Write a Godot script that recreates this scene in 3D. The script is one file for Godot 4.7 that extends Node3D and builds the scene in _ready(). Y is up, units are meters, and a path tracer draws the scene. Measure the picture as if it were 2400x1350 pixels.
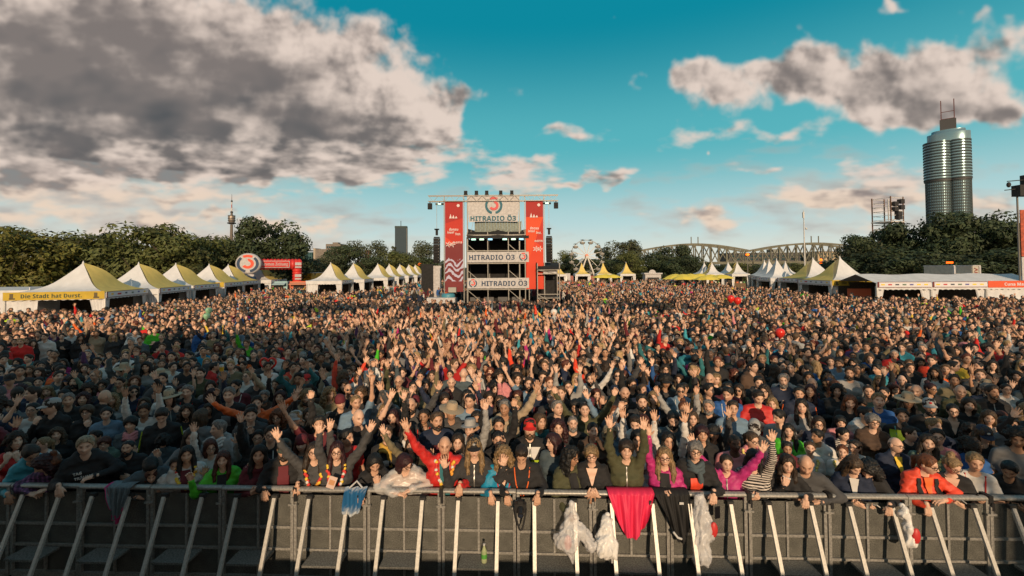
extends Node3D
# An open-air festival crowd seen from the edge of a stage. Metres, y up, the crowd stands towards -z.

const EYE := Vector3(0, 3.96, 0)
const FOCAL := 1067.0            # in units of a 2400 wide frame
var mats := {}
var texs := {}
var names := {}
var rng := RandomNumberGenerator.new()
var gen := FastNoiseLite.new()


class Shape:
	# collects triangles; front faces run clockwise
	var v := PackedVector3Array()
	var n := PackedVector3Array()
	var c := PackedColorArray()
	var u := PackedVector2Array()
	var i := PackedInt32Array()
	var tint := Color.WHITE

	func put(p: Vector3, nn: Vector3, uv := Vector2.ZERO) -> void:
		v.append(p)
		n.append(nn)
		c.append(tint)
		u.append(uv)

	func tri(a: Vector3, b: Vector3, d: Vector3) -> void:
		var nn := (d - a).cross(b - a).normalized()
		var k := v.size()
		put(a, nn, Vector2(0, 0))
		put(b, nn, Vector2(0, 1))
		put(d, nn, Vector2(1, 1))
		i.append_array(PackedInt32Array([k, k + 1, k + 2]))

	func quad(a: Vector3, b: Vector3, d: Vector3, e: Vector3) -> void:
		# a lower left, b upper left, d upper right, e lower right, seen from the front
		var nn := (d - a).cross(b - e).normalized()
		var k := v.size()
		put(a, nn, Vector2(0, 1))
		put(b, nn, Vector2(0, 0))
		put(d, nn, Vector2(1, 0))
		put(e, nn, Vector2(1, 1))
		i.append_array(PackedInt32Array([k, k + 1, k + 2, k, k + 2, k + 3]))

	func box(o: Vector3, s: Vector3, b := Basis()) -> Shape:
		var x := b.x * s.x * 0.5
		var y := b.y * s.y * 0.5
		var z := b.z * s.z * 0.5
		quad(o - x - y + z, o - x + y + z, o + x + y + z, o + x - y + z)
		quad(o + x - y - z, o + x + y - z, o - x + y - z, o - x - y - z)
		quad(o + x - y + z, o + x + y + z, o + x + y - z, o + x - y - z)
		quad(o - x - y - z, o - x + y - z, o - x + y + z, o - x - y + z)
		quad(o - x + y + z, o - x + y - z, o + x + y - z, o + x + y + z)
		quad(o - x - y - z, o - x - y + z, o + x - y + z, o + x - y - z)
		return self

	func beam(a: Vector3, b: Vector3, w: float, h := -1.0) -> Shape:
		# a square bar from a to b
		var y := (b - a)
		var l := y.length()
		if l < 1e-5:
			return self
		y /= l
		var x := y.cross(Vector3.BACK)
		if x.length() < 0.05:
			x = y.cross(Vector3.UP)
		if absf(y.y) > 0.95:
			x = Vector3.RIGHT
		x = (x - y * x.dot(y)).normalized()
		var z := x.cross(y)
		return box((a + b) * 0.5, Vector3(w, l, h if h > 0.0 else w), Basis(x, y, z))

	func loft(rings: Array, closed := true, cap := true) -> Shape:
		# rings: arrays of points of equal length, running counter-clockwise seen from the end
		var m: int = rings[0].size()
		var k0 := v.size()
		for r in rings.size():
			var ring: PackedVector3Array = rings[r]
			for j in m:
				put(ring[j], Vector3.ZERO, Vector2(float(j) / m, float(r) / rings.size()))
		var last := m if closed else m - 1
		var first_i := i.size()
		for r in rings.size() - 1:
			for j in last:
				var a := k0 + r * m + j
				var b := k0 + r * m + (j + 1) % m
				i.append_array(PackedInt32Array([a, a + m, b + m, a, b + m, b]))
		smooth(k0, first_i)
		if cap and closed:
			for e in 2:
				var ring: PackedVector3Array = rings[0 if e == 0 else rings.size() - 1]
				var mid := Vector3.ZERO
				for p in ring:
					mid += p
				mid /= m
				for j in m:
					if e == 0:
						tri(mid, ring[j], ring[(j + 1) % m])
					else:
						tri(mid, ring[(j + 1) % m], ring[j])
		return self

	func tube(pts: Array, radii: Array, seg := 8, cap := true) -> Shape:
		var rings := []
		var up := Vector3.UP
		for k in pts.size():
			var d: Vector3 = (pts[mini(k + 1, pts.size() - 1)] - pts[maxi(k - 1, 0)]).normalized()
			if absf(d.dot(up)) > 0.95:
				up = Vector3.BACK if absf(d.z) < 0.8 else Vector3.RIGHT
			var x := up.cross(d).normalized()
			var y := d.cross(x)
			up = y
			var ring := PackedVector3Array()
			var r: float = radii[mini(k, radii.size() - 1)]
			for j in seg:
				var t := TAU * j / seg
				ring.append(pts[k] + (x * cos(t) + y * sin(t)) * r)
			rings.append(ring)
		return loft(rings, true, cap)

	func lathe(o: Vector3, prof: Array, seg := 16, sx := 1.0, sz := 1.0) -> Shape:
		# prof: Vector2(radius, height) from bottom to top
		var rings := []
		for p in prof:
			var ring := PackedVector3Array()
			for j in seg:
				var t := -TAU * j / seg
				ring.append(o + Vector3(cos(t) * p.x * sx, p.y, sin(t) * p.x * sz))
			rings.append(ring)
		return loft(rings)

	func ball(o: Vector3, r: Vector3, seg := 12, rows := 8) -> Shape:
		var prof := []
		for k in rows + 1:
			var t := -PI / 2 + PI * k / rows
			prof.append(Vector2(maxf(cos(t), 0.01), sin(t) * r.y))
		return lathe(o, prof, seg, r.x, r.z)

	func sheet(nu: int, nv: int, f: Callable) -> Shape:
		# f(s, t) with s to the right and t upwards seen from the front
		var k0 := v.size()
		for b in nv + 1:
			for a in nu + 1:
				put(f.call(float(a) / nu, float(b) / nv), Vector3.ZERO, Vector2(float(a) / nu, 1.0 - float(b) / nv))
		var first_i := i.size()
		var m := nu + 1
		for b in nv:
			for a in nu:
				var p := k0 + b * m + a
				i.append_array(PackedInt32Array([p, p + m, p + m + 1, p, p + m + 1, p + 1]))
		smooth(k0, first_i)
		return self

	func smooth(k0: int, i0: int) -> void:
		for t in range(i0, i.size(), 3):
			var a := i[t]
			var b := i[t + 1]
			var d := i[t + 2]
			var nn := (v[d] - v[a]).cross(v[b] - v[a])
			n[a] += nn
			n[b] += nn
			n[d] += nn
		for k in range(k0, v.size()):
			n[k] = n[k].normalized() if n[k].length_squared() > 1e-14 else Vector3.UP

	func poly(pts: Array, o: Transform3D, depth := 0.0) -> Shape:
		# a flat outline (x right, y up, towards +z of o), with an edge of the given depth
		var flat := PackedVector2Array(pts)
		if Geometry2D.is_polygon_clockwise(flat):
			flat.reverse()
		var t := Geometry2D.triangulate_polygon(flat)
		for k in range(0, t.size(), 3):
			var a := flat[t[k]]
			var b := flat[t[k + 1]]
			var d := flat[t[k + 2]]
			if (b - a).cross(d - a) > 0:
				var w := b
				b = d
				d = w
			tri(o * Vector3(a.x, a.y, 0), o * Vector3(b.x, b.y, 0), o * Vector3(d.x, d.y, 0))
		if depth > 0.0:
			for k in flat.size():
				var a := flat[k]
				var b := flat[(k + 1) % flat.size()]
				quad(o * Vector3(a.x, a.y, -depth), o * Vector3(a.x, a.y, 0), o * Vector3(b.x, b.y, 0), o * Vector3(b.x, b.y, -depth))
		return self

	func add(part: Array, t := Transform3D()) -> Shape:
		# part: [points, normals, colours, indices]
		var k := v.size()
		v.append_array(t * part[0])
		var turned: PackedVector3Array = Transform3D(t.basis.orthonormalized(), Vector3.ZERO) * part[1]
		n.append_array(turned)
		c.append_array(part[2])
		var blank := PackedVector2Array()
		blank.resize(part[0].size())
		u.append_array(blank)
		var src: PackedInt32Array = part[3]
		var at := i.size()
		i.append_array(src)
		for j in range(at, i.size()):
			i[j] += k
		return self

	func part() -> Array:
		return [v, n, c, i]

	func mesh(colored := false) -> ArrayMesh:
		var a := []
		a.resize(Mesh.ARRAY_MAX)
		a[Mesh.ARRAY_VERTEX] = v
		a[Mesh.ARRAY_NORMAL] = n
		a[Mesh.ARRAY_TEX_UV] = u
		if colored:
			a[Mesh.ARRAY_COLOR] = c
		a[Mesh.ARRAY_INDEX] = i
		var m := ArrayMesh.new()
		m.add_surface_from_arrays(Mesh.PRIMITIVE_TRIANGLES, a)
		return m


func S() -> Shape:
	return Shape.new()


# ---------------------------------------------------------------- naming and nodes
func numbered(called: String) -> String:
	var k: int = names.get(called, 0)
	names[called] = k + 1
	return called if k == 0 else "%s_%03d" % [called, k]


func tag(o: Node, label: String, category: String, group := "") -> Node:
	o.set_meta("label", label)
	o.set_meta("category", category)
	if group != "":
		o.set_meta("group", group)
	return o


func thing(called: String, label: String, category: String, at := Vector3.ZERO, turn := 0.0, group := "") -> Node3D:
	var o := Node3D.new()
	o.name = numbered(called)
	add_child(o)
	o.position = at
	o.rotation.y = turn
	tag(o, label, category, group)
	return o


func part(called: String, m: Mesh, mt: Material, parent: Node, at := Transform3D()) -> MeshInstance3D:
	var o := MeshInstance3D.new()
	o.mesh = m
	o.material_override = mt
	o.transform = at
	o.name = called
	if parent == self:
		o.name = numbered(called)
	parent.add_child(o, true)
	return o


func bake(called: String, s: Shape, mt: Material, parent: Node, at := Transform3D()) -> MeshInstance3D:
	return part(called, s.mesh(mt.vertex_color_use_as_albedo), mt, parent, at)


func structure(o: Node) -> Node:
	o.set_meta("kind", "structure")
	return o


# ---------------------------------------------------------------- materials
func noise_tex(key: String, freq: float, lo: float, hi: float, octaves := 4, size := 256) -> ImageTexture:
	if not texs.has(key):
		var f := FastNoiseLite.new()
		f.seed = hash(key) % 1000
		f.noise_type = FastNoiseLite.TYPE_SIMPLEX
		f.frequency = freq
		f.fractal_octaves = octaves
		var im := f.get_seamless_image(size, size)
		im.convert(Image.FORMAT_RGB8)
		var d := im.get_data()
		for k in range(0, d.size(), 3):
			var w := int(clampf(lerpf(lo, hi, d[k] / 255.0), 0.0, 1.0) * 255.0)
			d[k] = w
			d[k + 1] = w
			d[k + 2] = w
		texs[key] = ImageTexture.create_from_image(Image.create_from_data(size, size, false, Image.FORMAT_RGB8, d))
	return texs[key]


func mat(key: String, lin := Color(0.5, 0.5, 0.5), rough := 0.7, metal := 0.0) -> StandardMaterial3D:
	if mats.has(key):
		return mats[key]
	var m := StandardMaterial3D.new()
	m.resource_name = key
	m.albedo_color = Color(lin.r, lin.g, lin.b).linear_to_srgb()
	m.roughness = rough
	m.metallic = metal
	mats[key] = m
	return m


func worn(key: String, lin: Color, rough: float, metal: float, scale: float, lo := 0.75, hi := 1.0, freq := 0.02) -> StandardMaterial3D:
	# a material with uneven tone laid on in world space
	if mats.has(key):
		return mats[key]
	var m := mat(key, lin, rough, metal)
	m.albedo_texture = noise_tex("n%.2f_%.2f_%.3f" % [lo, hi, freq], freq, lo, hi)
	m.uv1_triplanar = true
	m.uv1_world_triplanar = true
	m.uv1_scale = Vector3.ONE * scale
	return m


func painted(key: String, rough := 0.7) -> StandardMaterial3D:
	# takes its colour from the mesh
	var m := mat(key, Color.WHITE, rough)
	m.vertex_color_use_as_albedo = true
	return m


func lettering(txt: String, height: float, depth := 0.012, serif := false, bold := true) -> Mesh:
	var f := SystemFont.new()
	f.font_names = PackedStringArray(["Droid Serif" if serif else "Droid Sans"])
	f.font_weight = 700 if bold else 400
	var m := TextMesh.new()
	m.text = txt
	m.font = f
	m.font_size = 64
	m.pixel_size = height / 46.0
	m.depth = depth
	m.curve_step = 4.0
	return m


func fit_text(called: String, txt: String, width: float, height: float, mt: Material, parent: Node, at: Transform3D, serif := false) -> MeshInstance3D:
	# lettering squeezed into width x height, its middle at the given place
	var m := lettering(txt, height, 0.012, serif)
	var s := m.get_aabb().size
	var k := Vector3(width / maxf(s.x, 0.001), height / maxf(s.y, 0.001), 1.0)
	var o := part(called, m, mt, parent)
	var mid := m.get_aabb().get_center()
	o.transform = at * Transform3D(Basis.from_scale(k), Vector3(-mid.x * k.x, -mid.y * k.y, 0))
	return o


func arc(r0: float, r1: float, a0: float, a1: float, n := 14) -> Array:
	var p := []
	for k in n + 1:
		var t := deg_to_rad(lerpf(a0, a1, float(k) / n))
		p.append(Vector2(cos(t), sin(t)) * r1)
	for k in n + 1:
		var t := deg_to_rad(lerpf(a1, a0, float(k) / n))
		p.append(Vector2(cos(t), sin(t)) * r0)
	return p


# ---------------------------------------------------------------- sky
const CLOUDS := [
	# centre across, centre up, half width, half height (in view units of a 2400 frame), strength, 1 = heavy
	"120 150 520 190 1.0 1", "420 240 430 150 0.95 1", "700 300 260 110 0.9 1", "60 330 330 90 0.85 1", "560 395 330 32 0.7 1", "250 40 430 110 0.9 1", "690 130 240 120 0.55 0",
	"900 150 150 120 0.5 0", "960 330 170 90 0.6 0", "1110 215 120 34 0.42 0", "860 400 150 50 0.45 0", "1040 270 70 60 0.45 0",
	"120 440 330 32 0.62 1", "430 470 380 24 0.5 1", "640 520 300 18 0.5 1", "300 530 420 26 0.45 0", "60 505 260 26 0.5 0", "520 555 400 14 0.4 0", "160 390 260 24 0.45 0",
	"1860 160 150 74 0.74 0", "2010 190 180 92 0.78 0.2", "2220 190 190 74 0.70 0.2", "2370 90 120 80 0.58 0", "2150 250 260 60 0.62 0", "1600 180 85 40 0.7 0", "1690 200 110 60 0.7 0", "1590 310 100 40 0.5 0", "1820 310 130 34 0.5 0",
	"2290 255 130 48 0.62 0", "2230 130 120 45 0.5 0", "1780 385 90 18 0.45 0", "1320 315 110 30 0.55 0", "1230 395 125 34 0.85 1", "1300 435 120 18 0.6 0", "1440 400 90 28 0.6 0", "1380 425 60 12 0.5 0",
	"1620 505 130 20 0.62 0", "1700 525 90 14 0.5 0", "2010 478 130 24 0.75 1", "2130 420 200 60 0.5 0", "1960 460 220 40 0.42 0", "2340 470 120 40 0.55 0", "2340 540 180 34 0.5 0", "2070 540 200 40 0.36 0", "1657 369 16 9 0.6 0",
	"1980 470 330 90 0.75 2", "2260 520 260 90 0.8 2", "1650 505 190 40 0.6 2", "300 480 520 90 1.0 2", "480 545 520 50 0.9 2", "60 420 260 60 0.7 2", "2120 10 60 20 0.6 0", "2330 30 70 14 0.35 0", "1850 460 240 26 0.3 0",
]
var sky_c := []
var nb := FastNoiseLite.new()
var nd := FastNoiseLite.new()
var nw := FastNoiseLite.new()
var np := FastNoiseLite.new()


func puff(u: float, w: float) -> float:
	# rounded heaps
	return -0.5 - np.get_noise_2d(u + 30.0 * nw.get_noise_2d(u * 2.0, w * 2.0), w)


func cloud_at(u: float, w: float, flat: float) -> Vector3:
	# (thickness, heaviness, thin veil) of cloud towards a point of the view plane
	var wx := nw.get_noise_2d(u, w) * 90.0
	var wy := nw.get_noise_2d(u + 900.0, w + 300.0) * 40.0
	var m := 0.0
	var heavy := 0.0
	var veil := 0.0
	for e in sky_c:
		var dx: float = (u + wx - e[0]) / e[2]
		var dy: float = (w + wy - e[1]) / e[3]
		var q := dx * dx + dy * dy
		if q < 2.6:
			var g: float = exp(-q * 1.25) * e[4]
			if e[5] > 1.5:
				veil = maxf(veil, g)
			else:
				m = m + g * (1.0 - m * 0.55)
				heavy = maxf(heavy, g * e[5])
	var body := nb.get_noise_2d(u, w * flat) * 0.62 + nd.get_noise_2d(u, w * flat * 1.1) * 0.20 + puff(u, w * flat) * 0.55
	return Vector3(m * 1.2 + body * (0.74 - 0.22 * m) - 0.40, heavy, veil)


func sky_color(u: float, w: float, up: float, far_side: float) -> Color:
	# u, w: place on the view plane; up: height of the direction, 0 to 1
	var h := clampf(up, 0.0, 1.0)
	var hi := Color(0.004, 0.235, 0.325)
	var mid := Color(0.095, 0.43, 0.485)
	var low := Color(0.46, 0.645, 0.655)
	var rim := Color(0.72, 0.71, 0.615)
	var c: Color
	if h < 0.07:
		c = rim.lerp(low, smoothstep(0.0, 0.105, h))
	elif h < 0.24:
		c = rim.lerp(low, smoothstep(0.0, 0.105, h)).lerp(mid, smoothstep(0.07, 0.26, h))
	else:
		c = low.lerp(mid, smoothstep(0.07, 0.26, h)).lerp(hi, smoothstep(0.24, 0.48, h))
	c = c.lerp(Color(0.02, 0.14, 0.24), smoothstep(0.5, 1.0, h))
	var flat := lerpf(1.0, 1.9, smoothstep(260.0, 560.0, w))
	var k := cloud_at(u, w, flat)
	if far_side > 0.0:
		k.x += 0.42 * far_side  # bright cloud cover added out of view to raise the fill light
	if k.z > 0.0:
		var thin := nb.get_noise_2d(u * 0.8, w * 3.2 + 700.0) * 0.7 + nd.get_noise_2d(u * 0.6, w * 2.4) * 0.25
		c = c.lerp(Color(0.66, 0.52, 0.43).lerp(Color(0.42, 0.36, 0.33), clampf(thin * 1.6 + 0.2, 0.0, 1.0)), clampf(k.z * 0.85 + thin * 0.7 - 0.1, 0.0, 0.8))
	if k.x > -0.04:
		var n0 := nb.get_noise_2d(u, w * flat)
		var n1 := nd.get_noise_2d(u, w * flat)
		var edge := (n0 - nb.get_noise_2d(u + 30.0, (w - 22.0) * flat)) * 0.8 + (n1 - nd.get_noise_2d(u + 9.0, (w - 8.0) * flat)) * 0.22 + (puff(u, w * flat) - puff(u + 14.0, (w - 14.0) * flat)) * 0.62
		edge *= 1.0 - 0.62 * smoothstep(0.45, 1.05, k.x)
		var soft := nw.get_noise_2d(u * 0.8 - 500.0, w * 1.3)
		var bright := Color(0.74, 0.61, 0.53)
		var grey := Color(0.205, 0.17, 0.158).lerp(Color(0.085, 0.082, 0.088), clampf((w - 150.0) / 260.0 + soft * 0.9, 0.0, 1.0) * k.y)
		if w > 400.0:
			var t := smoothstep(400.0, 480.0, w)
			grey = grey.lerp(Color(0.30, 0.25, 0.235), t)
			bright = bright.lerp(Color(0.78, 0.62, 0.49), t)
		var core := smoothstep(0.05, 1.25, k.x) * (0.66 + 0.30 * k.y)
		var band := nb.get_noise_2d(u * 0.55, w * 1.5 + 300.0)
		var shade := core + 0.10 - edge + soft * 0.30 + band * 0.55 - 0.16 * smoothstep(500.0, 900.0, u) * k.y
		var cc := bright.lerp(grey, smoothstep(0.0, 1.0, clampf(shade, 0.0, 1.0)))
		c = c.lerp(cc, smoothstep(-0.04, 0.46, k.x) * 0.97)
	return c


func make_sky() -> ImageTexture:
	for t in CLOUDS:
		var e := []
		for x in t.split(" "):
			e.append(x.to_float())
		sky_c.append(e)
	for k in 3:
		var f: FastNoiseLite = [nb, nd, nw][k]
		f.seed = 11 + k * 7
		f.noise_type = FastNoiseLite.TYPE_SIMPLEX_SMOOTH
		f.fractal_type = FastNoiseLite.FRACTAL_FBM
		f.fractal_octaves = [5, 5, 3][k]
		f.frequency = [0.0052, 0.017, 0.006][k]
		f.fractal_gain = 0.52
	np.seed = 4
	np.noise_type = FastNoiseLite.TYPE_CELLULAR
	np.cellular_return_type = FastNoiseLite.RETURN_DISTANCE
	np.fractal_type = FastNoiseLite.FRACTAL_FBM
	np.fractal_octaves = 3
	np.frequency = 0.014
	var wide := 3072
	var tall := 1536
	# the whole sky coarsely
	var lw := 384
	var lh := 192
	var d := PackedFloat32Array()
	d.resize(lw * lh * 3)
	for y in lh:
		var el := PI / 2 - (y + 0.5) / lh * PI
		for x in lw:
			var az := (x + 0.5) / lw * TAU
			var c := Color(0.12, 0.11, 0.09)
			if el > -0.02:
				var a := wrapf(az, -PI, PI)
				var u := 1200.0 + a * 1300.0
				var w := 627.0 - tan(minf(el, 1.2)) * 1067.0 - maxf(0.0, el - 1.2) * 3000.0
				if absf(a) > 0.85:
					u = 1200.0 + wrapf(a * 1300.0 + 800.0, -1300.0, 1300.0)
				c = sky_color(u, w, sin(el), maxf(smoothstep(0.6, 1.0, el), smoothstep(0.95, 1.3, absf(a))))
				var glow := smoothstep(0.9, 2.6, absf(a)) * (1.0 - 0.6 * sin(el))  # sky behind the camera brightened and warmed to lift the shade
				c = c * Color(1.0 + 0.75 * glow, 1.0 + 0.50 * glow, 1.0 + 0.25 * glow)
			var at := (y * lw + x) * 3
			d[at] = c.r
			d[at + 1] = c.g
			d[at + 2] = c.b
	var im := Image.create_from_data(lw, lh, false, Image.FORMAT_RGBF, d.to_byte_array())
	im.resize(wide, tall, Image.INTERPOLATE_BILINEAR)
	# the side over the crowd finely
	var half := int(wide * 56.0 / 360.0)
	var top := int(tall * (90.0 - 36.0) / 180.0)
	var rows := int(tall * 0.5) + 4 - top
	var f := PackedFloat32Array()
	f.resize(half * 2 * rows * 3)
	for y in rows:
		var el := PI / 2 - (y + top + 0.5) / tall * PI
		var te := tan(el)
		var up := sin(el)
		for x in half * 2:
			var az := (x - half + 0.5) / wide * TAU
			var u := 1200.0 + 1067.0 * tan(az)
			var w := 627.0 - 1067.0 * te / cos(az) - 0.007 * (u - 1200.0)
			var c := sky_color(u, w, up, 0.0)
			var at := (y * half * 2 + x) * 3
			f[at] = c.r
			f[at + 1] = c.g
			f[at + 2] = c.b
	var near := Image.create_from_data(half * 2, rows, false, Image.FORMAT_RGBF, f.to_byte_array())
	im.blit_rect(near, Rect2i(half, 0, half, rows), Vector2i(0, top))
	im.blit_rect(near, Rect2i(0, 0, half, rows), Vector2i(wide - half, top))
	return ImageTexture.create_from_image(im)


# ---------------------------------------------------------------- ground and stage
func ground() -> void:
	var g := S()
	g.sheet(60, 60, func(s: float, t: float) -> Vector3:
		var x := (s - 0.5) * 5200.0
		var z := 1200.0 - t * 5200.0
		return Vector3(x, 0.0, z))
	var m := worn("trodden_grass", Color(0.20, 0.165, 0.085), 0.95, 0.0, 0.11, 0.45, 1.0, 0.03)
	m.detail_enabled = true
	m.detail_blend_mode = BaseMaterial3D.BLEND_MODE_MUL
	m.detail_albedo = noise_tex("litter", 0.09, 0.5, 1.0, 3)
	m.detail_uv_layer = BaseMaterial3D.DETAIL_UV_1
	structure(bake("ground", g, m, self))
	var pit := S()
	pit.box(Vector3(0, 0.004, -3.4), Vector3(30, 0.008, 4.0))
	structure(bake("pit_pavement", pit, worn("pit_boards", Color(0.05, 0.05, 0.05), 0.85, 0.0, 0.5, 0.6, 1.0), self))


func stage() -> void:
	# stage under the camera; roof, wing wall and slats added to shape the sunlight
	var t := thing("concert_stage", "dark unseen concert stage facing the crowd, its added roof and wings shaping the sunlight", "stage")
	var black := mat("stage_black", Color(0.02, 0.02, 0.022), 0.8)
	var alu := mat("stage_alu", Color(0.45, 0.45, 0.45), 0.4, 0.7)
	bake("deck", S().box(Vector3(1, 1.55, 6.5), Vector3(30, 0.3, 15.0)), black, t)
	bake("deck_skirt", S().box(Vector3(1, 0.7, -0.95), Vector3(30, 1.4, 0.06)), black, t)
	bake("roof", S().box(Vector3(1, 10.0, 2.4), Vector3(24, 0.3, 3.2)), black, t)  # roof added to cut the sun off beyond the nearer crowd
	bake("added_roof_edge", S().box(Vector3(1, 10.1, 0.76), Vector3(24, 0.5, 0.06)), black, t)
	bake("added_wing_wall", S().box(Vector3(-8.6, 3.7, 2.0), Vector3(12.6, 6.7, 0.12)), black, t)  # unseen blocker added to keep the left crowd shaded
	for k in 30:
		bake("added_wing_slat", S().box(Vector3(7.3 + k * 0.42, 4.6, 9.5), Vector3(0.14, 7.8, 0.06)), black, t)  # slats added out of view to thin the sun on the right
	for x in [-10.8, -2.5, 6.95, 12.8]:
		for z in [1.2, 3.8]:
			bake("roof_post", S().box(Vector3(x, 5.78, z), Vector3(0.2, 8.14, 0.2)), alu, t)
	var spots := S()


# ---------------------------------------------------------------- barrier
func barrier_spot(s: float) -> Vector3:
	return Vector3(0.032 + 0.935 * s, 0, -5.72 + 0.04 * (0.032 + 0.935 * s))


func barrier(labels: Array) -> void:
	var alu := worn("barrier_alu", Color(0.205, 0.205, 0.185), 0.55, 0.2, 0.9, 0.82, 1.0, 0.02)
	alu.detail_enabled = true
	alu.detail_blend_mode = BaseMaterial3D.BLEND_MODE_MUL
	alu.detail_albedo = noise_tex("holes", 0.33, 0.45, 1.15, 1)
	var bar := worn("barrier_bar", Color(0.42, 0.41, 0.385), 0.42, 0.3, 2.0, 0.7, 1.0, 0.05)
	var grip := mat("brace_pad", Color(0.025, 0.025, 0.025), 0.8)
	var t := Node3D.new()
	t.name = "crowd_barrier"
	for r in 3:
		for q in 2:
			var y0: float = [0.10, 0.445, 0.715][r]
			var y1: float = [0.405, 0.675, 1.10][r]
			var s := S().box(Vector3(-0.2195 + 0.439 * q, (y0 + y1) / 2, -0.012), Vector3(0.412, y1 - y0, 0.006))
			bake("perforated_plate", s, alu, t)
	for x in [-0.444, 0.444]:
		bake("post", S().box(Vector3(x, 0.60, 0), Vector3(0.036, 1.12, 0.05)), bar, t)
	bake("mid_stud", S().box(Vector3(0, 0.60, -0.002), Vector3(0.026, 1.0, 0.034)), bar, t)
	for y in [0.425, 0.695]:
		for x in [-0.2195, 0.2195]:
			bake("rib", S().box(Vector3(x, y, -0.003), Vector3(0.411, 0.03, 0.03)), bar, t)
	bake("base_beam", S().box(Vector3(0, 0.05, 0.0), Vector3(0.85, 0.1, 0.06)), bar, t)
	var rail := S()
	var ring0 := PackedVector3Array()
	var ring1 := PackedVector3Array()
	for k in 10:
		var a := TAU * k / 10
		ring0.append(Vector3(-0.463, 1.17 + 0.031 * sin(a), -0.015 + 0.046 * cos(a)))
		ring1.append(Vector3(0.463, 1.17 + 0.031 * sin(a), -0.015 + 0.046 * cos(a)))
	rail.loft([ring0, ring1])
	bake("top_rail", rail, bar, t)
	for x in [-0.245, 0.245]:
		bake("brace", S().beam(Vector3(x, 1.09, 0.07), Vector3(x, 0.05, 0.50), 0.042, 0.03), worn("brace_alu", Color(0.60, 0.58, 0.54), 0.45, 0.2, 2.0, 0.8, 1.0, 0.05), t)
		bake("bracket", S().box(Vector3(x, 1.1, 0.05), Vector3(0.075, 0.045, 0.05)), grip, t)
		bake("foot_beam", S().box(Vector3(x, 0.025, 0.27), Vector3(0.05, 0.05, 0.5)), bar, t)
	var step := S().box(Vector3(0, 0.405, 0.165), Vector3(0.44, 0.026, 0.27))
	bake("step_plate", step, worn("step_metal", Color(0.30, 0.30, 0.28), 0.6, 0.3, 2.2, 0.6, 1.0, 0.06), t)
	bake("floor_plate", S().box(Vector3(0, 0.014, -0.6), Vector3(0.92, 0.02, 1.1)), alu, t)
	var lock := S()
	lock.box(Vector3(-0.466, 1.0, 0.045), Vector3(0.11, 0.022, 0.022))
	lock.box(Vector3(-0.466, 1.04, 0.04), Vector3(0.026, 0.1, 0.026))
	bake("clamp", lock, bar, t)
	for k in labels.size():
		var o: Node3D = t if k == 0 else t.duplicate()
		o.name = numbered("crowd_barrier")
		add_child(o)
		var at := barrier_spot(k - 7.5)
		o.position = at + Vector3(0, 0, rng.randf_range(-0.008, 0.008))
		o.rotation.y = -0.04 + rng.randf_range(-0.006, 0.006)
		tag(o, labels[k], "barrier", "crowd barrier sections in front of the stage")


# ---------------------------------------------------------------- trees
func leaf_mesh(key: int, leaves: int, w: float, h: float, size: float, base := 0.12, blobs := 26) -> ArrayMesh:
	# a crown w wide and h tall above the ground: many leaf-sized faces in uneven clumps
	var r := RandomNumberGenerator.new()
	r.seed = 500 + key
	var s := S()
	var lobes := []
	for k in blobs:
		var t := r.randf()
		var y := lerpf(base, 0.93, t)
		var wide := sqrt(maxf(0.0, 1.0 - pow((y - 0.5) / 0.56, 2.0))) * 0.40
		var a := r.randf() * TAU
		var q := sqrt(r.randf())
		lobes.append([Vector3(cos(a) * wide * q * w, y * h, sin(a) * wide * q * w), r.randf_range(0.10, 0.20) * w, r.randf_range(0.45, 1.35)])
	for k in leaves:
		var l: Array = lobes[r.randi() % blobs]
		var d := Vector3(r.randfn(), r.randfn(), r.randfn()).normalized()
		var rad: float = l[1] * (0.45 + 0.62 * pow(r.randf(), 0.45))
		var p: Vector3 = l[0] + Vector3(d.x, d.y * 0.72, d.z) * rad
		if p.y < 0.25:
			p.y = 0.25 + r.randf() * 0.6
		var nn := (d + Vector3(r.randfn(), r.randfn() + 0.4, r.randfn()) * 0.34).normalized()
		var x := nn.cross(Vector3.UP if absf(nn.y) < 0.9 else Vector3.RIGHT).normalized().rotated(nn, r.randf() * TAU)
		var y := nn.cross(x)
		var e := size * r.randf_range(0.6, 1.3)
		var v: float = l[2] * r.randf_range(0.75, 1.3)
		s.tint = Color(v * r.randf_range(0.85, 1.2), v, v * r.randf_range(0.6, 1.0))
		s.quad(p - x * e, p - y * e * 0.4, p + x * e, p + y * e * 0.45)
	return s.mesh(true)


func trunk_mesh(key: int, h: float, w: float) -> ArrayMesh:
	var r := RandomNumberGenerator.new()
	r.seed = 900 + key
	var s := S()
	s.tube([Vector3.ZERO, Vector3(0.1, h * 0.25, 0.05), Vector3(0.0, h * 0.5, 0.0), Vector3(0.1, h * 0.85, 0)], [0.035 * h, 0.026 * h, 0.02 * h, 0.006 * h], 7)
	for k in 6:
		var a := r.randf() * TAU
		var y := r.randf_range(0.25, 0.6) * h
		s.tube([Vector3(0.05, y, 0.02), Vector3(cos(a) * w * 0.18, y + h * 0.13, sin(a) * w * 0.18), Vector3(cos(a) * w * 0.34, y + h * 0.3, sin(a) * w * 0.34)], [0.014 * h, 0.009 * h, 0.003 * h], 5)
	return s.mesh()


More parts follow.
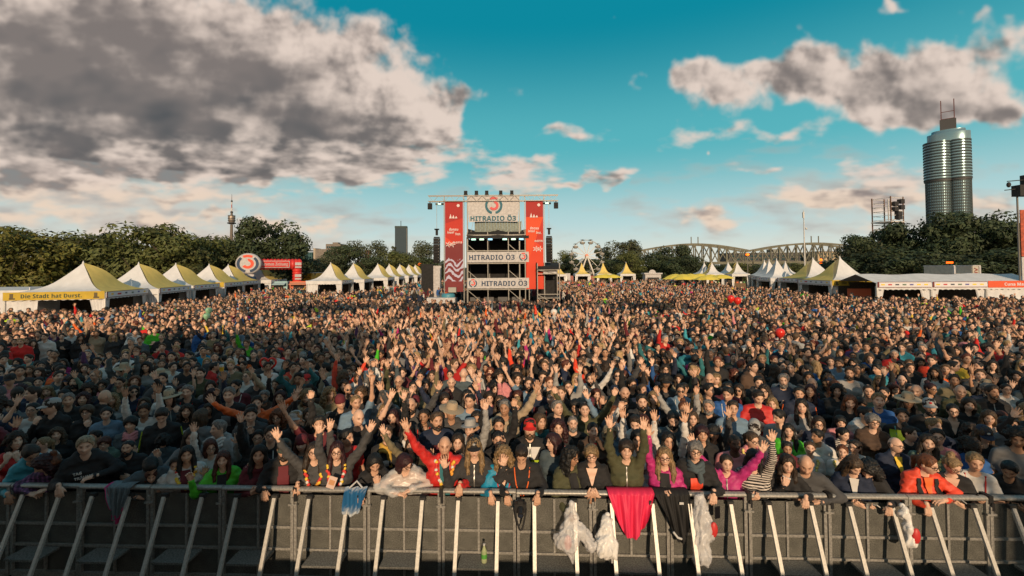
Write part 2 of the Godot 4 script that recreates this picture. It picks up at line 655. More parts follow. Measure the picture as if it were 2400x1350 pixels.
func trees(rows: Array) -> void:
	# rows: "kind x z height width tone|label|group"
	var protos := {}
	var bark := worn("bark", Color(0.13, 0.10, 0.075), 0.9, 0.0, 0.8, 0.6, 1.0)
	var tones := {
		"gold": Color(0.125, 0.125, 0.026), "mid": Color(0.078, 0.094, 0.026), "dark": Color(0.036, 0.056, 0.024), "grey": Color(0.062, 0.076, 0.042),
	}
	for line in rows:
		var f: PackedStringArray = line.split("|")
		var a := f[0].split(" ")
		var kind := a[0]
		if not protos.has(kind):
			var k := protos.size()
			match kind:
				"broad": protos[kind] = [leaf_mesh(1, 9000, 10.0, 10.0, 0.27, 0.10, 56), trunk_mesh(1, 10.0, 10.0)]
				"round": protos[kind] = [leaf_mesh(2, 8000, 9.0, 10.0, 0.27, 0.12, 46), trunk_mesh(2, 10.0, 9.0)]
				"loose": protos[kind] = [leaf_mesh(3, 4200, 9.0, 10.0, 0.24, 0.26, 36), trunk_mesh(3, 10.0, 9.0)]
				"poplar": protos[kind] = [leaf_mesh(4, 2200, 3.6, 10.0, 0.22, 0.10, 26), trunk_mesh(4, 10.0, 2.0)]
				"bushy": protos[kind] = [leaf_mesh(5, 8000, 12.0, 10.0, 0.30, 0.05, 54), trunk_mesh(5, 8.0, 9.0)]
		var p: Array = protos[kind]
		var t := thing(kind + "_tree", f[1], "tree", Vector3(a[1].to_float(), 0, a[2].to_float()), rng.randf() * TAU, f[2])
		var h := a[3].to_float() / 10.0
		var w := a[4].to_float() / 10.0
		t.scale = Vector3(w, h, w)
		part("trunk", p[1], bark, t)
		var m := painted("leaves_" + a[5], 0.75)
		m.albedo_color = (tones[a[5]] as Color).linear_to_srgb()
		m.backlight_enabled = true
		m.backlight = Color(0.25, 0.25, 0.25)
		part("crown", p[0], m, t)


# ---------------------------------------------------------------- tents
func cloth_white() -> StandardMaterial3D:
	var m := worn("tent_cloth", Color(0.65, 0.66, 0.69), 0.75, 0.0, 0.25, 0.9, 1.0, 0.02)
	m.backlight_enabled = true
	m.backlight = Color(0.25, 0.24, 0.22)
	return m


func roof_panel(s: float, h: float, peak: float, lift := 0.0) -> Shape:
	# one of four roof faces, towards +z; eaves at height h
	var sh := S()
	sh.sheet(8, 16, func(a: float, t: float) -> Vector3:
		var b := t * t
		var r := 0.58 * pow(1.0 - b, 1.08) + 0.42 * pow(1.0 - b, 9.0)
		var x := (a - 0.5) * 2.0 * s * r
		var bulge := lift * sin(b * PI) * (0.2 + 0.8 * a)
		return Vector3(x, h + (peak - h) * b + bulge * 0.8 + 0.03 * sin(a * 14.0) * b * (1.0 - b), s * r + bulge))
	return sh


func pagoda(at: Vector3, turn: float, s: float, peak: float, yellow: String, banner: String, strip: String, label: String, group: String) -> Node3D:
	# s: half the width; yellow: which roof face is yellow (front, right, left or none)
	var t := thing("pagoda_tent", label, "tent", at, turn, group)
	var white := cloth_white()
	var pole := mat("tent_pole", Color(0.55, 0.55, 0.55), 0.4, 0.6)
	var sun := worn("yellow_cloth", Color(0.70, 0.50, 0.055), 0.7, 0.0, 0.3, 0.9, 1.0)
	var pale := worn("pale_yellow_cloth", Color(0.90, 0.70, 0.22), 0.7, 0.0, 0.3, 0.9, 1.0)
	for m in [sun, pale]:
		m.backlight_enabled = true
		m.backlight = Color(0.8, 0.8, 0.8)
	var eave := 2.62
	var sides := {"front": 0.0, "right": PI / 2, "back": PI, "left": -PI / 2}
	for side in sides:
		var b := Transform3D(Basis(Vector3.UP, sides[side]), Vector3.ZERO)
		if side == yellow:
			part("yellow_roof_panel", roof_panel(s, eave, peak, 0.0 if side == "front" else 0.34).mesh(), pale, t, b)
			part("roof_panel", roof_panel(s - 0.02, eave - 0.03, peak - 0.05).mesh(), white, t, b)
		else:
			part("roof_panel", roof_panel(s, eave, peak).mesh(), white, t, b)
		if side == "back":
			bake("back_wall", S().box(Vector3(0, 1.3, s - 0.05), Vector3(s * 2 - 0.1, 2.5, 0.03)), white, t, b)
			continue
		# valance with a scalloped lower hem
		var val := S()
		val.sheet(40, 2, func(a: float, c: float) -> Vector3:
			return Vector3((a - 0.5) * 2.0 * s, eave - 0.42 * (1.0 - c) + (0.0 if c > 0.1 else 0.05 * absf(sin(a * 12.0 * PI))), s + 0.012))
		bake("valance", val, white, t, b)
		var look := banner if side == "front" else strip if side in ["right", "left"] else ""
		if look == "":
			continue
		var long := 2.0 * s - 0.06
		if look.begins_with("durst"):
			var bn := bake("yellow_banner", S().box(Vector3(0, eave - 0.13, s + 0.035), Vector3(long, 0.46, 0.02)), sun, t, b)
			var dark := mat("print_green", Color(0.03, 0.055, 0.03), 0.7)
			if look == "durst":
				fit_text("lettering", "Die Stadt hat Durst.", long * 0.60, 0.25, dark, bn, Transform3D(Basis(), Vector3(-0.03 * long, eave - 0.13, s + 0.05)))
			else:
				fit_text("lettering", "Die Stadt hat", long * 0.66, 0.22, dark, bn, Transform3D(Basis(), Vector3(0.1, eave - 0.13, s + 0.05)))
			for q in [-0.42, 0.41]:
				var pr := S()
				pr.box(Vector3(q * long, eave - 0.11, s + 0.048), Vector3(0.17, 0.26, 0.008))
				pr.box(Vector3(q * long + 0.03, eave - 0.27, s + 0.048), Vector3(0.28, 0.09, 0.008))
				bake("printed_mug", pr, mat("print_brown", Color(0.10, 0.075, 0.03), 0.7), bn)
		elif look == "strip":
			var bn := bake("sponsor_strip", S().box(Vector3(0, eave - 0.13, s + 0.035), Vector3(long, 0.36, 0.02)), mat("strip_white", Color(0.60, 0.60, 0.64), 0.7), t, b)
			bake("strip_edge", S().box(Vector3(0, eave + 0.04, s + 0.047), Vector3(long, 0.03, 0.008)).box(Vector3(0, eave - 0.3, s + 0.047), Vector3(long, 0.03, 0.008)).box(Vector3(-long / 2 + 0.05, eave - 0.13, s + 0.049), Vector3(0.1, 0.36, 0.008)), mat("strip_maroon", Color(0.13, 0.02, 0.025), 0.7), bn)
			var inks := [Color(0.75, 0.50, 0.05), Color(0.45, 0.05, 0.06), Color(0.06, 0.07, 0.10), Color(0.1, 0.16, 0.12), Color(0.1, 0.1, 0.3)]
			for k in 6:
				bake("printed_logo", S().box(Vector3((-0.38 + 0.155 * k) * long, eave - 0.11 - 0.02 * (k % 2), s + 0.048), Vector3(0.08 * long * (1.0 if k == 1 else 0.6), 0.10, 0.006)), mat("ink_%d" % k, inks[k % 5], 0.7), bn)
	for x in [-1, 1]:
		for z in [-1, 1]:
			bake("leg", S().box(Vector3(x * (s - 0.05), eave / 2, z * (s - 0.05)), Vector3(0.08, eave, 0.08)), pole, t)
	# gathered side curtains in the open sides
	for side in ["front", "right", "left"]:
		var b := Transform3D(Basis(Vector3.UP, sides[side]), Vector3.ZERO)
		for q in [-1.0, 1.0]:
			var wide: float = 0.34 if side == "front" else 0.22
			if side == "front" and q < 0.0 and strip == "strip" and yellow == "right":
				wide = 0.62
			var cur := S()
			cur.sheet(14, 8, func(a: float, c: float) -> Vector3:
				var pinch := 1.0 - 0.62 * pow(1.0 - c, 0.8) if wide < 0.5 else 1.0 - 0.12 * (1.0 - c)
				var x: float = q * (s - 0.10 - a * wide * s * pinch)
				return Vector3(x, 0.06 + c * (eave - 0.12), s - 0.10 + 0.05 * sin(a * 26.0) * (0.4 + c * 0.6)))
			bake("curtain", cur, white, t, b)
	bake("counter", S().box(Vector3(0, 0.55, s * 0.45), Vector3(s * 1.5, 1.1, 0.4)), worn("counter_wood", Color(0.19, 0.12, 0.06), 0.7, 0.0, 1.0, 0.6, 1.0), t)
	bake("inner_board", S().box(Vector3(0, 1.35, -s * 0.55), Vector3(s * 1.7, 2.0, 0.08)), worn("inner_dark", Color(0.10, 0.075, 0.05), 0.8, 0.0, 0.7, 0.3, 1.0, 0.05), t)
	for k in 4:
		bake("crate", S().box(Vector3((-0.6 + 0.4 * k) * s, 1.22, s * 0.4), Vector3(0.34, 0.24, 0.3)), mat("crate_%d" % k, [Color(0.6, 0.4, 0.04), Color(0.5, 0.12, 0.04), Color(0.55, 0.55, 0.5), Color(0.1, 0.25, 0.08)][k], 0.6), t)
	bake("finial", S().lathe(Vector3(0, peak - 0.08, 0), [Vector2(0.07, 0), Vector2(0.05, 0.1), Vector2(0.01, 0.2)], 8), white, t)
	return t


func long_tent(at: Vector3, turn: float) -> void:
	var t := thing("long_tent", "long low white marquee with sponsor strip and orange end banner", "tent", at, turn)
	var white := cloth_white()
	var pole := mat("tent_pole")
	var l := 11.5
	for k in 3:
		bake("roof_panel", S().sheet(10, 6, func(a: float, b: float) -> Vector3:
			return Vector3(-l / 2 + (k + a) * l / 3.0, 2.6 + 0.62 * b + 0.04 * sin(a * PI * 2.0) * b, 2.2 - 2.2 * b)), white, t)
		bake("roof_panel", S().sheet(4, 4, func(a: float, b: float) -> Vector3:
			return Vector3(l / 2 - (k + a) * l / 3.0, 2.6 + 0.62 * b, -2.2 + 2.2 * b)), white, t)
		var val := S()
		val.sheet(40, 2, func(a: float, c: float) -> Vector3:
			return Vector3(-l / 2 + (k + a) * l / 3.0, 2.6 - 0.5 * (1.0 - c) + (0.0 if c > 0.1 else 0.05 * absf(sin(a * 10.0 * PI))), 2.21))
		bake("valance", val, white, t)
		var x0 := -l / 2 + (k + 0.5) * l / 3.0
		if k < 2:
			var bn := bake("sponsor_strip", S().box(Vector3(x0, 2.5, 2.24), Vector3(l / 3 - 0.08, 0.36, 0.02)), mat("strip_white", Color(0.60, 0.60, 0.64), 0.7), t)
			bake("strip_edge", S().box(Vector3(x0, 2.69, 2.252), Vector3(l / 3 - 0.08, 0.035, 0.008)).box(Vector3(x0, 2.31, 2.252), Vector3(l / 3 - 0.08, 0.035, 0.008)).box(Vector3(x0 - l / 6 + 0.1, 2.5, 2.254), Vector3(0.12, 0.36, 0.008)), mat("strip_maroon", Color(0.13, 0.02, 0.025), 0.7), bn)
			for j in 7:
				bake("printed_logo", S().box(Vector3(x0 - 1.5 + 0.5 * j, 2.5, 2.254), Vector3(0.26, 0.1, 0.006)), mat("ink_%d" % (j % 6)), bn)
		else:
			var bn := bake("orange_banner", S().box(Vector3(x0, 2.5, 2.24), Vector3(l / 3 - 0.04, 0.48, 0.02)), mat("orange_banner", Color(0.62, 0.085, 0.03), 0.7), t)
			fit_text("lettering", "Cuna Mara", 1.6, 0.22, mat("strip_white"), bn, Transform3D(Basis(), Vector3(x0, 2.5, 2.255)))
			bake("front_wall", S().sheet(30, 1, func(a: float, c: float) -> Vector3:
				return Vector3(x0 + (a - 0.5) * l / 3.0, c * 2.3, 2.12 + 0.04 * sin(a * 40.0))), white, t)
		for q in 2:
			var cur := S()
			cur.sheet(10, 8, func(a: float, c: float) -> Vector3:
				var w := 0.75 * (1.0 - 0.65 * pow(1.0 - c, 0.8))
				var x: float = -l / 2 + (k + q) * l / 3.0 + (1.0 if q == 0 else -1.0) * a * w
				return Vector3(x, c * 2.4, 2.05 + 0.05 * sin(a * 24.0)))
			bake("curtain", cur, white, t)
	for k in 4:
		for z in [-2.15, 2.15]:
			bake("leg", S().box(Vector3(-l / 2 + 0.06 + k * (l - 0.12) / 3.0, 1.3, z), Vector3(0.09, 2.6, 0.09)), pole, t)
	bake("back_wall", S().box(Vector3(0, 1.3, -2.1), Vector3(l, 2.5, 0.03)), worn("inner_dark", Color(0.1, 0.075, 0.05), 0.8, 0.0, 0.7), t)
	bake("counter", S().box(Vector3(-1.9, 0.55, 1.2), Vector3(7.0, 1.1, 0.5)), mat("counter_wood"), t)
	bake("poster_wall", S().box(Vector3(-4.7, 1.3, -1.2), Vector3(1.8, 1.5, 0.06)), mat("poster_red", Color(0.55, 0.13, 0.06), 0.7), t)


func hall_tent() -> void:
	var t := thing("hall_tent", "big plain white hall tent with a red lower wall at the field's edge", "tent", Vector3(-37.6, 0, -30.5), 0.06)
	var white := cloth_white()
	bake("roof", S().sheet(20, 6, func(a: float, b: float) -> Vector3:
		return Vector3(-8 + 16 * a, 2.7 + 0.12 * b, 3.2 - 5.0 * b)), white, t)
	bake("upper_wall", S().box(Vector3(0, 2.05, 3.2), Vector3(16, 1.44, 0.05)), white, t)
	bake("red_wall", S().box(Vector3(0, 0.66, 3.22), Vector3(16, 1.32, 0.05)), worn("red_plane", Color(0.50, 0.035, 0.03), 0.7, 0.0, 0.4, 0.8, 1.0), t)
	bake("end_wall", S().box(Vector3(8.0, 1.5, 0.2), Vector3(0.05, 2.9, 6.0)), white, t)


func parasol_proto() -> Node3D:
	var t := Node3D.new()
	t.name = "parasol"
	var sun := mat("parasol_yellow", Color(0.76, 0.60, 0.08), 0.7)
	for k in 8:
		var s := S()
		var a0 := TAU * k / 8
		s.sheet(4, 4, func(a: float, b: float) -> Vector3:
			var an := a0 + a * TAU / 8
			var r := 1.55 * (1.0 - b)
			return Vector3(sin(an) * r, 2.25 + 0.5 * (1.0 - pow(1.0 - b, 1.7)) - 0.05 * sin(a * PI) * (1.0 - b), cos(an) * r))
		bake("canopy_panel", s, sun, t)
	bake("pole", S().tube([Vector3(0, 0, 0), Vector3(0, 2.8, 0)], [0.025], 6), mat("tent_pole"), t)
	bake("base", S().lathe(Vector3.ZERO, [Vector2(0.28, 0.0), Vector2(0.28, 0.08), Vector2(0.05, 0.12)], 10), mat("stage_black"), t)
	return t


func parasols() -> void:
	var spots := ["1582 645 72", "1600 646 70", "1618 645 73", "1579 655 62", "1601 657 60", "1619 656 63", "1640 644 74", "1664 650 66", "1690 648 64", "1655 656 58", "1410 645 72", "1419 643 76", "1434 643 72"]
	var names_ := ["leftmost of the rear parasols before the right treeline", "second of the rear parasols, beside the leftmost one", "third of the rear parasols before the right treeline", "leftmost of the front parasols", "middle one of the three touching front parasols", "right one of the three touching front parasols", "lone small rear parasol beside the four-peak stall", "parasol just before the four-peak stall corner", "widest parasol before the right end of the four-peak stall", "lowest parasol, standing nearest in front of the four-peak stall", "left of the three parasols near the ferris wheel stalls", "middle of the three parasols near the ferris wheel stalls", "right of the three parasols near the ferris wheel stalls"]
	var p := parasol_proto()
	for k in spots.size():
		var a: PackedStringArray = spots[k].split(" ")
		var d := a[2].to_float()
		var o: Node3D = p if k == 0 else p.duplicate()
		o.name = numbered("parasol")
		add_child(o)
		o.position = Vector3((a[0].to_float() - 1200.0) / FOCAL * d, 0, -d)
		o.rotation.y = k * 0.3
		o.scale = Vector3(1.15, 1.0, 1.15) if k == 8 else Vector3.ONE
		tag(o, "yellow " + names_[k], "parasol", "yellow parasols over the far crowd")


func tents() -> void:
	hall_tent()
	var g := "white pagoda tents along the field's edge"
	var row := [[195, 29.0], [325, 34.0], [412, 39.5], [490, 46.0], [535, 51.0], [607, 58.0]]
	var said := ["nearest white pagoda tent, yellow lettered banner along its front", "second white pagoda tent along the row, right behind the lettered one", "third white pagoda tent along the row, in line with the forked tree", "fourth white pagoda tent along the row, yellow strip on its front", "fifth white pagoda tent, yellow roof face beside the round emblem sign", "sixth white pagoda tent, just before the red inflatable arch"]
	for k in row.size():
		var d: float = row[k][1]
		pagoda(Vector3((row[k][0] - 1200.0) / FOCAL * d, 0, -d), 0.26 - 0.03 * k, 2.45, 4.45, "right", "durst" if k in [0, 3] else "", "strip", said[k], g)
	row = [[775, 52.0], [828, 57.0], [885, 66.0], [912, 72.0], [937, 80.0], [958, 85.0], [973, 92.0]]
	said = ["first white pagoda tent of the farther row, beside the yellow container", "second white pagoda tent of the farther row", "third white pagoda tent of the farther row, under the slab tower", "fourth of the farther pagoda tents, yellow roof face showing", "fifth of the farther pagoda tents, close before the street lamp", "sixth of the farther pagoda tents, partly behind the fifth", "last and smallest of the farther pagoda tents, by the lit lamp"]
	for k in row.size():
		var d: float = row[k][1]
		pagoda(Vector3((row[k][0] - 1200.0) / FOCAL * d, 0, -d), 0.02, 1.95, 4.6, "right", "", "strip", said[k], g)
	row = [[1968, 40.0], [1905, 46.0], [1820, 50.0], [1802, 56.0], [1791, 62.0]]
	said = ["nearest white pagoda tent on the far right, yellow lettered front banner", "second right-hand pagoda tent, yellow roof face towards the field", "third right-hand pagoda tent, short yellow lettered banner", "fourth right-hand pagoda tent, half hidden by the third", "fifth right-hand pagoda tent, only a roof edge showing"]
	for k in row.size():
		var d: float = row[k][1]
		pagoda(Vector3((row[k][0] - 1200.0) / FOCAL * d, 0, -d), -0.02, 2.3 if k < 2 else 1.5, 4.65, "left" if k < 2 else "none", "durst" if k == 0 else "short_durst" if k == 2 else "", "strip", said[k], g)
	row = [[1363, 85.0], [1413, 85.0], [1467, 85.0], [1308, 85.0]]
	said = ["yellow fronted pagoda tent before the ferris wheel", "yellow fronted pagoda tent just right of the ferris wheel", "yellow fronted pagoda tent standing alone before the trees", "yellow fronted pagoda tent half hidden behind the dark scaffold"]
	for k in row.size():
		var d: float = row[k][1]
		pagoda(Vector3((row[k][0] - 1200.0) / FOCAL * d, 0, -d), 0.0, 1.4, 4.75, "front", "", "", said[k], g)
	row = [[1650, 80.0], [1668, 78.0], [1706, 80.0], [1727, 76.0], [1840, 74.0]]
	said = ["leftmost peak of the four far pagoda tents under the bridge", "second of the four far pagoda tents under the bridge, yellow face", "third of the four far pagoda tents under the bridge", "fourth of the four far pagoda tents under the bridge, yellow face", "small lone white pagoda peak behind the right-hand tents"]
	for k in row.size():
		var d: float = row[k][1]
		pagoda(Vector3((row[k][0] - 1200.0) / FOCAL * d, 0, -d), -0.05, 1.45, 4.6, "left" if k in [1, 3] else "none", "", "", said[k], g)
	long_tent(Vector3(32.6, 0, -35.3), -0.06)
	parasols()


# ---------------------------------------------------------------- mixing tower and what hangs on it
func emblem(parent: Node, o: Transform3D, r: float, red: Material, blue: Material) -> void:
	# a round 3 in a broken ring
	bake("emblem_top", S().poly(arc(r * 0.74, r, 62, 118), o, 0.01), red, parent)
	bake("emblem_side", S().poly(arc(r * 0.74, r, 132, 256), o, 0.01), blue, parent)
	bake("emblem_side", S().poly(arc(r * 0.74, r, -76, 48), o, 0.01), blue, parent)
	var three := arc(r * 0.27, r * 0.56, -150, 70, 18)
	bake("emblem_three", S().poly(three, o, 0.01), red, parent)
	bake("emblem_three", S().poly([Vector2(-0.02, 0.44) * r, Vector2(-0.02, 0.56) * r, Vector2(0.2, 0.53) * r, Vector2(0.1, 0.25) * r], o, 0.01), red, parent)


func white_banner(at: Vector3, w: float, h: float, left_emblem: bool, label: String) -> void:
	var t := thing("white_banner", label, "banner", at, 0.0, "white lettered banners on the mixing tower")
	var cloth := worn("banner_white", Color(0.52, 0.51, 0.53), 0.7, 0.0, 0.6, 0.85, 1.0)
	var blue := mat("print_navy", Color(0.018, 0.045, 0.10), 0.7)
	var red := mat("print_red", Color(0.62, 0.06, 0.055), 0.7)
	bake("cloth", S().sheet(16, 4, func(a: float, b: float) -> Vector3:
		return Vector3((a - 0.5) * w, (b - 0.5) * h, 0.012 * sin(a * 19.0) * (1.0 - b))), cloth, t)
	var q := -1.0 if left_emblem else 1.0
	emblem(t, Transform3D(Basis(), Vector3(q * w * 0.41, 0, 0.035)), h * 0.40, red, blue)
	fit_text("lettering", "HITRADIO Ö3", w * 0.74, h * 0.62, blue, t, Transform3D(Basis(), Vector3(-q * w * 0.10, 0.04, 0.035)))


func red_banner(at: Vector3, w: float, h: float, label: String, dark_foot: bool) -> void:
	var t := thing("red_banner", label, "banner", at, 0.0, "tall red festival banners beside the mixing tower")
	var pale := mat("print_pale", Color(0.62, 0.55, 0.56), 0.7)
	# the printed cloth: reds in slanting fields, a wine foot with waves
	var im := Image.create_empty(96, 480, false, Image.FORMAT_RGB8)
	var f := FastNoiseLite.new()
	f.seed = 5
	f.frequency = 0.02
	for y in 480:
		for x in 96:
			var c := Color(0.60, 0.10, 0.09)
			if y > 120 - x * 0.3:
				c = Color(0.69, 0.15, 0.09)
			if y > 190 + x * 0.7:
				c = Color(0.78, 0.22, 0.10)
			if dark_foot and y > 232 + f.get_noise_2d(x, 3) * 26.0:
				c = Color(0.42, 0.11, 0.14)
			if dark_foot and y > 300 + f.get_noise_2d(x, 40) * 40.0 and y < 425:
				var k := sin(y * 0.20 + sin(x * 0.075) * 3.2 + f.get_noise_2d(x, y) * 3.0)
				if k > 0.25:
					c = Color(0.66, 0.66, 0.76)
			if not dark_foot and y > 90 and x < 96 - (y - 90) * 0.35:
				c = Color(0.80, 0.27, 0.10) if y < 330 else Color(0.74, 0.17, 0.09)
			im.set_pixel(x, y, c)
	var m := mat("red_print_%s" % dark_foot, Color.WHITE, 0.7)
	m.albedo_color = Color.WHITE
	m.albedo_texture = ImageTexture.create_from_image(im)
	bake("cloth", S().sheet(6, 24, func(a: float, b: float) -> Vector3:
		return Vector3((a - 0.5) * w, (b - 0.5) * h, 0.02 * sin(b * 31.0) * sin(a * PI))), m, t)
	var at_y := func(k: float) -> Vector3: return Vector3(0, h * 0.5 - k * h, 0.05)
	fit_text("lettering", "donau", w * 0.50, 0.26, pale, t, Transform3D(Basis(), at_y.call(0.315) + Vector3(-0.02, 0, 0)))
	fit_text("lettering", "insel", w * 0.36, 0.24, pale, t, Transform3D(Basis(), at_y.call(0.348) + Vector3(-0.30, 0, 0)))
	fit_text("lettering", "fest.", w * 0.30, 0.24, pale, t, Transform3D(Basis(), at_y.call(0.367) + Vector3(0.38, 0, 0)))
	fit_text("lettering", "#dif18", w * 0.46, 0.20, pale, t, Transform3D(Basis(), at_y.call(0.46) + Vector3(0.35, 0, 0)))
	for k in 3:
		bake("printed_boat", S().poly([Vector2(-0.12, 0), Vector2(0.02, 0.42 - 0.1 * k), Vector2(0.12, 0.0)], Transform3D(Basis(), at_y.call(0.195) + Vector3(-0.32 + 0.26 * k, 0, 0)), 0.008), pale, t)
	bake("printed_balloon", S().poly(arc(0.001, 0.14, 0, 359), Transform3D(Basis(), at_y.call(0.055) + Vector3(0.4, 0, 0)), 0.008), pale, t)
	for k in 2:
		for j in 5:
			var a := TAU * j / 5.0
			var c := Vector2(-0.62 + 0.38 * k, 0.0)
			bake("printed_palm_leaf", S().poly([c, c + Vector2(cos(a - 0.3), sin(a - 0.3)) * 0.16, c + Vector2(cos(a), sin(a)) * 0.32, c + Vector2(cos(a + 0.3), sin(a + 0.3)) * 0.16], Transform3D(Basis(), at_y.call(0.48 if dark_foot else 0.55) + Vector3(0.1 if dark_foot else 0.7, 0, 0)), 0.006), pale, t)
	for x in [-w / 2 - 0.08, w / 2 + 0.08]:
		bake("pole", S().beam(Vector3(x, -h / 2 - (at.y - h / 2), -0.06), Vector3(x, h / 2 + 0.4, -0.06), 0.08), mat("scaffold", Color(0.19, 0.185, 0.175), 0.5, 0.4), t)


func mixing_tower() -> void:
	var z := -42.0
	var steel := mat("scaffold", Color(0.19, 0.185, 0.175), 0.5, 0.4)
	var black := worn("tower_black", Color(0.018, 0.018, 0.02), 0.85, 0.0, 0.4, 0.6, 1.0)
	var t := thing("mixing_tower", "tall scaffold mixing tower of three open decks facing the stage", "scaffold tower", Vector3(-1.28, 0, z))
	var w := 5.7
	var xs := [-w / 2, -w / 6 - 0.0, w / 6, w / 2]
	for x in xs:
		for k in [0.0, -3.2]:
			bake("post", S().beam(Vector3(x, 0, k), Vector3(x, 7.25, k), 0.075), steel, t)
	for y in [0.15, 1.95, 4.35, 5.5, 6.95]:
		bake("deck_edge", S().box(Vector3(0, y, 0.03), Vector3(w + 0.2, 0.09, 0.07)), steel, t)
		if y < 6.0:
			bake("deck", S().box(Vector3(0, y - 0.05, -1.6), Vector3(w, 0.07, 3.15)), black, t)
	for y in [0.3, 2.1, 4.5]:
		for k in 2:
			var x0: float = -w / 2 + k * w * 2.0 / 3.0 + 0.03
			bake("diagonal", S().beam(Vector3(x0, y + 1.6, 0.05), Vector3(x0 + w / 3 - 0.06, y, 0.05), 0.055), steel, t)
	bake("back_cloth", S().box(Vector3(0, 2.6, -3.25), Vector3(w, 5.0, 0.04)), black, t)
	for x in [-w / 2 - 0.06, w / 2 + 0.06]:
		bake("side_cloth", S().box(Vector3(x, 3.4, -1.6), Vector3(0.03, 6.7, 3.3)), black, t)
	for k in 2:
		bake("canopy_cloth", S().sheet(12, 4, func(a: float, b: float) -> Vector3:
			return Vector3(-w / 2 + (k + a) * w / 2.0, 6.64 + 0.95 * b - 0.26 * sin(a * PI) * b, 0.14 - 0.5 * b * b)), black, t)
	bake("canopy_top", S().box(Vector3(0, 7.2, -1.7), Vector3(w, 0.06, 3.0)), black, t)
	bake("rear_cloth", S().box(Vector3(0, 6.1, -3.2), Vector3(w, 1.5, 0.04)), black, t)
	for k in 9:
		bake("rear_rail", S().beam(Vector3(-w / 2 + k * w / 8, 5.55, -3.0), Vector3(-w / 2 + k * w / 8, 6.7, -3.0), 0.05), black, t)
	for k in 6:
		var x := [-2.25, -1.5, -0.72, 0.62, 1.42, 2.15]
		var lamp := S().box(Vector3(x[k], 6.56, 0.10), Vector3(0.40, 0.15, 0.06))
		bake("light_bar", S().box(Vector3(x[k], 6.56, 0.03), Vector3(0.5, 0.24, 0.1)), black, t)
		var glow := mat("led_%d" % (k % 3), [Color(0.5, 0.9, 0.85), Color(0.6, 0.9, 0.8), Color(0.3, 0.7, 1.0)][k % 3], 0.4)
		glow.emission_enabled = true
		glow.emission = [Color(0.55, 0.95, 0.9), Color(0.65, 0.95, 0.85), Color(0.35, 0.75, 1.0)][k % 3]
		glow.emission_energy_multiplier = 0.9
		bake("light_panel", lamp, glow, t)
	for k in 7:
		bake("flight_case", S().box(Vector3(-2.3 + k * 0.72, 2.25 + 0.07 * (k % 3), -1.1), Vector3(0.5, 0.5 + 0.14 * (k % 3), 0.5)), mat("case_%d" % (k % 2), [Color(0.05, 0.05, 0.055), Color(0.12, 0.12, 0.12)][k % 2], 0.5), t)
	for k in 4:
		bake("console", S().box(Vector3(-2.2 + k * 1.3, 0.75, -0.8), Vector3(0.9, 0.9, 0.6)), mat("case_0"), t)
	# upper frame with corrugated panels
	for k in 17:
		bake("corrugated_panel", S().box(Vector3(-2.05 + k * 0.256, 7.75, -0.25 + 0.035 * (k % 2)), Vector3(0.245, 0.95, 0.03)), worn("corrugated", Color(0.13, 0.16, 0.145), 0.5, 0.4, 0.8, 0.7, 1.0), t)
	for x in [-2.5, 2.4]:
		bake("stay", S().beam(Vector3(x, 7.25, 0), Vector3(x * 0.9, 8.3, 0), 0.03), steel, t)
	white_banner(Vector3(-1.28, 2.52, z + 0.12), 5.66, 0.95, true, "lower white banner with navy lettering, round emblem at its start")
	white_banner(Vector3(-1.28, 4.92, z + 0.12), 5.66, 0.95, false, "middle white banner with navy lettering, round emblem at its end")
	# top banner
	var b := thing("white_banner", "topmost big white banner with large round emblem above lettering", "banner", Vector3(-1.70, 9.35, z + 0.10), 0.0, "white lettered banners on the mixing tower")
	bake("cloth", S().sheet(16, 8, func(a: float, c: float) -> Vector3:
		return Vector3((a - 0.5) * (4.5 + 0.36 * c), -1.2 + 2.4 * c + 0.06 * sin(a * PI) * (1.0 - c), 0.03 * sin(a * 14.0) * (1.0 - c))), worn("banner_white", Color.WHITE, 0.7, 0.0, 1.0), b)
	var teal := mat("print_teal", Color(0.015, 0.11, 0.16), 0.7)
	var red := mat("print_rose", Color(0.56, 0.09, 0.10), 0.7)
	emblem(b, Transform3D(Basis(), Vector3(0.05, 0.33, 0.06)), 0.80, red, teal)
	fit_text("lettering", "HITRADIO Ö3", 4.2, 0.56, teal, b, Transform3D(Basis(), Vector3(0.0, -0.80, 0.07)))
	# truss
	var tr := thing("lighting_truss", "long lattice lighting truss across the top of the mixing tower", "truss", Vector3(-1.7, 10.35, z))
	var l := 12.0
	for y in [-0.26, 0.26]:
		for k in [-0.24, 0.24]:
			bake("chord", S().beam(Vector3(-l / 2, y, k), Vector3(l / 2, y, k), 0.06), steel, tr)
	for k in 24:
		var x := -l / 2 + k * l / 24
		bake("lattice_bar", S().beam(Vector3(x, -0.26 if k % 2 else 0.26, 0.24), Vector3(x + l / 24, 0.26 if k % 2 else -0.26, 0.24), 0.03), steel, tr)
	for x in [-2.4, 2.4]:
		bake("tower_leg", S().beam(Vector3(x, -10.35, -0.1), Vector3(x, -0.3, -0.1), 0.1), steel, tr)
	for k in 5:
		var x: float = [-2.55, -1.55, -0.6, 0.7, 1.72][k]
		var lp := thing("stage_lamp", ["first", "second", "third", "fourth", "fifth"][k] + " black stage lamp from the left on top of the truss", "lamp", Vector3(-1.7 + x, 10.65, z), 0.0, "black lamps standing on the truss")
		bake("housing", S().box(Vector3(0, 0.24, 0), Vector3(0.3, 0.34, 0.3)), black, lp)
		bake("yoke", S().box(Vector3(0, 0.06, 0), Vector3(0.36, 0.10, 0.12)), black, lp)
		bake("clamp", S().box(Vector3(0, 0.0, 0.0), Vector3(0.12, 0.08, 0.1)), steel, lp)
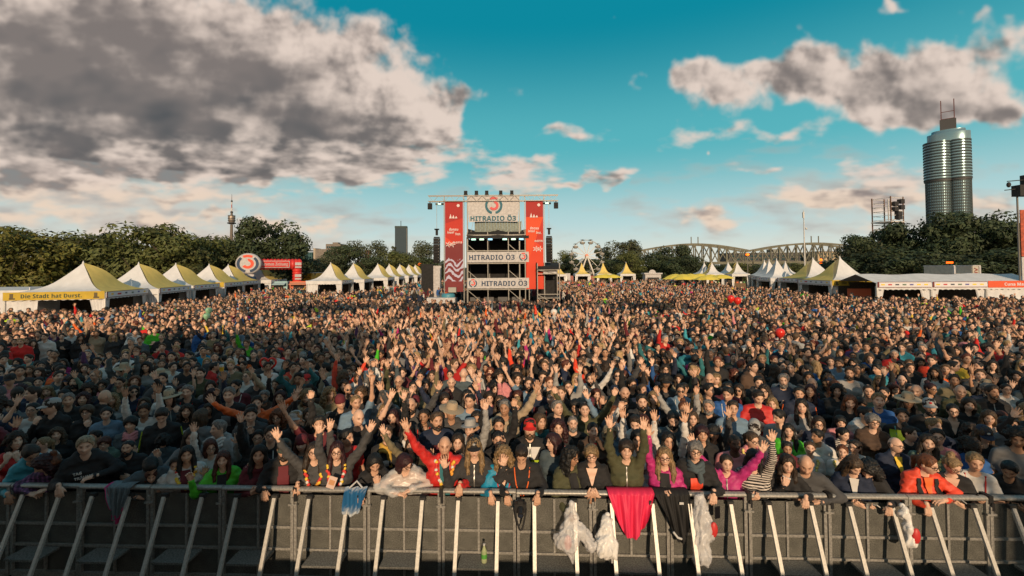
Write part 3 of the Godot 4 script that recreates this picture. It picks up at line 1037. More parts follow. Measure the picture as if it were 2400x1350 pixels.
	for k in 4:
		var x: float = [-7.55, -6.65, 3.25, 4.1][k]
		var white := k in [1, 2]
		var lp := thing("moving_lamp", ["outer black flood lamp hanging from the truss end over the left speakers", "lit moving lamp hanging inside the left truss end", "lit moving lamp hanging inside the right truss end", "outer black flood lamp hanging from the truss end over the right speakers"][k], "lamp", Vector3(x, 9.95, z + 0.05), 0.0, "lamps hanging from the truss ends")
		bake("housing", S().box(Vector3(0, -0.1 if white else -0.3, 0), Vector3(0.75, 0.16, 0.2) if white else Vector3(0.38, 0.55, 0.3)), black, lp)
		bake("hanger", S().beam(Vector3(0, 0, 0), Vector3(0, 0.2, 0), 0.06), black, lp)
		bake("light_lens", S().box(Vector3(0, -0.1, 0.12), Vector3(0.3, 0.12, 0.05)), mats["led_2"] if not white else mats["led_1"], lp)
	red_banner(Vector3(-5.33, 5.95, z + 0.1), 1.66, 8.4, "tall red festival banner with wine-coloured wave foot, left of the mixing tower", true)
	red_banner(Vector3(2.10, 6.05, z + 0.1), 1.60, 8.2, "tall orange red festival banner, right of the mixing tower behind the dark scaffold", false)
	for k in 2:
		var x: float = [-6.9, 3.42][k]
		var la := thing("speaker_array", ["black hanging speaker array to the left of the red banner with wave foot", "black hanging speaker array to the right of the orange red banner"][k], "loudspeaker", Vector3(x, 0, z + 0.2), 0.0, "speaker arrays hung beside the mixing tower")
		for j in 8:
			var a := -0.02 - 0.012 * j * j
			bake("speaker_box", S().box(Vector3(0, 6.55 - j * 0.275, 0.012 * j), Vector3(0.56, 0.255, 0.45), Basis(Vector3.RIGHT, -a)), black, la)
			bake("rigging_pin", S().box(Vector3(0.2, 6.55 - j * 0.275, 0.24 + 0.012 * j), Vector3(0.05, 0.05, 0.02)), steel, la)
		bake("fly_bar", S().box(Vector3(0, 6.76, 0), Vector3(0.5, 0.09, 0.4)), black, la)
		bake("hoist", S().box(Vector3(0, 7.25, 0), Vector3(0.2, 0.6, 0.2)), black, la)
		bake("hoist_cap", S().box(Vector3(0, 7.5, 0), Vector3(0.42, 0.12, 0.2)), black, la)
		bake("chain", S().beam(Vector3(0, 7.5, 0), Vector3(0, 10.1, 0), 0.03), steel, la)
	# smaller scaffold
	var s := thing("side_scaffold", "narrow black clad scaffold tower right beside the mixing tower", "scaffold tower", Vector3(3.3, 0, z + 0.6))
	for x in [-1.0, 1.0]:
		for k in [0.0, -2.0]:
			bake("post", S().beam(Vector3(x, 0, k), Vector3(x, 4.3, k), 0.07), steel, s)
	bake("back_cloth", S().box(Vector3(0, 2.2, -2.05), Vector3(2.1, 4.4, 0.04)), black, s)
	bake("side_cloth", S().box(Vector3(-1.06, 2.3, -1.0), Vector3(0.04, 4.2, 2.1)), black, s)
	bake("top_cloth", S().sheet(6, 4, func(a: float, b: float) -> Vector3:
		return Vector3(-1.1 + 2.2 * a, 3.75 + 0.6 * b, 0.1 - 2.1 * b * b)), black, s)
	for y in [0.2, 1.15, 1.5, 3.35, 3.7]:
		bake("ledger", S().beam(Vector3(-1.0, y, 0.05), Vector3(1.0, y, 0.05), 0.07), steel, s)
	bake("deck", S().box(Vector3(0, 1.15, -1.0), Vector3(2.0, 0.08, 2.0)), steel, s)
	bake("white_box", S().box(Vector3(0.15, 3.45, -0.3), Vector3(1.2, 0.2, 0.5)), mat("banner_white"), s)
	bake("diagonal", S().beam(Vector3(-0.95, 1.15, 0.06), Vector3(0.1, 0.1, 0.06), 0.055), steel, s)
	bake("diagonal", S().beam(Vector3(-0.95, 1.45, 0.06), Vector3(0.95, 0.4, 0.06), 0.055), steel, s)
	bake("diagonal", S().beam(Vector3(-0.95, 3.7, 0.06), Vector3(0.6, 3.4, 0.06), 0.04), steel, s)
	# low white cabin
	var c := thing("fenced_booth", "low white booth with a round blue topped tank at the tower's foot", "booth", Vector3(-6.35, 0, z + 1.0))
	bake("wall", S().box(Vector3(0, 0.65, 0), Vector3(2.5, 1.3, 1.0)), mat("banner_white"), c)
	bake("tank", S().lathe(Vector3(0.55, 1.3, -0.3), [Vector2(0.6, 0), Vector2(0.62, 0.22), Vector2(0.5, 0.34)], 16), mat("tank_blue", Color(0.05, 0.22, 0.30), 0.5), c)
	bake("hatch", S().box(Vector3(0.8, 0.55, 0.51), Vector3(0.5, 0.8, 0.02)), mat("hatch", Color(0.5, 0.32, 0.12), 0.6), c)
	bake("grey_box", S().box(Vector3(0.9, 1.95, -0.6), Vector3(0.7, 0.45, 0.5)), mat("hatch_grey", Color(0.3, 0.3, 0.28), 0.6), c)
	var sp := thing("speaker_stack", "dark covered speaker stack standing behind the left speaker array", "loudspeaker", Vector3(-9.6, 0, z - 10.0))
	bake("cover", S().box(Vector3(0, 2.2, 0), Vector3(1.3, 4.4, 1.2)), black, sp)
	bake("side_board", S().box(Vector3(1.1, 2.2, 0.2), Vector3(0.9, 4.0, 0.05)), mat("banner_white"), sp)


# ---------------------------------------------------------------- field furniture
func arch_and_emblem() -> void:
	var red := worn("arch_red", Color(0.62, 0.035, 0.03), 0.5, 0.0, 0.5, 0.88, 1.0)
	var white := mat("banner_white")
	var t := thing("inflatable_arch", "red inflatable arch with white lettering at the far side of the crowd", "inflatable arch", Vector3(-29.9, 0, -57.0), 0.62)
	var tube := S()
	for k in 14:
		var y0 := 0.36 * k
		for x in [-2.75, 2.75]:
			tube.lathe(Vector3(x, y0, 0), [Vector2(0.50, 0.0), Vector2(0.56, 0.09), Vector2(0.58, 0.18), Vector2(0.56, 0.27), Vector2(0.50, 0.36)], 12)
	bake("leg", tube, red, t).set_meta("kind", "stuff")
	var top := S()
	for k in 16:
		var x0 := -3.2 + 0.4 * k
		var rings := []
		for j in 4:
			var ring := PackedVector3Array()
			var r: float = [0.62, 0.70, 0.70, 0.62][j]
			for q in 12:
				var a := TAU * q / 12
				ring.append(Vector3(x0 + 0.4 * j / 3.0, 4.55 + sin(a) * r, cos(a) * r))
			rings.append(ring)
		top.loft(rings)
	bake("crossbar", top, red, t).set_meta("kind", "stuff")
	bake("plaque", S().box(Vector3(0.1, 4.55, 0.72), Vector3(3.3, 0.86, 0.03)), white, t)
	bake("plaque", S().box(Vector3(0.1, 4.55, 0.735), Vector3(3.16, 0.72, 0.03)), red, t)
	fit_text("lettering", "Kronen Zeitung", 2.9, 0.52, white, t, Transform3D(Basis(), Vector3(0.1, 4.53, 0.76)), true)
	for q in [Vector3(-2.5, 4.6, 0.7), Vector3(2.75, 4.6, 0.7), Vector3(2.75, 3.1, 0.6), Vector3(2.75, 1.7, 0.6)]:
		bake("patch", S().box(q, Vector3(0.74, 0.36, 0.03)), white, t)
		bake("patch", S().box(q - Vector3(0, 0.42, 0), Vector3(0.74, 0.2, 0.03)), white, t)
	var e := thing("emblem_sign", "big round white inflatable sign with a red 3 on a navy base", "sign", Vector3(-31.6, 0, -54.6), 0.25)
	var navy := mat("print_navy")
	var disc := S()
	var rings := []
	for k in [[0.9, -0.32], [1.2, -0.22], [1.28, 0.0], [1.2, 0.22], [1.05, 0.30]]:
		var ring := PackedVector3Array()
		for q in 32:
			var a := TAU * q / 32
			ring.append(Vector3(cos(a) * k[0] * 1.12, 4.62 + sin(a) * k[0], k[1]))
		rings.append(ring)
	disc.loft(rings)
	bake("disc", disc, white, e)
	emblem(e, Transform3D(Basis.from_scale(Vector3(1.12, 1, 1)), Vector3(0, 4.62, 0.33)), 1.06, mat("print_orange_red", Color(0.70, 0.08, 0.04), 0.7), navy)
	bake("neck", S().box(Vector3(0, 3.22, 0), Vector3(1.3, 0.26, 0.6)), white, e)
	bake("base", S().lathe(Vector3.ZERO, [Vector2(1.2, 0), Vector2(1.15, 2.0), Vector2(0.75, 3.1)], 14), navy, e)


func field_things() -> void:
	var white := mat("banner_white")
	var steel := mat("scaffold")
	var c := thing("yellow_container", "yellow container with dark lettering beside the red arch", "container", Vector3(-29.6, 0, -66.5), 0.0)
	bake("body", S().box(Vector3(0, 2.2, 0), Vector3(2.35, 2.3, 4.0)), worn("container_yellow", Color(0.66, 0.34, 0.015), 0.5, 0.0, 0.5, 0.85, 1.0), c)
	bake("roof_edge", S().box(Vector3(0, 3.37, 0), Vector3(2.4, 0.07, 4.05)), white, c)
	bake("chassis", S().box(Vector3(0, 0.9, 0), Vector3(2.2, 0.3, 3.8)), mat("stage_black"), c)
	fit_text("lettering", "GARTNER", 0.95, 0.30, mat("print_brown", Color(0.10, 0.075, 0.03), 0.7), c, Transform3D(Basis(), Vector3(0.5, 2.75, 2.02)))
	for x in [-0.9, 0.9]:
		bake("wheel", S().tube([Vector3(x - 0.12, 0.45, 1.2), Vector3(x + 0.12, 0.45, 1.2)], [0.45], 14), mat("rubber", Color(0.02, 0.02, 0.02), 0.8), c)
	var said := ["pale blue snack kiosk with awning just right of the nearest pagoda row", "orange red snack kiosk with open hatch before the yellow container", "white food truck with red patterned side before the yellow container"]
	for k in 3:
		var x: float = [-29.2, -26.6, -24.6][k]
		var o := thing("snack_kiosk", said[k], "kiosk", Vector3(x, 0, -57.5), 0.1, "snack kiosks before the red arch")
		var col: Color = [Color(0.30, 0.48, 0.52), Color(0.62, 0.14, 0.06), Color(0.6, 0.5, 0.46)][k]
		bake("body", S().box(Vector3(0, 1.2, 0), Vector3(2.2, 2.4, 1.6)), mat("kiosk_%d" % k, col, 0.6), o)
		bake("hatch", S().box(Vector3(0, 1.5, 0.81), Vector3(1.3, 0.9, 0.03)), mat("stage_black"), o)
		bake("awning", S().box(Vector3(0, 2.15, 1.15), Vector3(2.0, 0.06, 0.8), Basis(Vector3.RIGHT, 0.35)), mat("awning_%d" % k, [Color(0.35, 0.5, 0.55), Color(0.6, 0.25, 0.15), Color(0.55, 0.1, 0.06)][k], 0.6), o)
		bake("shelf", S().box(Vector3(0, 1.02, 0.95), Vector3(1.6, 0.05, 0.3)), white, o)
	var k2 := thing("snack_kiosk", "low white kiosk with a stepped roofline alone before the dark far trees", "kiosk", Vector3(28.8, 0, -94.0), 0.0)
	bake("body", S().box(Vector3(0, 1.2, 0), Vector3(3.2, 2.4, 2.0)), white, k2)
	bake("roof_edge", S().box(Vector3(0, 2.5, 0), Vector3(3.7, 0.25, 2.4)), white, k2)
	bake("crest", S().poly(arc(0.001, 0.7, 0, 180), Transform3D(Basis(), Vector3(-0.2, 2.6, 1.1)), 0.1), white, k2)
	bake("hatch", S().box(Vector3(0, 1.3, 1.01), Vector3(2.4, 0.8, 0.03)), mat("stage_black"), k2)
	# white container with lamp
	var w := thing("office_container", "cream office container with red lettering behind the long marquee", "container", Vector3(37.6, 0, -39.0), 0.12)
	bake("body", S().box(Vector3(0, 1.9, 0), Vector3(2.55, 3.8, 2.4)), worn("container_cream", Color(0.50, 0.47, 0.41), 0.55, 0.0, 0.5, 0.85, 1.0), w)
	bake("corner_post", S().box(Vector3(1.2, 1.9, 1.22), Vector3(0.16, 3.82, 0.08)), white, w)
	bake("corner_post", S().box(Vector3(-1.2, 1.9, 1.22), Vector3(0.16, 3.82, 0.08)), white, w)
	bake("roof_edge", S().box(Vector3(0, 3.83, 0), Vector3(2.6, 0.08, 2.45)), white, w)
	bake("vent", S().box(Vector3(0.1, 3.1, 1.21), Vector3(0.5, 0.34, 0.03)), mat("vent_grey", Color(0.4, 0.4, 0.42), 0.6), w)
	fit_text("lettering", "CHV", 1.0, 0.30, mat("print_maroon", Color(0.22, 0.03, 0.025), 0.7), w, Transform3D(Basis(Vector3.BACK, PI / 2), Vector3(0.85, 3.15, 1.22)))
	var lamp := thing("warning_lamp", "glowing orange lamp on top of the cream container", "lamp", Vector3(37.1, 3.87, -38.6))
	var amber := mat("amber_glow", Color(1.0, 0.35, 0.03), 0.4)
	amber.emission_enabled = true
	amber.emission = Color(1.0, 0.36, 0.05)
	amber.emission_energy_multiplier = 2.2
	bake("light_bar", S().box(Vector3(0, 0.24, 0), Vector3(0.46, 0.16, 0.16)), amber, lamp)
	bake("stand", S().box(Vector3(0, 0.08, 0), Vector3(0.1, 0.16, 0.1)), mat("stage_black"), lamp)
	# street lamps and masts
	var spots := [[983, 617, 100.0, "glowing street lamp behind the last of the farther pagoda tents"], [1752, 600, 110.0, "glowing street lamp below the joint of the bridge trusses"]]
	for a in spots:
		var d: float = a[2]
		var y: float = 3.96 + (626.0 - a[1]) / FOCAL * d
		var o := thing("street_lamp", a[3], "street lamp", Vector3((a[0] - 1200.0) / FOCAL * d, 0, -d), 0.0, "lit street lamps beyond the crowd")
		bake("pole", S().tube([Vector3.ZERO, Vector3(0, y, 0)], [0.09, 0.06], 8), steel, o)
		bake("light_globe", S().ball(Vector3(0, y, 0), Vector3(0.42, 0.30, 0.42)), amber, o)
		bake("cap", S().box(Vector3(0, y + 0.34, 0), Vector3(0.6, 0.08, 0.6)), steel, o)
	var tl := thing("signal_lamp", "two amber signal lights one above the other, under the bridge", "signal", Vector3(61.0, 0, -90.0))
	bake("pole", S().tube([Vector3.ZERO, Vector3(0, 4.8, 0)], [0.06], 6), steel, tl)
	for y in [4.35, 5.0]:
		bake("light_lens", S().ball(Vector3(0, y, 0.1), Vector3(0.26, 0.26, 0.2)), amber, tl)
	var ms := thing("camera_mast", "slim tall mast with a small dome camera before the bridge", "mast", Vector3(45.0, 0, -70.0))
	bake("pole", S().tube([Vector3.ZERO, Vector3(0, 12.4, 0)], [0.13, 0.06], 8), mat("mast_grey", Color(0.10, 0.11, 0.10), 0.6), ms)
	bake("antenna", S().box(Vector3(-0.05, 11.7, 0), Vector3(0.22, 0.9, 0.2)), mat("mast_grey"), ms)
	bake("dome_camera", S().ball(Vector3(0.35, 9.6, 0), Vector3(0.16, 0.16, 0.16)), mat("mast_grey"), ms)
	bake("arm", S().beam(Vector3(0, 9.8, 0), Vector3(0.35, 9.8, 0), 0.05), mat("mast_grey"), ms)
	# edge tower
	var et := thing("red_clad_tower", "red cloth clad lighting tower cut off by the photo's right edge", "scaffold tower", Vector3(37.9, 0, -33.2))
	bake("red_cloth", S().box(Vector3(0, 6.2, 0), Vector3(1.5, 3.4, 0.06)), worn("tower_red", Color(0.50, 0.10, 0.05), 0.7, 0.0, 0.5, 0.7, 1.0), et)
	bake("white_foot", S().box(Vector3(0, 3.6, 0), Vector3(1.5, 1.7, 0.06)), white, et)
	for x in [-0.8, 0.8]:
		bake("post", S().beam(Vector3(x, 0, -0.1), Vector3(x, 9.2, -0.1), 0.08), steel, et)
	bake("lamp_box", S().box(Vector3(-0.2, 9.3, 0), Vector3(1.6, 0.8, 0.6)), mat("stage_black"), et)
	bake("lamp_box", S().box(Vector3(0.2, 10.1, 0), Vector3(1.2, 0.7, 0.5)), mat("stage_black"), et)
	bake("bracket", S().beam(Vector3(-1.8, 9.35, 0), Vector3(-0.8, 9.45, 0), 0.06), mat("stage_black"), et)
	bake("bracket", S().beam(Vector3(-1.6, 10.0, 0), Vector3(-0.4, 10.1, 0), 0.06), mat("stage_black"), et)
	bake("hung_lamp", S().ball(Vector3(-1.5, 9.75, 0), Vector3(0.13, 0.2, 0.13)), mat("stage_black"), et)
	# ferris wheel
	var f := thing("ferris_wheel", "small white ferris wheel with open gondolas and an orange hub", "ferris wheel", Vector3(16.4, 0, -100.0))
	var hub := Vector3(0, 6.4, 0)
	var pale := mat("wheel_white", Color(0.36, 0.35, 0.33), 0.5, 0.2)
	bake("hub", S().tube([hub + Vector3(0, 0, -0.4), hub + Vector3(0, 0, 0.4)], [0.34], 14), mat("hub_orange", Color(0.6, 0.13, 0.04), 0.5), f)
	var rim := []
	for k in 37:
		var a := TAU * k / 36
		rim.append(hub + Vector3(cos(a), sin(a), 0) * 3.45)
	bake("rim", S().tube(rim, [0.07], 6), pale, f)
	for k in 12:
		var a := TAU * k / 12 + 0.26
		var p := hub + Vector3(cos(a), sin(a), 0) * 3.45
		bake("spoke", S().beam(hub, p, 0.11), pale, f)
		var gd := bake("gondola", S().lathe(p - Vector3(0, 0.85, 0), [Vector2(0.25, 0), Vector2(0.55, 0.2), Vector2(0.6, 0.55)], 10), pale, f)
		bake("gondola_roof", S().lathe(p + Vector3(0, 0.1, 0), [Vector2(0.55, 0), Vector2(0.3, 0.10), Vector2(0.03, 0.16)], 10), mat("gondola_roof", Color(0.10, 0.12, 0.10), 0.6), gd)
		bake("gondola_rod", S().beam(p - Vector3(0, 0.75, 0), p + Vector3(0, 0.2, 0), 0.05), pale, gd)
	for x in [-2.3, 2.3]:
		bake("support", S().beam(Vector3(x, 0, 0.6), hub + Vector3(0, 0, 0.5), 0.28), pale, f)
		bake("support", S().beam(Vector3(x, 0, -0.6), hub - Vector3(0, 0, 0.5), 0.22), pale, f)
	bake("fence_board", S().box(Vector3(0, 1.3, 1.6), Vector3(9.0, 1.5, 0.1)), worn("ride_red", Color(0.50, 0.16, 0.12), 0.6, 0.0, 0.9, 0.5, 1.0, 0.06), f)
	bake("ticket_booth", S().box(Vector3(-4.6, 1.3, 1.9), Vector3(1.3, 2.6, 1.2)), mat("banner_white"), f)


# ---------------------------------------------------------------- far buildings and bridge
func bridge() -> void:
	var steel := worn("bridge_steel", Color(0.17, 0.17, 0.13), 0.7, 0.2, 0.1, 0.75, 1.0)
	var z := -262.0
	var k := 262.0 / FOCAL
	for s in 2:
		var x0: float = ([1492.0, 1766.0][s] - 1200.0) * k
		var x1: float = ([1760.0, 2050.0][s] - 1200.0) * k
		var t := thing("truss_bridge", ["steel arched truss bridge span behind the far trees, nearer the ferris wheel", "steel arched truss bridge span running behind the right-hand trees"][s], "bridge", Vector3(x0, 0, z), 0.0, "spans of the steel truss bridge")
		var l := x1 - x0
		var deck := 6.2
		var n := 14
		var top := func(q: float) -> float: return 12.4 + (16.6 - 12.4) * sin(clampf(q, 0, 1) * PI)
		for zz in [0.0, -9.0]:
			for j in n:
				var a := float(j) / n
				var b := float(j + 1) / n
				bake("top_chord", S().beam(Vector3(a * l, top.call(a), zz), Vector3(b * l, top.call(b), zz), 0.95), steel, t)
				bake("upright", S().beam(Vector3(a * l, deck, zz), Vector3(a * l, top.call(a), zz), 0.55), steel, t)
				if j % 2 == 0:
					bake("diagonal", S().beam(Vector3(a * l, deck, zz), Vector3(b * l, top.call(b), zz), 0.5), steel, t)
				else:
					bake("diagonal", S().beam(Vector3(a * l, top.call(a), zz), Vector3(b * l, deck, zz), 0.5), steel, t)
		bake("deck", S().box(Vector3(l / 2, deck - 0.6, -4.5), Vector3(l + 2.0, 1.5, 10.5)), steel, t)
		bake("pier", S().box(Vector3(l + 0.4, 2.4, -4.5), Vector3(3.0, 4.8, 9.0)), worn("concrete", Color(0.28, 0.26, 0.23), 0.85, 0.0, 0.05, 0.8, 1.0), t)
		for q in [0.48, 0.54]:
			bake("catenary_mast", S().beam(Vector3(q * l, top.call(q), 0), Vector3(q * l, top.call(q) + 4.2, 0), 0.4), steel, t)


func facade(t: Node, o: Vector3, w: float, h: float, nx: int, ny: int, wall: Material, glass: Material, fill := 0.6) -> void:
	# windows as panes set proud in rows, towards +z
	for j in ny:
		for q in nx:
			var p := o + Vector3((q + 0.5) / nx * w - w / 2, (j + 0.5) / ny * h, 0.15)
			bake("window", S().box(p, Vector3(w / nx * fill, h / ny * 0.55, 0.2)), glass, t)


func buildings() -> void:
	var glass := mat("far_glass", Color(0.03, 0.075, 0.09), 0.18, 0.6)
	var k := 0.0
	# slab tower
	var t := thing("slab_tower", "dark blue glass slab tower with a rooftop mast beyond the trees", "tower", Vector3(-365, 0, -1500), 0.12)
	bake("shaft", S().box(Vector3(0, 68, 0), Vector3(38, 136, 22)), mat("slab_glass", Color(0.008, 0.03, 0.05), 0.7, 0.0), t)
	bake("crown_band", S().box(Vector3(0, 139, 0), Vector3(39, 6, 23)), mat("slab_crown", Color(0.02, 0.04, 0.042), 0.7, 0.0), t)
	bake("mast", S().beam(Vector3(-1, 142, 0), Vector3(-1, 160, 0), 1.8), mat("slab_crown"), t)
	bake("edge", S().box(Vector3(19.4, 68, 0), Vector3(1.0, 136, 22.5)), mat("slab_edge", Color(0.25, 0.22, 0.18), 0.6), t)
	var bands := S()
	for j in 36:
		bands.box(Vector3(0, 4 + j * 3.7, 11.1), Vector3(37.5, 0.9, 0.3))
	bake("floor_band", bands, mat("slab_band", Color(0.012, 0.035, 0.055), 0.6, 0.0), t).set_meta("kind", "stuff")
	# television tower
	var d := 1640.0
	t = thing("television_tower", "slender concrete television tower with round deck and striped antenna", "tower", Vector3((542.0 - 1200.0) / FOCAL * d, 0, -d))
	var conc := mat("tower_concrete", Color(0.13, 0.11, 0.095), 0.85)
	var dark := mat("tower_dark", Color(0.05, 0.05, 0.055), 0.6)
	bake("shaft", S().lathe(Vector3.ZERO, [Vector2(12, 0), Vector2(6, 60), Vector2(4.4, 165)], 14), conc, t)
	bake("lower_deck", S().lathe(Vector3(0, 166, 0), [Vector2(5, 0), Vector2(14, 3), Vector2(14, 6), Vector2(9, 8)], 20), dark, t)
	bake("drum", S().lathe(Vector3(0, 174, 0), [Vector2(9, 0), Vector2(11, 4), Vector2(11, 10), Vector2(11.5, 11), Vector2(11.5, 23), Vector2(8, 25)], 20), mat("drum_metal", Color(0.23, 0.19, 0.16), 0.45, 0.5), t)
	for y in [178.0, 186.0, 196.0]:
		bake("window_ring", S().lathe(Vector3(0, y, 0), [Vector2(11.8, 0), Vector2(11.9, 1.2), Vector2(11.8, 2.4)], 20), dark, t)
	bake("upper_shaft", S().lathe(Vector3(0, 199, 0), [Vector2(4, 0), Vector2(3, 10)], 12), conc, t)
	bake("antenna_ball", S().ball(Vector3(0, 210, 0), Vector3(4.6, 4.6, 4.6)), dark, t)
	for j in 3:
		bake("antenna_section", S().lathe(Vector3(0, 214 + j * 12.0, 0), [Vector2(1.7, 0), Vector2(1.5, 12)], 8), mat("antenna_%d" % (j % 2), [Color(0.5, 0.47, 0.44), Color(0.35, 0.05, 0.04)][j % 2], 0.6), t)
	bake("antenna_head", S().ball(Vector3(0, 250, 0), Vector3(3.2, 4.0, 3.2)), dark, t)
	bake("antenna_tip", S().lathe(Vector3(0, 252, 0), [Vector2(1.0, 0), Vector2(0.5, 24)], 6), dark, t)
	# round glass tower
	d = 571.0
	t = thing("round_glass_tower", "tall twin cylinder glass tower with banded floors and two rooftop antennas", "tower", Vector3((2231.0 - 1200.0) / FOCAL * d, 0, -d), -0.75)
	var tg := mat("tower_glass", Color(0.19, 0.30, 0.35), 0.25, 0.5)
	var band := mat("tower_band", Color(0.045, 0.062, 0.068), 0.55, 0.2)
	for q in 2:
		var o := Vector3(-10.0 + 18.0 * q, 0, 6.0 - 2.0 * q)
		var r: float = [12.6, 10.8][q]
		bake("shaft", S().lathe(o, [Vector2(r, 0), Vector2(r, 158)], 40), tg, t)
		var rings := S()
		for j in 44:
			var y := 3.0 + j * 3.55
			var g := 0.4 if y < 108.0 else 1.7
			rings.lathe(o + Vector3(0, y, 0), [Vector2(r, 0.0), Vector2(r + g, 0.05), Vector2(r + g, 1.9), Vector2(r, 1.95)], 40)
		bake("floor_band", rings, band, t).set_meta("kind", "stuff")
		var mull := S()
		for j in 40:
			var a := TAU * j / 40
			mull.beam(o + Vector3(cos(a) * (r + 0.2), 0, sin(a) * (r + 0.2)), o + Vector3(cos(a) * (r + 0.2), 158, sin(a) * (r + 0.2)), 0.5)
		bake("mullion", mull, band, t).set_meta("kind", "stuff")
		bake("upper_collar", S().lathe(o, [Vector2(r + 1.2, 111), Vector2(r + 1.2, 158), Vector2(r - 3.0, 159)], 40), tg, t)
		bake("sky_gap", S().lathe(o, [Vector2(r + 1.4, 108), Vector2(r + 1.4, 111)], 40), mat("tower_dark"), t)
		if q == 1:
			bake("top_drum", S().lathe(Vector3(0, 0, 4), [Vector2(1.0, 157), Vector2(1.0, 168), Vector2(0.8, 168.4), Vector2(0.78, 172)], 40, 20.0, 11.0), tg, t)
	bake("core", S().box(Vector3(11, 79, -8), Vector3(18, 158, 16)), mat("tower_core", Color(0.085, 0.095, 0.09), 0.6, 0.2), t)
	bake("machine_room", S().box(Vector3(0, 177, 0), Vector3(15, 18, 14)), mat("tower_dark"), t)
	for x in [-6.0, 6.0]:
		bake("antenna", S().beam(Vector3(x, 186, 0), Vector3(x, 212, 0), 0.9), mat("antenna_red", Color(0.10, 0.03, 0.03), 0.7), t)
	for y in [188.0, 197.0]:
		bake("antenna_brace", S().beam(Vector3(-6, y, 0), Vector3(6, y, 0), 0.6), mat("antenna_red", Color(0.10, 0.03, 0.03), 0.7), t)
	# offices
	d = 420.0
	t = thing("green_office", "low green glass office with an overhanging flat roof beyond the trees", "building", Vector3((722.0 - 1200.0) / FOCAL * d, 0, -d))
	bake("wall", S().box(Vector3(0, 9.5, 0), Vector3(13, 19, 12)), mat("office_green", Color(0.04, 0.10, 0.11), 0.35, 0.4), t)
	bake("roof", S().box(Vector3(-1, 20.6, 0), Vector3(12, 0.6, 14)), mat("office_roof", Color(0.18, 0.19, 0.18), 0.7), t)
	facade(t, Vector3(0, 10, 6), 12, 9, 5, 3, null, glass)
	t = thing("grey_office", "grey stepped office block beyond the trees, left of the slab tower", "building", Vector3((776.0 - 1200.0) / FOCAL * d, 0, -d))
	var gw := worn("office_grey", Color(0.20, 0.175, 0.155), 0.85, 0.0, 0.05, 0.85, 1.0)
	bake("wall", S().box(Vector3(4.6, 13.2, 0), Vector3(13.4, 26.4, 14)), gw, t)
	bake("low_wing", S().box(Vector3(-7.6, 10.9, 0.5), Vector3(11, 21.8, 12)), gw, t)
	bake("stair_tower", S().box(Vector3(-12.6, 11.3, 0.4), Vector3(1.8, 22.6, 12.6)), mat("office_pale", Color(0.33, 0.28, 0.22), 0.8), t)
	bake("roof_plant", S().box(Vector3(5, 27.2, 0), Vector3(5, 1.6, 6)), gw, t)
	facade(t, Vector3(4.6, 12, 7), 12, 13, 7, 4, gw, glass)
	t = thing("red_block", "small red brick block peeping over the far trees", "building", Vector3(-133, 0, -d))
	bake("wall", S().box(Vector3(0, 10.4, 0), Vector3(3.8, 20.8, 6)), worn("brick_red", Color(0.22, 0.06, 0.045), 0.85, 0.0, 0.1, 0.8, 1.0), t)
	bake("roof", S().box(Vector3(0, 20.9, 0), Vector3(4.1, 0.4, 6.4)), gw, t)
	facade(t, Vector3(0, 14, 3), 3.4, 6, 2, 2, gw, glass)
	# behind the bridge
	d = 380.0
	t = thing("long_grey_block", "long dark grey block seen through the bridge trusses", "building", Vector3((1810.0 - 1200.0) / FOCAL * d, 0, -d))
	bake("wall", S().box(Vector3(10, 7, 0), Vector3(100, 14.0, 16)), worn("block_dark", Color(0.085, 0.085, 0.09), 0.8, 0.0, 0.04, 0.8, 1.0), t)
	bake("roof", S().box(Vector3(10, 14.3, 0), Vector3(101, 0.6, 17)), mat("office_roof"), t)
	bake("roof_plant", S().box(Vector3(2, 16.0, 0), Vector3(9, 3.0, 8)), mat("office_roof"), t)
	facade(t, Vector3(10, 8, 8), 96, 5, 26, 2, gw, glass)
	t = thing("beige_block", "sunlit beige block seen through the right-hand bridge span", "building", Vector3((1930.0 - 1200.0) / FOCAL * (d - 20), 0, -d + 20))
	bake("wall", S().box(Vector3(0, 7.2, 0), Vector3(17, 14.4, 12)), worn("block_beige", Color(0.46, 0.36, 0.24), 0.85, 0.0, 0.05, 0.85, 1.0), t)
	bake("roof", S().box(Vector3(0, 14.6, 0), Vector3(17.4, 0.4, 12.4)), gw, t)
	facade(t, Vector3(0, 6, 6), 15, 8, 5, 3, gw, glass, 0.4)
	# floodlight frame
	t = thing("floodlight_frame", "square lattice mast carrying black loudspeaker boxes above the right trees", "lattice mast", Vector3((2083.0 - 1200.0) / FOCAL * 110, 0, -110), 0.3)
	var rust := mat("mast_rust", Color(0.16, 0.09, 0.055), 0.8, 0.2)
	for x in [-2.1, 2.1]:
		for zz in [-2.1, 2.1]:
			bake("post", S().beam(Vector3(x, 0, zz), Vector3(x, 20.2, zz), 0.2), rust, t)
	for j in 9:
		var y := 11.5 + j * 1.05
		bake("rail", S().beam(Vector3(-2.1, y, 2.1), Vector3(2.1, y, 2.1), 0.12), mat("mast_grey"), t)
		bake("rail", S().beam(Vector3(-2.1, y, -2.1), Vector3(2.1, y, -2.1), 0.1), mat("mast_grey"), t)
		bake("side_rail", S().beam(Vector3(-2.1, y, -2.1), Vector3(-2.1, y, 2.1), 0.1), mat("mast_grey"), t)
	for j in 3:
		bake("diagonal", S().beam(Vector3(-2.1, 11.0 + j * 1.6, 2.1), Vector3(2.1, 12.6 + j * 1.6, 2.1), 0.1), rust, t)
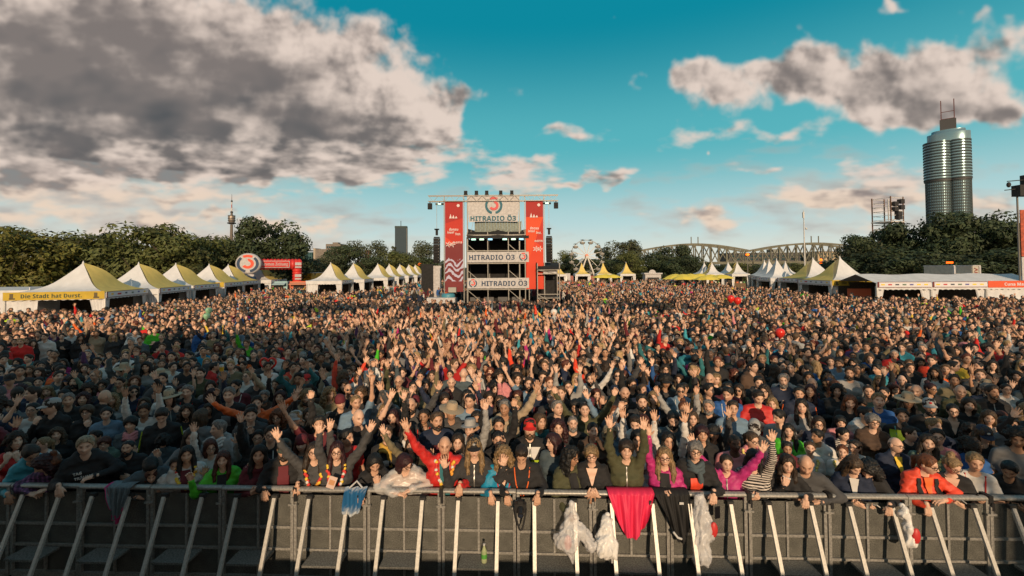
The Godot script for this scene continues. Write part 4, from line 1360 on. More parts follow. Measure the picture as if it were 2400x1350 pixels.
	for q in [Vector3(0.9, 19.0, 2.4), Vector3(0.9, 17.6, 2.4), Vector3(-0.9, 18.4, 2.2), Vector3(-0.9, 17.1, 2.2), Vector3(0.1, 16.1, 2.3), Vector3(0.1, 15.2, 2.3)]:
		bake("loudspeaker", S().box(q, Vector3(1.3, 1.0, 0.9)), mat("stage_black"), t)
	bake("walkway", S().box(Vector3(0, 14.2, 0), Vector3(4.6, 0.25, 4.6)), mat("mast_grey"), t)
	bake("side_cage", S().beam(Vector3(-2.9, 14.4, 2.1), Vector3(-2.9, 19.4, 2.1), 0.2), mat("mast_grey"), t)


# ---------------------------------------------------------------- bodies: a smooth field round a skeleton, meshed as surface nets
func field_mesh(bones: Array, cell: float, k: float, carve := [], floor_y := -10.0) -> Array:
	var lo := Vector3(99, 99, 99)
	var hi := -lo
	for b in bones:
		var r: float = maxf(b[2], b[3]) + cell * 2.0
		lo = lo.min((b[0] as Vector3).min(b[1]) - Vector3.ONE * r)
		hi = hi.max((b[0] as Vector3).max(b[1]) + Vector3.ONE * r)
	var nx := int(ceil((hi.x - lo.x) / cell)) + 1
	var ny := int(ceil((hi.y - lo.y) / cell)) + 1
	var nz := int(ceil((hi.z - lo.z) / cell)) + 1
	var sy := nx
	var sz := nx * ny
	var f := PackedFloat32Array()
	f.resize(sz * nz)
	f.fill(1.0)
	for b in bones:
		var a: Vector3 = b[0]
		var ba: Vector3 = b[1] - a
		var ra: float = b[2]
		var dr: float = b[3] - ra
		var l2 := maxf(ba.length_squared(), 1e-9)
		var pad := maxf(ra, b[3]) + k + cell * 1.6
		var p0: Vector3 = ((a.min(b[1]) - Vector3.ONE * pad - lo) / cell).floor().max(Vector3.ZERO)
		var p1: Vector3 = ((a.max(b[1]) + Vector3.ONE * pad - lo) / cell).ceil().min(Vector3(nx - 1, ny - 1, nz - 1))
		for iz in range(int(p0.z), int(p1.z) + 1):
			for iy in range(int(p0.y), int(p1.y) + 1):
				var at := iz * sz + iy * sy + int(p0.x)
				var p := Vector3(lo.x + p0.x * cell, lo.y + iy * cell, lo.z + iz * cell) - a
				for ix in range(int(p0.x), int(p1.x) + 1):
					var t := clampf(p.dot(ba) / l2, 0.0, 1.0)
					var d := (p - ba * t).length() - ra - dr * t
					var o := f[at]
					var h := k - absf(o - d)
					if h > 0.0:
						f[at] = minf(o, d) - h * h * 0.25 / k
					elif d < o:
						f[at] = d
					at += 1
					p.x += cell
	for e in carve:
		# an ellipsoid taken away: [centre, radii]
		var r: Vector3 = e[1]
		var p0: Vector3 = ((e[0] - r * 1.3 - lo) / cell).floor().max(Vector3.ZERO)
		var p1: Vector3 = ((e[0] + r * 1.3 - lo) / cell).ceil().min(Vector3(nx - 1, ny - 1, nz - 1))
		var m := minf(r.x, minf(r.y, r.z))
		for iz in range(int(p0.z), int(p1.z) + 1):
			for iy in range(int(p0.y), int(p1.y) + 1):
				for ix in range(int(p0.x), int(p1.x) + 1):
					var q: Vector3 = (lo + Vector3(ix, iy, iz) * cell - e[0]) / r
					var at := iz * sz + iy * sy + ix
					f[at] = maxf(f[at], (1.0 - q.length()) * m)
	if floor_y > -5.0:
		for iy in ny:
			var d := floor_y - (lo.y + iy * cell)
			if d > -cell * 2.0:
				for iz in nz:
					for ix in nx:
						var at := iz * sz + iy * sy + ix
						if f[at] < d:
							f[at] = d
	var v := PackedVector3Array()
	var idx := PackedInt32Array()
	var ids := PackedInt32Array()
	ids.resize(f.size())
	ids.fill(-1)
	for iz in nz - 1:
		for iy in ny - 1:
			var at := iz * sz + iy * sy
			for ix in nx - 1:
				var a0 := f[at]
				var a1 := f[at + 1]
				var a2 := f[at + sy]
				var a3 := f[at + sy + 1]
				var a4 := f[at + sz]
				var a5 := f[at + sz + 1]
				var a6 := f[at + sz + sy]
				var a7 := f[at + sz + sy + 1]
				var c := int(a0 < 0) + int(a1 < 0) + int(a2 < 0) + int(a3 < 0) + int(a4 < 0) + int(a5 < 0) + int(a6 < 0) + int(a7 < 0)
				if c > 0 and c < 8:
					var s := Vector3.ZERO
					var n := 0
					if (a0 < 0) != (a1 < 0):
						s += Vector3(a0 / (a0 - a1), 0, 0)
						n += 1
					if (a2 < 0) != (a3 < 0):
						s += Vector3(a2 / (a2 - a3), 1, 0)
						n += 1
					if (a4 < 0) != (a5 < 0):
						s += Vector3(a4 / (a4 - a5), 0, 1)
						n += 1
					if (a6 < 0) != (a7 < 0):
						s += Vector3(a6 / (a6 - a7), 1, 1)
						n += 1
					if (a0 < 0) != (a2 < 0):
						s += Vector3(0, a0 / (a0 - a2), 0)
						n += 1
					if (a1 < 0) != (a3 < 0):
						s += Vector3(1, a1 / (a1 - a3), 0)
						n += 1
					if (a4 < 0) != (a6 < 0):
						s += Vector3(0, a4 / (a4 - a6), 1)
						n += 1
					if (a5 < 0) != (a7 < 0):
						s += Vector3(1, a5 / (a5 - a7), 1)
						n += 1
					if (a0 < 0) != (a4 < 0):
						s += Vector3(0, 0, a0 / (a0 - a4))
						n += 1
					if (a1 < 0) != (a5 < 0):
						s += Vector3(1, 0, a1 / (a1 - a5))
						n += 1
					if (a2 < 0) != (a6 < 0):
						s += Vector3(0, 1, a2 / (a2 - a6))
						n += 1
					if (a3 < 0) != (a7 < 0):
						s += Vector3(1, 1, a3 / (a3 - a7))
						n += 1
					ids[at] = v.size()
					v.append(lo + (Vector3(ix, iy, iz) + s / n) * cell)
				at += 1
	for iz in range(1, nz - 1):
		for iy in range(1, ny - 1):
			var at := iz * sz + iy * sy
			for ix in range(1, nx - 1):
				at += 1
				if ids[at] < 0:
					continue
				var inside := f[at] < 0
				if inside != (f[at + 1] < 0):
					var q := [ids[at], ids[at - sy], ids[at - sy - sz], ids[at - sz]]
					if inside:
						idx.append_array(PackedInt32Array([q[0], q[2], q[1], q[0], q[3], q[2]]))
					else:
						idx.append_array(PackedInt32Array([q[0], q[1], q[2], q[0], q[2], q[3]]))
				if inside != (f[at + sy] < 0):
					var q := [ids[at], ids[at - sz], ids[at - sz - 1], ids[at - 1]]
					if inside:
						idx.append_array(PackedInt32Array([q[0], q[2], q[1], q[0], q[3], q[2]]))
					else:
						idx.append_array(PackedInt32Array([q[0], q[1], q[2], q[0], q[2], q[3]]))
				if inside != (f[at + sz] < 0):
					var q := [ids[at], ids[at - 1], ids[at - 1 - sy], ids[at - sy]]
					if inside:
						idx.append_array(PackedInt32Array([q[0], q[2], q[1], q[0], q[3], q[2]]))
					else:
						idx.append_array(PackedInt32Array([q[0], q[1], q[2], q[0], q[2], q[3]]))
	var out := [v, PackedVector3Array(), PackedColorArray(), idx]
	renormal(out)
	return out


func renormal(m: Array) -> void:
	var v: PackedVector3Array = m[0]
	var idx: PackedInt32Array = m[3]
	var n := PackedVector3Array()
	n.resize(v.size())
	for t in range(0, idx.size(), 3):
		var a := idx[t]
		var b := idx[t + 1]
		var d := idx[t + 2]
		var nn := (v[d] - v[a]).cross(v[b] - v[a])
		n[a] += nn
		n[b] += nn
		n[d] += nn
	for k in n.size():
		n[k] = n[k].normalized() if n[k].length_squared() > 1e-16 else Vector3.UP
	m[1] = n
	if m[2].size() != v.size():
		var c := PackedColorArray()
		c.resize(v.size())
		c.fill(Color.WHITE)
		m[2] = c


func ruffle(m: Array, amp: float, freq: Vector3, seed_: float, tone := 0.0) -> void:
	# folds and strands: moves the points along their normals
	var v: PackedVector3Array = m[0]
	var n: PackedVector3Array = m[1]
	var c: PackedColorArray = m[2]
	for k in v.size():
		var p := v[k] * freq
		var q := gen.get_noise_3d(p.x + seed_, p.y, p.z)
		v[k] += n[k] * q * amp
		if tone > 0.0:
			c[k] = c[k] * (1.0 + q * tone)
	m[0] = v
	m[2] = c
	renormal(m)


const SIDES := [-1.0, 1.0]
var lib := {}


func shoulder(sex: String, s: float, up: bool) -> Vector3:
	return Vector3(s * (0.182 if sex == "m" else 0.158), 1.435 if up else 1.402, -0.01)


func arm_of(code: String, sex: String, s: float) -> Array:
	# [shoulder, elbow, wrist, hand direction, palm normal, hand kind]
	var up := code in ["u", "v", "x", "t"]
	var a := shoulder(sex, s, up)
	var e := Vector3(s * 0.06, -0.29, -0.03)
	var w := Vector3(s * 0.075, -0.53, 0.05)
	var hd := Vector3(0, -1, 0.15)
	var pn := Vector3(-s, 0, 0.2)
	var kind := "relaxed"
	match code:
		"u":
			e = Vector3(s * 0.06, 0.26, 0.08)
			w = Vector3(s * 0.045, 0.51, 0.15)
			hd = Vector3(s * 0.1, 1, 0.0)
			pn = Vector3(0, 0.1, 1)
			kind = "open"
		"v":
			e = Vector3(s * 0.17, 0.23, 0.07)
			w = Vector3(s * 0.27, 0.46, 0.13)
			hd = Vector3(s * 0.35, 1, 0)
			pn = Vector3(-s * 0.1, 0.1, 1)
			kind = "open"
		"t":
			e = Vector3(s * 0.25, 0.13, 0.06)
			w = Vector3(s * 0.44, 0.30, 0.12)
			hd = Vector3(s * 0.5, 1, 0)
			pn = Vector3(-s * 0.1, 0.1, 1)
			kind = "open"
		"x":
			e = Vector3(s * 0.17, 0.21, 0.09)
			w = Vector3(s * 0.05, 0.43, 0.16)
			hd = Vector3(-s * 0.35, 1, 0)
			pn = Vector3(0, 0, 1)
			kind = "open"
		"w":
			e = Vector3(s * 0.17, -0.18, 0.13)
			w = Vector3(s * 0.20, 0.07, 0.21)
			hd = Vector3(s * 0.2, 1, 0.05)
			pn = Vector3(0, 0, 1)
			kind = "open"
		"o", "n", "q":
			var y: float = {"o": -0.11, "n": -0.03, "q": 0.05}[code]
			e = Vector3(s * 0.11, minf(y - 0.10, -0.12), 0.12)
			w = Vector3(s * 0.01, y, 0.345)
			hd = Vector3(-s * 0.1, -0.9, 0.35)
			pn = Vector3(0, -0.3, -1)
		"c":
			e = Vector3(s * 0.11, -0.26, 0.10)
			w = Vector3(-s * 0.11, -0.20 + s * 0.03, 0.225)
			hd = Vector3(-s, 0.05, 0.0)
			pn = Vector3(0, -0.2, -1)
		"r", "y", "k":
			var y: float = {"r": -0.13, "y": -0.05, "k": 0.03}[code]
			e = Vector3(s * 0.19, minf(y, -0.06), 0.10)
			w = Vector3(-s * 0.05, y + s * 0.02, 0.245)
			hd = Vector3(-s, -0.1, 0.1)
			pn = Vector3(0, -1, 0)
		"p":
			e = Vector3(s * 0.09, -0.27, 0.05)
			w = Vector3(-s * 0.09, -0.19, 0.27)
			hd = Vector3(-s * 0.7, 0.45, 0.4)
			pn = Vector3(-s * 0.3, 0.6, -0.6)
			kind = "grip"
		"h":
			e = Vector3(s * 0.08, -0.25, 0.15)
			w = Vector3(-s * 0.10, 0.01, 0.22)
			hd = Vector3(-s * 0.3, 1, -0.1)
			pn = Vector3(0, 0, -1)
			kind = "grip"
		"g":
			e = Vector3(s * 0.07, -0.27, 0.06)
			w = Vector3(s * 0.0, -0.36, 0.32)
			hd = Vector3(-s * 0.3, -0.5, 1)
			pn = Vector3(-s, 0, 0)
			kind = "grip"
	return [a, a + e, a + w, hd.normalized(), pn.normalized(), kind]


func torso(sex: String, grow: float) -> Array:
	var m := sex == "m"
	var k := 1.0 if m else 0.93
	var b := [
		[Vector3(-0.085, 0.96, -0.01), Vector3(0.085, 0.96, -0.01), (0.112 if m else 0.125) + grow, (0.112 if m else 0.125) + grow],
		[Vector3(-0.075 * k, 1.10, 0.005), Vector3(0.075 * k, 1.10, 0.005), (0.105 if m else 0.094) + grow, (0.105 if m else 0.094) + grow],
		[Vector3(-0.10 * k, 1.26, 0), Vector3(0.10 * k, 1.26, 0), (0.115 if m else 0.105) + grow, (0.115 if m else 0.105) + grow],
		[Vector3(-0.14 * k, 1.395, -0.012), Vector3(0.14 * k, 1.395, -0.012), 0.066 + grow, 0.066 + grow],
	]
	for s in SIDES:
		b.append([Vector3(0, 1.465, -0.018), Vector3(s * 0.135 * k, 1.42, -0.012), 0.048 + grow * 0.8, 0.05 + grow])
		if not m:
			b.append([Vector3(s * 0.068, 1.275, 0.062), Vector3(s * 0.07, 1.265, 0.085), 0.062 + grow, 0.048 + grow])
	return b


func body_part(sex: String, al: String, ar: String, cell: float) -> Array:
	var key := "body %s %s %s %.3f" % [sex, al, ar, cell]
	if lib.has(key):
		return lib[key]
	var b := torso(sex, -0.012)
	b.append([Vector3(0, 1.44, -0.012), Vector3(0, 1.57, 0.012), 0.058, 0.053] if sex == "m" else [Vector3(0, 1.44, -0.012), Vector3(0, 1.57, 0.012), 0.05, 0.046])
	for s in SIDES:
		var a := arm_of(al if s < 0 else ar, sex, s)
		b.append([a[0], a[1], 0.05, 0.040])
		b.append([a[1], a[2], 0.041, 0.029 if sex == "m" else 0.026])
		b.append([Vector3(s * 0.09, 0.92, 0), Vector3(s * 0.10, 0.50, 0.012), 0.082, 0.056])
		b.append([Vector3(s * 0.10, 0.50, 0.012), Vector3(s * 0.105, 0.10, -0.02), 0.056, 0.038])
		b.append([Vector3(s * 0.105, 0.06, -0.03), Vector3(s * 0.125, 0.04, 0.15), 0.036, 0.03])
	lib[key] = field_mesh(b, cell, 0.035)
	return lib[key]


func top_bones(kind: String, sex: String, al: String, ar: String) -> Array:
	var grow := 0.018
	if kind == "tee":
		grow = 0.006
	elif kind == "poncho":
		grow = 0.05
	var b := torso(sex, grow)
	if kind in ["jacket", "hood", "poncho"]:
		b.append([Vector3(-0.09, 0.88, -0.01), Vector3(0.09, 0.88, -0.01), 0.135 + grow * 0.5, 0.135 + grow * 0.5])
	for s in SIDES:
		var a := arm_of(al if s < 0 else ar, sex, s)
		if kind == "tee":
			var mid: Vector3 = a[0].lerp(a[1], 0.62)
			b.append([a[0], mid, 0.062, 0.060])
		else:
			b.append([a[0], a[1], 0.054 + grow, 0.040 + grow * 0.8])
			b.append([a[1], a[2].lerp(a[1], 0.02), 0.041 + grow * 0.8, 0.029 + grow * 0.5])
			if kind == "poncho":
				b.append([a[0] + Vector3(0, -0.05, 0), Vector3(s * 0.25, 1.08, 0.1), 0.1, 0.09])
	if kind == "jacket":
		for s in SIDES:
			b.append([Vector3(0, 1.515, -0.07), Vector3(s * 0.062, 1.50, -0.02), 0.034, 0.032])
			b.append([Vector3(s * 0.062, 1.50, -0.02), Vector3(s * 0.045, 1.46, 0.055), 0.032, 0.026])
	elif kind == "hood":
		for s in SIDES:
			b.append([Vector3(0, 1.47, -0.115), Vector3(s * 0.085, 1.48, -0.06), 0.055, 0.05])
			b.append([Vector3(s * 0.085, 1.48, -0.06), Vector3(s * 0.055, 1.44, 0.055), 0.048, 0.028])
	elif kind == "poncho":
		for s in SIDES:
			b.append([Vector3(0, 1.50, -0.10), Vector3(s * 0.09, 1.50, -0.04), 0.06, 0.05])
			b.append([Vector3(s * 0.09, 1.50, -0.04), Vector3(s * 0.05, 1.43, 0.06), 0.05, 0.03])
	return b


func top_part(kind: String, sex: String, al: String, ar: String, cell: float) -> Mesh:
	var key := "top %s %s %s %s %.3f" % [kind, sex, al, ar, cell]
	if lib.has(key):
		return lib[key]
	var hem := {"jacket": 0.80, "hood": 0.86, "tee": 0.88, "poncho": 0.62, "sweater": 0.87}
	var carve := [[Vector3(0, 1.53, 0.045), Vector3(0.062, 0.095, 0.075)]]
	if kind == "tee":
		carve = [[Vector3(0, 1.53, 0.035), Vector3(0.085, 0.085, 0.085)]]
	var m := field_mesh(top_bones(kind, sex, al, ar), cell, 0.03, carve, hem[kind])
	var amp := {"jacket": 0.016, "hood": 0.014, "tee": 0.007, "poncho": 0.018, "sweater": 0.009}
	ruffle(m, amp[kind], Vector3(5, 11, 5) * 1.4, hash(key) % 97, 0.35)
	if cell < 0.03 and not kind in ["tee", "poncho"]:
		ruffle(m, amp[kind] * 0.45, Vector3(16, 26, 16), hash(key) % 61, 0.25)
	var s := S()
	s.add(m)
	lib[key] = s.mesh(true)
	return lib[key]


func legs_mesh(sex: String) -> Mesh:
	var key := "legs " + sex
	if not lib.has(key):
		var b := [[Vector3(-0.08, 0.95, -0.01), Vector3(0.08, 0.95, -0.01), 0.122 if sex == "m" else 0.134, 0.122 if sex == "m" else 0.134]]
		for s in SIDES:
			b.append([Vector3(s * 0.09, 0.92, 0), Vector3(s * 0.10, 0.50, 0.012), 0.098, 0.072])
			b.append([Vector3(s * 0.10, 0.50, 0.012), Vector3(s * 0.105, 0.12, -0.02), 0.072, 0.058])
		var m := field_mesh(b, 0.034, 0.03)
		ruffle(m, 0.012, Vector3(7, 12, 7), 3.0, 0.2)
		var sh := S()
		sh.add(m)
		lib[key] = sh.mesh(true)
	return lib[key]


func shoes_mesh() -> Mesh:
	if not lib.has("shoes"):
		var b := []
		for s in SIDES:
			b.append([Vector3(s * 0.105, 0.075, -0.035), Vector3(s * 0.128, 0.05, 0.16), 0.05, 0.045])
		var sh := S()
		sh.add(field_mesh(b, 0.028, 0.02, [], 0.004))
		lib["shoes"] = sh.mesh()
	return lib["shoes"]


func hand_part(kind: String, s: float, cell: float) -> Array:
	# wrist at the origin, fingers along +y, palm towards +z, thumb on the side that s gives
	var key := "hand %s %d %.3f" % [kind, int(s), cell]
	if lib.has(key):
		return lib[key]
	var ts := -s
	var b := [
		[Vector3(0, -0.02, 0), Vector3(0, 0.02, 0), 0.026, 0.027],
		[Vector3(-0.022, 0.045, 0), Vector3(-0.028, 0.086, 0), 0.018, 0.013],
		[Vector3(0.0, 0.045, 0), Vector3(0.0, 0.090, 0), 0.018, 0.014],
		[Vector3(0.022, 0.045, 0), Vector3(0.028, 0.086, 0), 0.018, 0.013],
		[Vector3(0, 0.01, 0.0), Vector3(0, 0.06, 0.004), 0.023, 0.021],
	]
	for f in 4:
		var x: float = ts * (0.032 - 0.0213 * f)
		var p := Vector3(x, 0.092 - 0.005 * absf(f - 1.2), 0)
		var out := x / 0.032 * (0.22 if kind == "open" else 0.06)
		var l: float = [0.070, 0.079, 0.074, 0.060][f]
		var bend: float = {"open": 0.10, "relaxed": 0.5, "grip": 0.95}[kind] + 0.05 * f
		var d := Vector3(sin(out), cos(out), 0)
		for j in 3:
			var seg: float = l * [0.42, 0.32, 0.26][j]
			var t := bend * (j + (0.3 if kind == "open" else 0.6))
			var q := p + (d * cos(t) + Vector3(0, 0, sin(t))) * seg
			b.append([p, q, 0.0098 - 0.001 * j, 0.0088 - 0.001 * j])
			p = q
	# the thumb leaves the side of the palm near its base
	var spread := 0.85 if kind == "open" else 0.5
	var tb := Vector3(0.026 * ts, 0.028, 0.008)
	var t1 := tb + Vector3(sin(spread) * ts, cos(spread), 0.35).normalized() * 0.044
	var t2 := t1 + Vector3(sin(spread * 0.6) * ts, cos(spread * 0.6), 0.4 if kind == "open" else 1.0).normalized() * 0.033
	b.append([tb, t1, 0.0155, 0.0115])
	b.append([t1, t2, 0.0112, 0.009])
	lib[key] = field_mesh(b, cell, 0.008)
	return lib[key]


func hand_place(a: Array) -> Transform3D:
	var y: Vector3 = a[3]
	var z: Vector3 = (a[4] - y * y.dot(a[4])).normalized()
	return Transform3D(Basis(y.cross(z), y, z), a[2])


func gauss(x: float, y: float, cx: float, cy: float, sx: float, sy: float) -> float:
	var a := (x - cx) / sx
	var b := (y - cy) / sy
	return exp(-(a * a + b * b))


func head_part(sex: String, mouth: int, fine: bool) -> Array:
	# ears to ears round the origin, face towards +z
	var key := "head %s %d %s" % [sex, mouth, fine]
	if lib.has(key):
		return lib[key]
	var rows := 50 if fine else 26
	var cols := 52 if fine else 28
	var v := PackedVector3Array()
	var c := PackedColorArray()
	var idx := PackedInt32Array()
	var m := sex == "m"
	for r in rows + 1:
		var t := float(r) / rows
		var la := lerpf(-1.45, PI / 2, t)
		for q in cols:
			var w := (float(q) / cols) * 2.0 - 1.0
			var lo := PI * (0.62 * w + 0.38 * w * w * w)      # closer together over the face
			var p := Vector3(0.077 * cos(la) * sin(lo), 0.119 * sin(la), 0.098 * cos(la) * cos(lo))
			var low := clampf(-p.y / 0.119, 0.0, 1.0)
			p.x *= 1.0 - (0.22 if m else 0.29) * pow(low, 1.4)
			if p.z > 0.0:
				p.z += 0.012 * low
				p.z *= 1.0 - 0.04 * clampf(p.y / 0.119, 0.0, 1.0)
			else:
				p.z *= 1.0 - 0.42 * pow(clampf((-p.y - 0.01) / 0.11, 0.0, 1.0), 0.8)
			var tint := Color(1, 1, 1)
			var x := p.x
			var y := p.y
			var ax := absf(x)
			if p.z > 0.0:
				var n := clampf((0.038 - y) / 0.058, 0.0, 1.0)
				var nose := exp(-pow(x / (0.0105 + 0.004 * n), 2.0)) * pow(n, 1.1) * (1.0 if y > -0.022 else exp(-pow((y + 0.022) / 0.007, 2.0)))
				p.z += 0.024 * nose
				p.z += 0.008 * gauss(ax, y, 0.013, -0.019, 0.008, 0.008)
				p.z -= 0.011 * gauss(ax, y, 0.031, 0.016, 0.016, 0.011)
				p.z += 0.006 * gauss(ax, y, 0.031, 0.013, 0.010, 0.007)
				p.z += (0.006 if m else 0.004) * gauss(ax, y, 0.030, 0.036, 0.022, 0.007)
				p.z += 0.006 * gauss(ax, y, 0.043, -0.016, 0.020, 0.018)
				p.z += 0.006 * gauss(x, y, 0.0, -0.051, 0.021, 0.005) + 0.007 * gauss(x, y, 0.0, -0.063, 0.018, 0.006)
				p.z += 0.009 * gauss(x, y, 0.0, -0.098, 0.020, 0.013)
				p.z -= 0.004 * gauss(x, y, 0.0, -0.078, 0.02, 0.006)
				var lid := gauss(ax, y, 0.031, 0.0155, 0.0145, 0.0078)
				var brow := gauss(ax, y, 0.031, 0.035 + 0.05 * (0.031 - ax) * -0.4, 0.019, 0.0058)
				var lips := gauss(x, y, 0.0, -0.057, 0.023, 0.0085)
				tint = tint.lerp(Color(0.62, 0.50, 0.47), 0.7 * gauss(ax, y, 0.031, 0.018, 0.021, 0.013))
				tint = tint.lerp(Color(0.13, 0.09, 0.085), clampf(lid * 1.5 - 0.15, 0.0, 1.0))
				if fine and absf(y - 0.0135) < 0.0045 and absf(ax - 0.031) < 0.013 and absf(ax - 0.0305) > 0.0055:
					tint = Color(1.25, 1.5, 1.75)
				tint = tint.lerp(Color(0.15, 0.10, 0.08) if m else Color(0.22, 0.155, 0.12), clampf(brow * 1.3 - 0.12, 0.0, 0.95))
				tint = tint.lerp(Color(0.88, 0.52, 0.50), clampf(lips * (0.75 if m else 1.0), 0.0, 1.0))
				tint = tint * lerpf(1.0, 0.93, gauss(x, y, 0.0, -0.024, 0.012, 0.004))
				tint = tint.lerp(Color(1.08, 0.86, 0.82), 0.5 * gauss(ax, y, 0.044, -0.016, 0.018, 0.016))
				if m:
					tint = tint.lerp(Color(0.72, 0.70, 0.72), 0.55 * clampf((-y - 0.035) / 0.03, 0.0, 1.0) * clampf((p.z - 0.02) / 0.05, 0.0, 1.0) * (1.0 - lips))
				if mouth == 1:
					var arch := y + 0.060 - 7.0 * x * x
					if absf(arch) < 0.0055 and ax < 0.021:
						tint = Color(1.7, 1.9, 2.1)
				elif mouth == 2:
					var open := gauss(x, y, 0.0, -0.064, 0.015, 0.012)
					p.z -= 0.014 * open
					tint = tint.lerp(Color(0.25, 0.07, 0.06), clampf(open * 1.5 - 0.25, 0.0, 1.0))
			v.append(p)
			c.append(tint)
	for r in rows:
		for q in cols:
			var a := r * cols + q
			var b := r * cols + (q + 1) % cols
			idx.append_array(PackedInt32Array([a, a + cols, b + cols, a, b + cols, b]))
	var s := S()
	s.add([v, v, c, idx])
	var out := [v, PackedVector3Array(), c, idx]
	renormal(out)
	# ears
	var e := S()
	for q in SIDES:
		e.ball(Vector3(q * 0.079, 0.003, -0.012), Vector3(0.011, 0.032, 0.02), 8 if fine else 6, 6 if fine else 4)
	var all := S()
	all.add(out)
	all.add(e.part())
	lib[key] = all.part()
	return lib[key]


# ---------------------------------------------------------------- hair, hats and glasses, round the head's middle
func hair_mesh(style: String, cell: float) -> Mesh:
	var key := "hair %s %.3f" % [style, cell]
	if lib.has(key):
		return lib[key]
	var b := []
	var face := [Vector3(0, -0.026, 0.094), Vector3(0.069, 0.107, 0.092)]
	var cap := 0.092
	var amp := 0.007
	var fr := Vector3(45, 9, 45)
	match style:
		"short":
			b = [[Vector3(0, 0.030, -0.025), Vector3(0, 0.046, 0.010), 0.089, 0.088], [Vector3(0, -0.01, -0.045), Vector3(0, -0.04, -0.055), 0.068, 0.05]]
			b.append([Vector3(-0.03, 0.098, 0.035), Vector3(0.035, 0.108, 0.04), 0.028, 0.03])
			face = [Vector3(0, -0.024, 0.080), Vector3(0.079, 0.110, 0.094)]
		"buzz":
			b = [[Vector3(0, 0.026, -0.022), Vector3(0, 0.036, 0.004), 0.084, 0.083], [Vector3(0, -0.01, -0.045), Vector3(0, -0.03, -0.05), 0.062, 0.045]]
			face = [Vector3(0, -0.030, 0.078), Vector3(0.08, 0.108, 0.092)]
			amp = 0.003
		"bald":
			for s in SIDES:
				b.append([Vector3(s * 0.052, 0.005, -0.035), Vector3(0, 0.0, -0.062), 0.034, 0.036])
				b.append([Vector3(s * 0.058, 0.018, -0.01), Vector3(s * 0.058, -0.01, -0.02), 0.024, 0.024])
			face = [Vector3(0, 0.11, -0.0), Vector3(0.07, 0.075, 0.085)]
			amp = 0.003
		"pixie":
			b = [[Vector3(0, 0.032, -0.028), Vector3(0, 0.046, 0.018), 0.095, 0.092], [Vector3(0, -0.02, -0.045), Vector3(0, -0.06, -0.05), 0.075, 0.055]]
			for s in SIDES:
				b.append([Vector3(s * 0.062, 0.03, 0.02), Vector3(s * 0.072, -0.03, 0.0), 0.03, 0.022])
			b.append([Vector3(-0.05, 0.075, 0.075), Vector3(0.045, 0.055, 0.088), 0.024, 0.02])
			face = [Vector3(0, -0.044, 0.094), Vector3(0.066, 0.102, 0.092)]
		"bob":
			b = [[Vector3(0, 0.034, -0.03), Vector3(0, 0.050, 0.015), 0.096, 0.092], [Vector3(0, 0.0, -0.05), Vector3(0, -0.10, -0.055), 0.085, 0.07]]
			for s in SIDES:
				b.append([Vector3(s * 0.066, 0.04, 0.005), Vector3(s * 0.083, -0.06, 0.01), 0.036, 0.036])
				b.append([Vector3(s * 0.083, -0.06, 0.01), Vector3(s * 0.074, -0.125, 0.015), 0.036, 0.026])
				b.append([Vector3(s * 0.06, -0.03, -0.05), Vector3(s * 0.06, -0.12, -0.04), 0.045, 0.04])
		"long":
			b = [[Vector3(0, 0.034, -0.03), Vector3(0, 0.050, 0.012), 0.094, 0.090], [Vector3(0, 0.0, -0.06), Vector3(0, -0.18, -0.085), 0.08, 0.075], [Vector3(0, -0.18, -0.085), Vector3(0, -0.34, -0.095), 0.075, 0.045]]
			for s in SIDES:
				b.append([Vector3(s * 0.064, 0.04, 0.005), Vector3(s * 0.084, -0.08, 0.01), 0.034, 0.036])
				b.append([Vector3(s * 0.084, -0.08, 0.01), Vector3(s * 0.098, -0.20, 0.035), 0.036, 0.036])
				b.append([Vector3(s * 0.098, -0.20, 0.035), Vector3(s * 0.085, -0.34, 0.075), 0.036, 0.018])
				b.append([Vector3(s * 0.06, -0.05, -0.06), Vector3(s * 0.09, -0.24, -0.06), 0.05, 0.045])
			fr = Vector3(38, 6, 38)
			amp = 0.011
		"wavy":
			b = [[Vector3(0, 0.038, -0.03), Vector3(0, 0.054, 0.012), 0.098, 0.094], [Vector3(0, 0.0, -0.06), Vector3(0, -0.16, -0.075), 0.09, 0.085]]
			for s in SIDES:
				b.append([Vector3(s * 0.068, 0.05, 0.0), Vector3(s * 0.095, -0.06, 0.01), 0.04, 0.046])
				b.append([Vector3(s * 0.095, -0.06, 0.01), Vector3(s * 0.10, -0.20, 0.03), 0.048, 0.034])
				b.append([Vector3(s * 0.07, -0.04, -0.05), Vector3(s * 0.10, -0.18, -0.04), 0.055, 0.05])
			amp = 0.020
			fr = Vector3(24, 17, 24)
		"curly":
			var r := RandomNumberGenerator.new()
			r.seed = 77
			b = [[Vector3(0, 0.03, -0.03), Vector3(0, 0.05, 0.0), 0.10, 0.10]]
			for j in 26:
				var d := Vector3(r.randfn(), r.randfn() * 0.9 + 0.15, r.randfn() - 0.35).normalized()
				b.append([d * Vector3(0.10, 0.12, 0.105) + Vector3(0, 0.005, -0.025), d * Vector3(0.125, 0.14, 0.12) + Vector3(0, -0.01, -0.03), 0.034, 0.028])
			amp = 0.020
			fr = Vector3(34, 34, 34)
		"tied":
			b = [[Vector3(0, 0.028, -0.026), Vector3(0, 0.040, 0.006), 0.088, 0.086], [Vector3(0, 0.03, -0.09), Vector3(0, -0.01, -0.135), 0.036, 0.036], [Vector3(0, -0.01, -0.135), Vector3(0.02, -0.17, -0.13), 0.036, 0.016]]
			b.append([Vector3(0, -0.01, -0.05), Vector3(0, -0.04, -0.05), 0.066, 0.05])
			face = [Vector3(0, -0.030, 0.082), Vector3(0.077, 0.110, 0.09)]
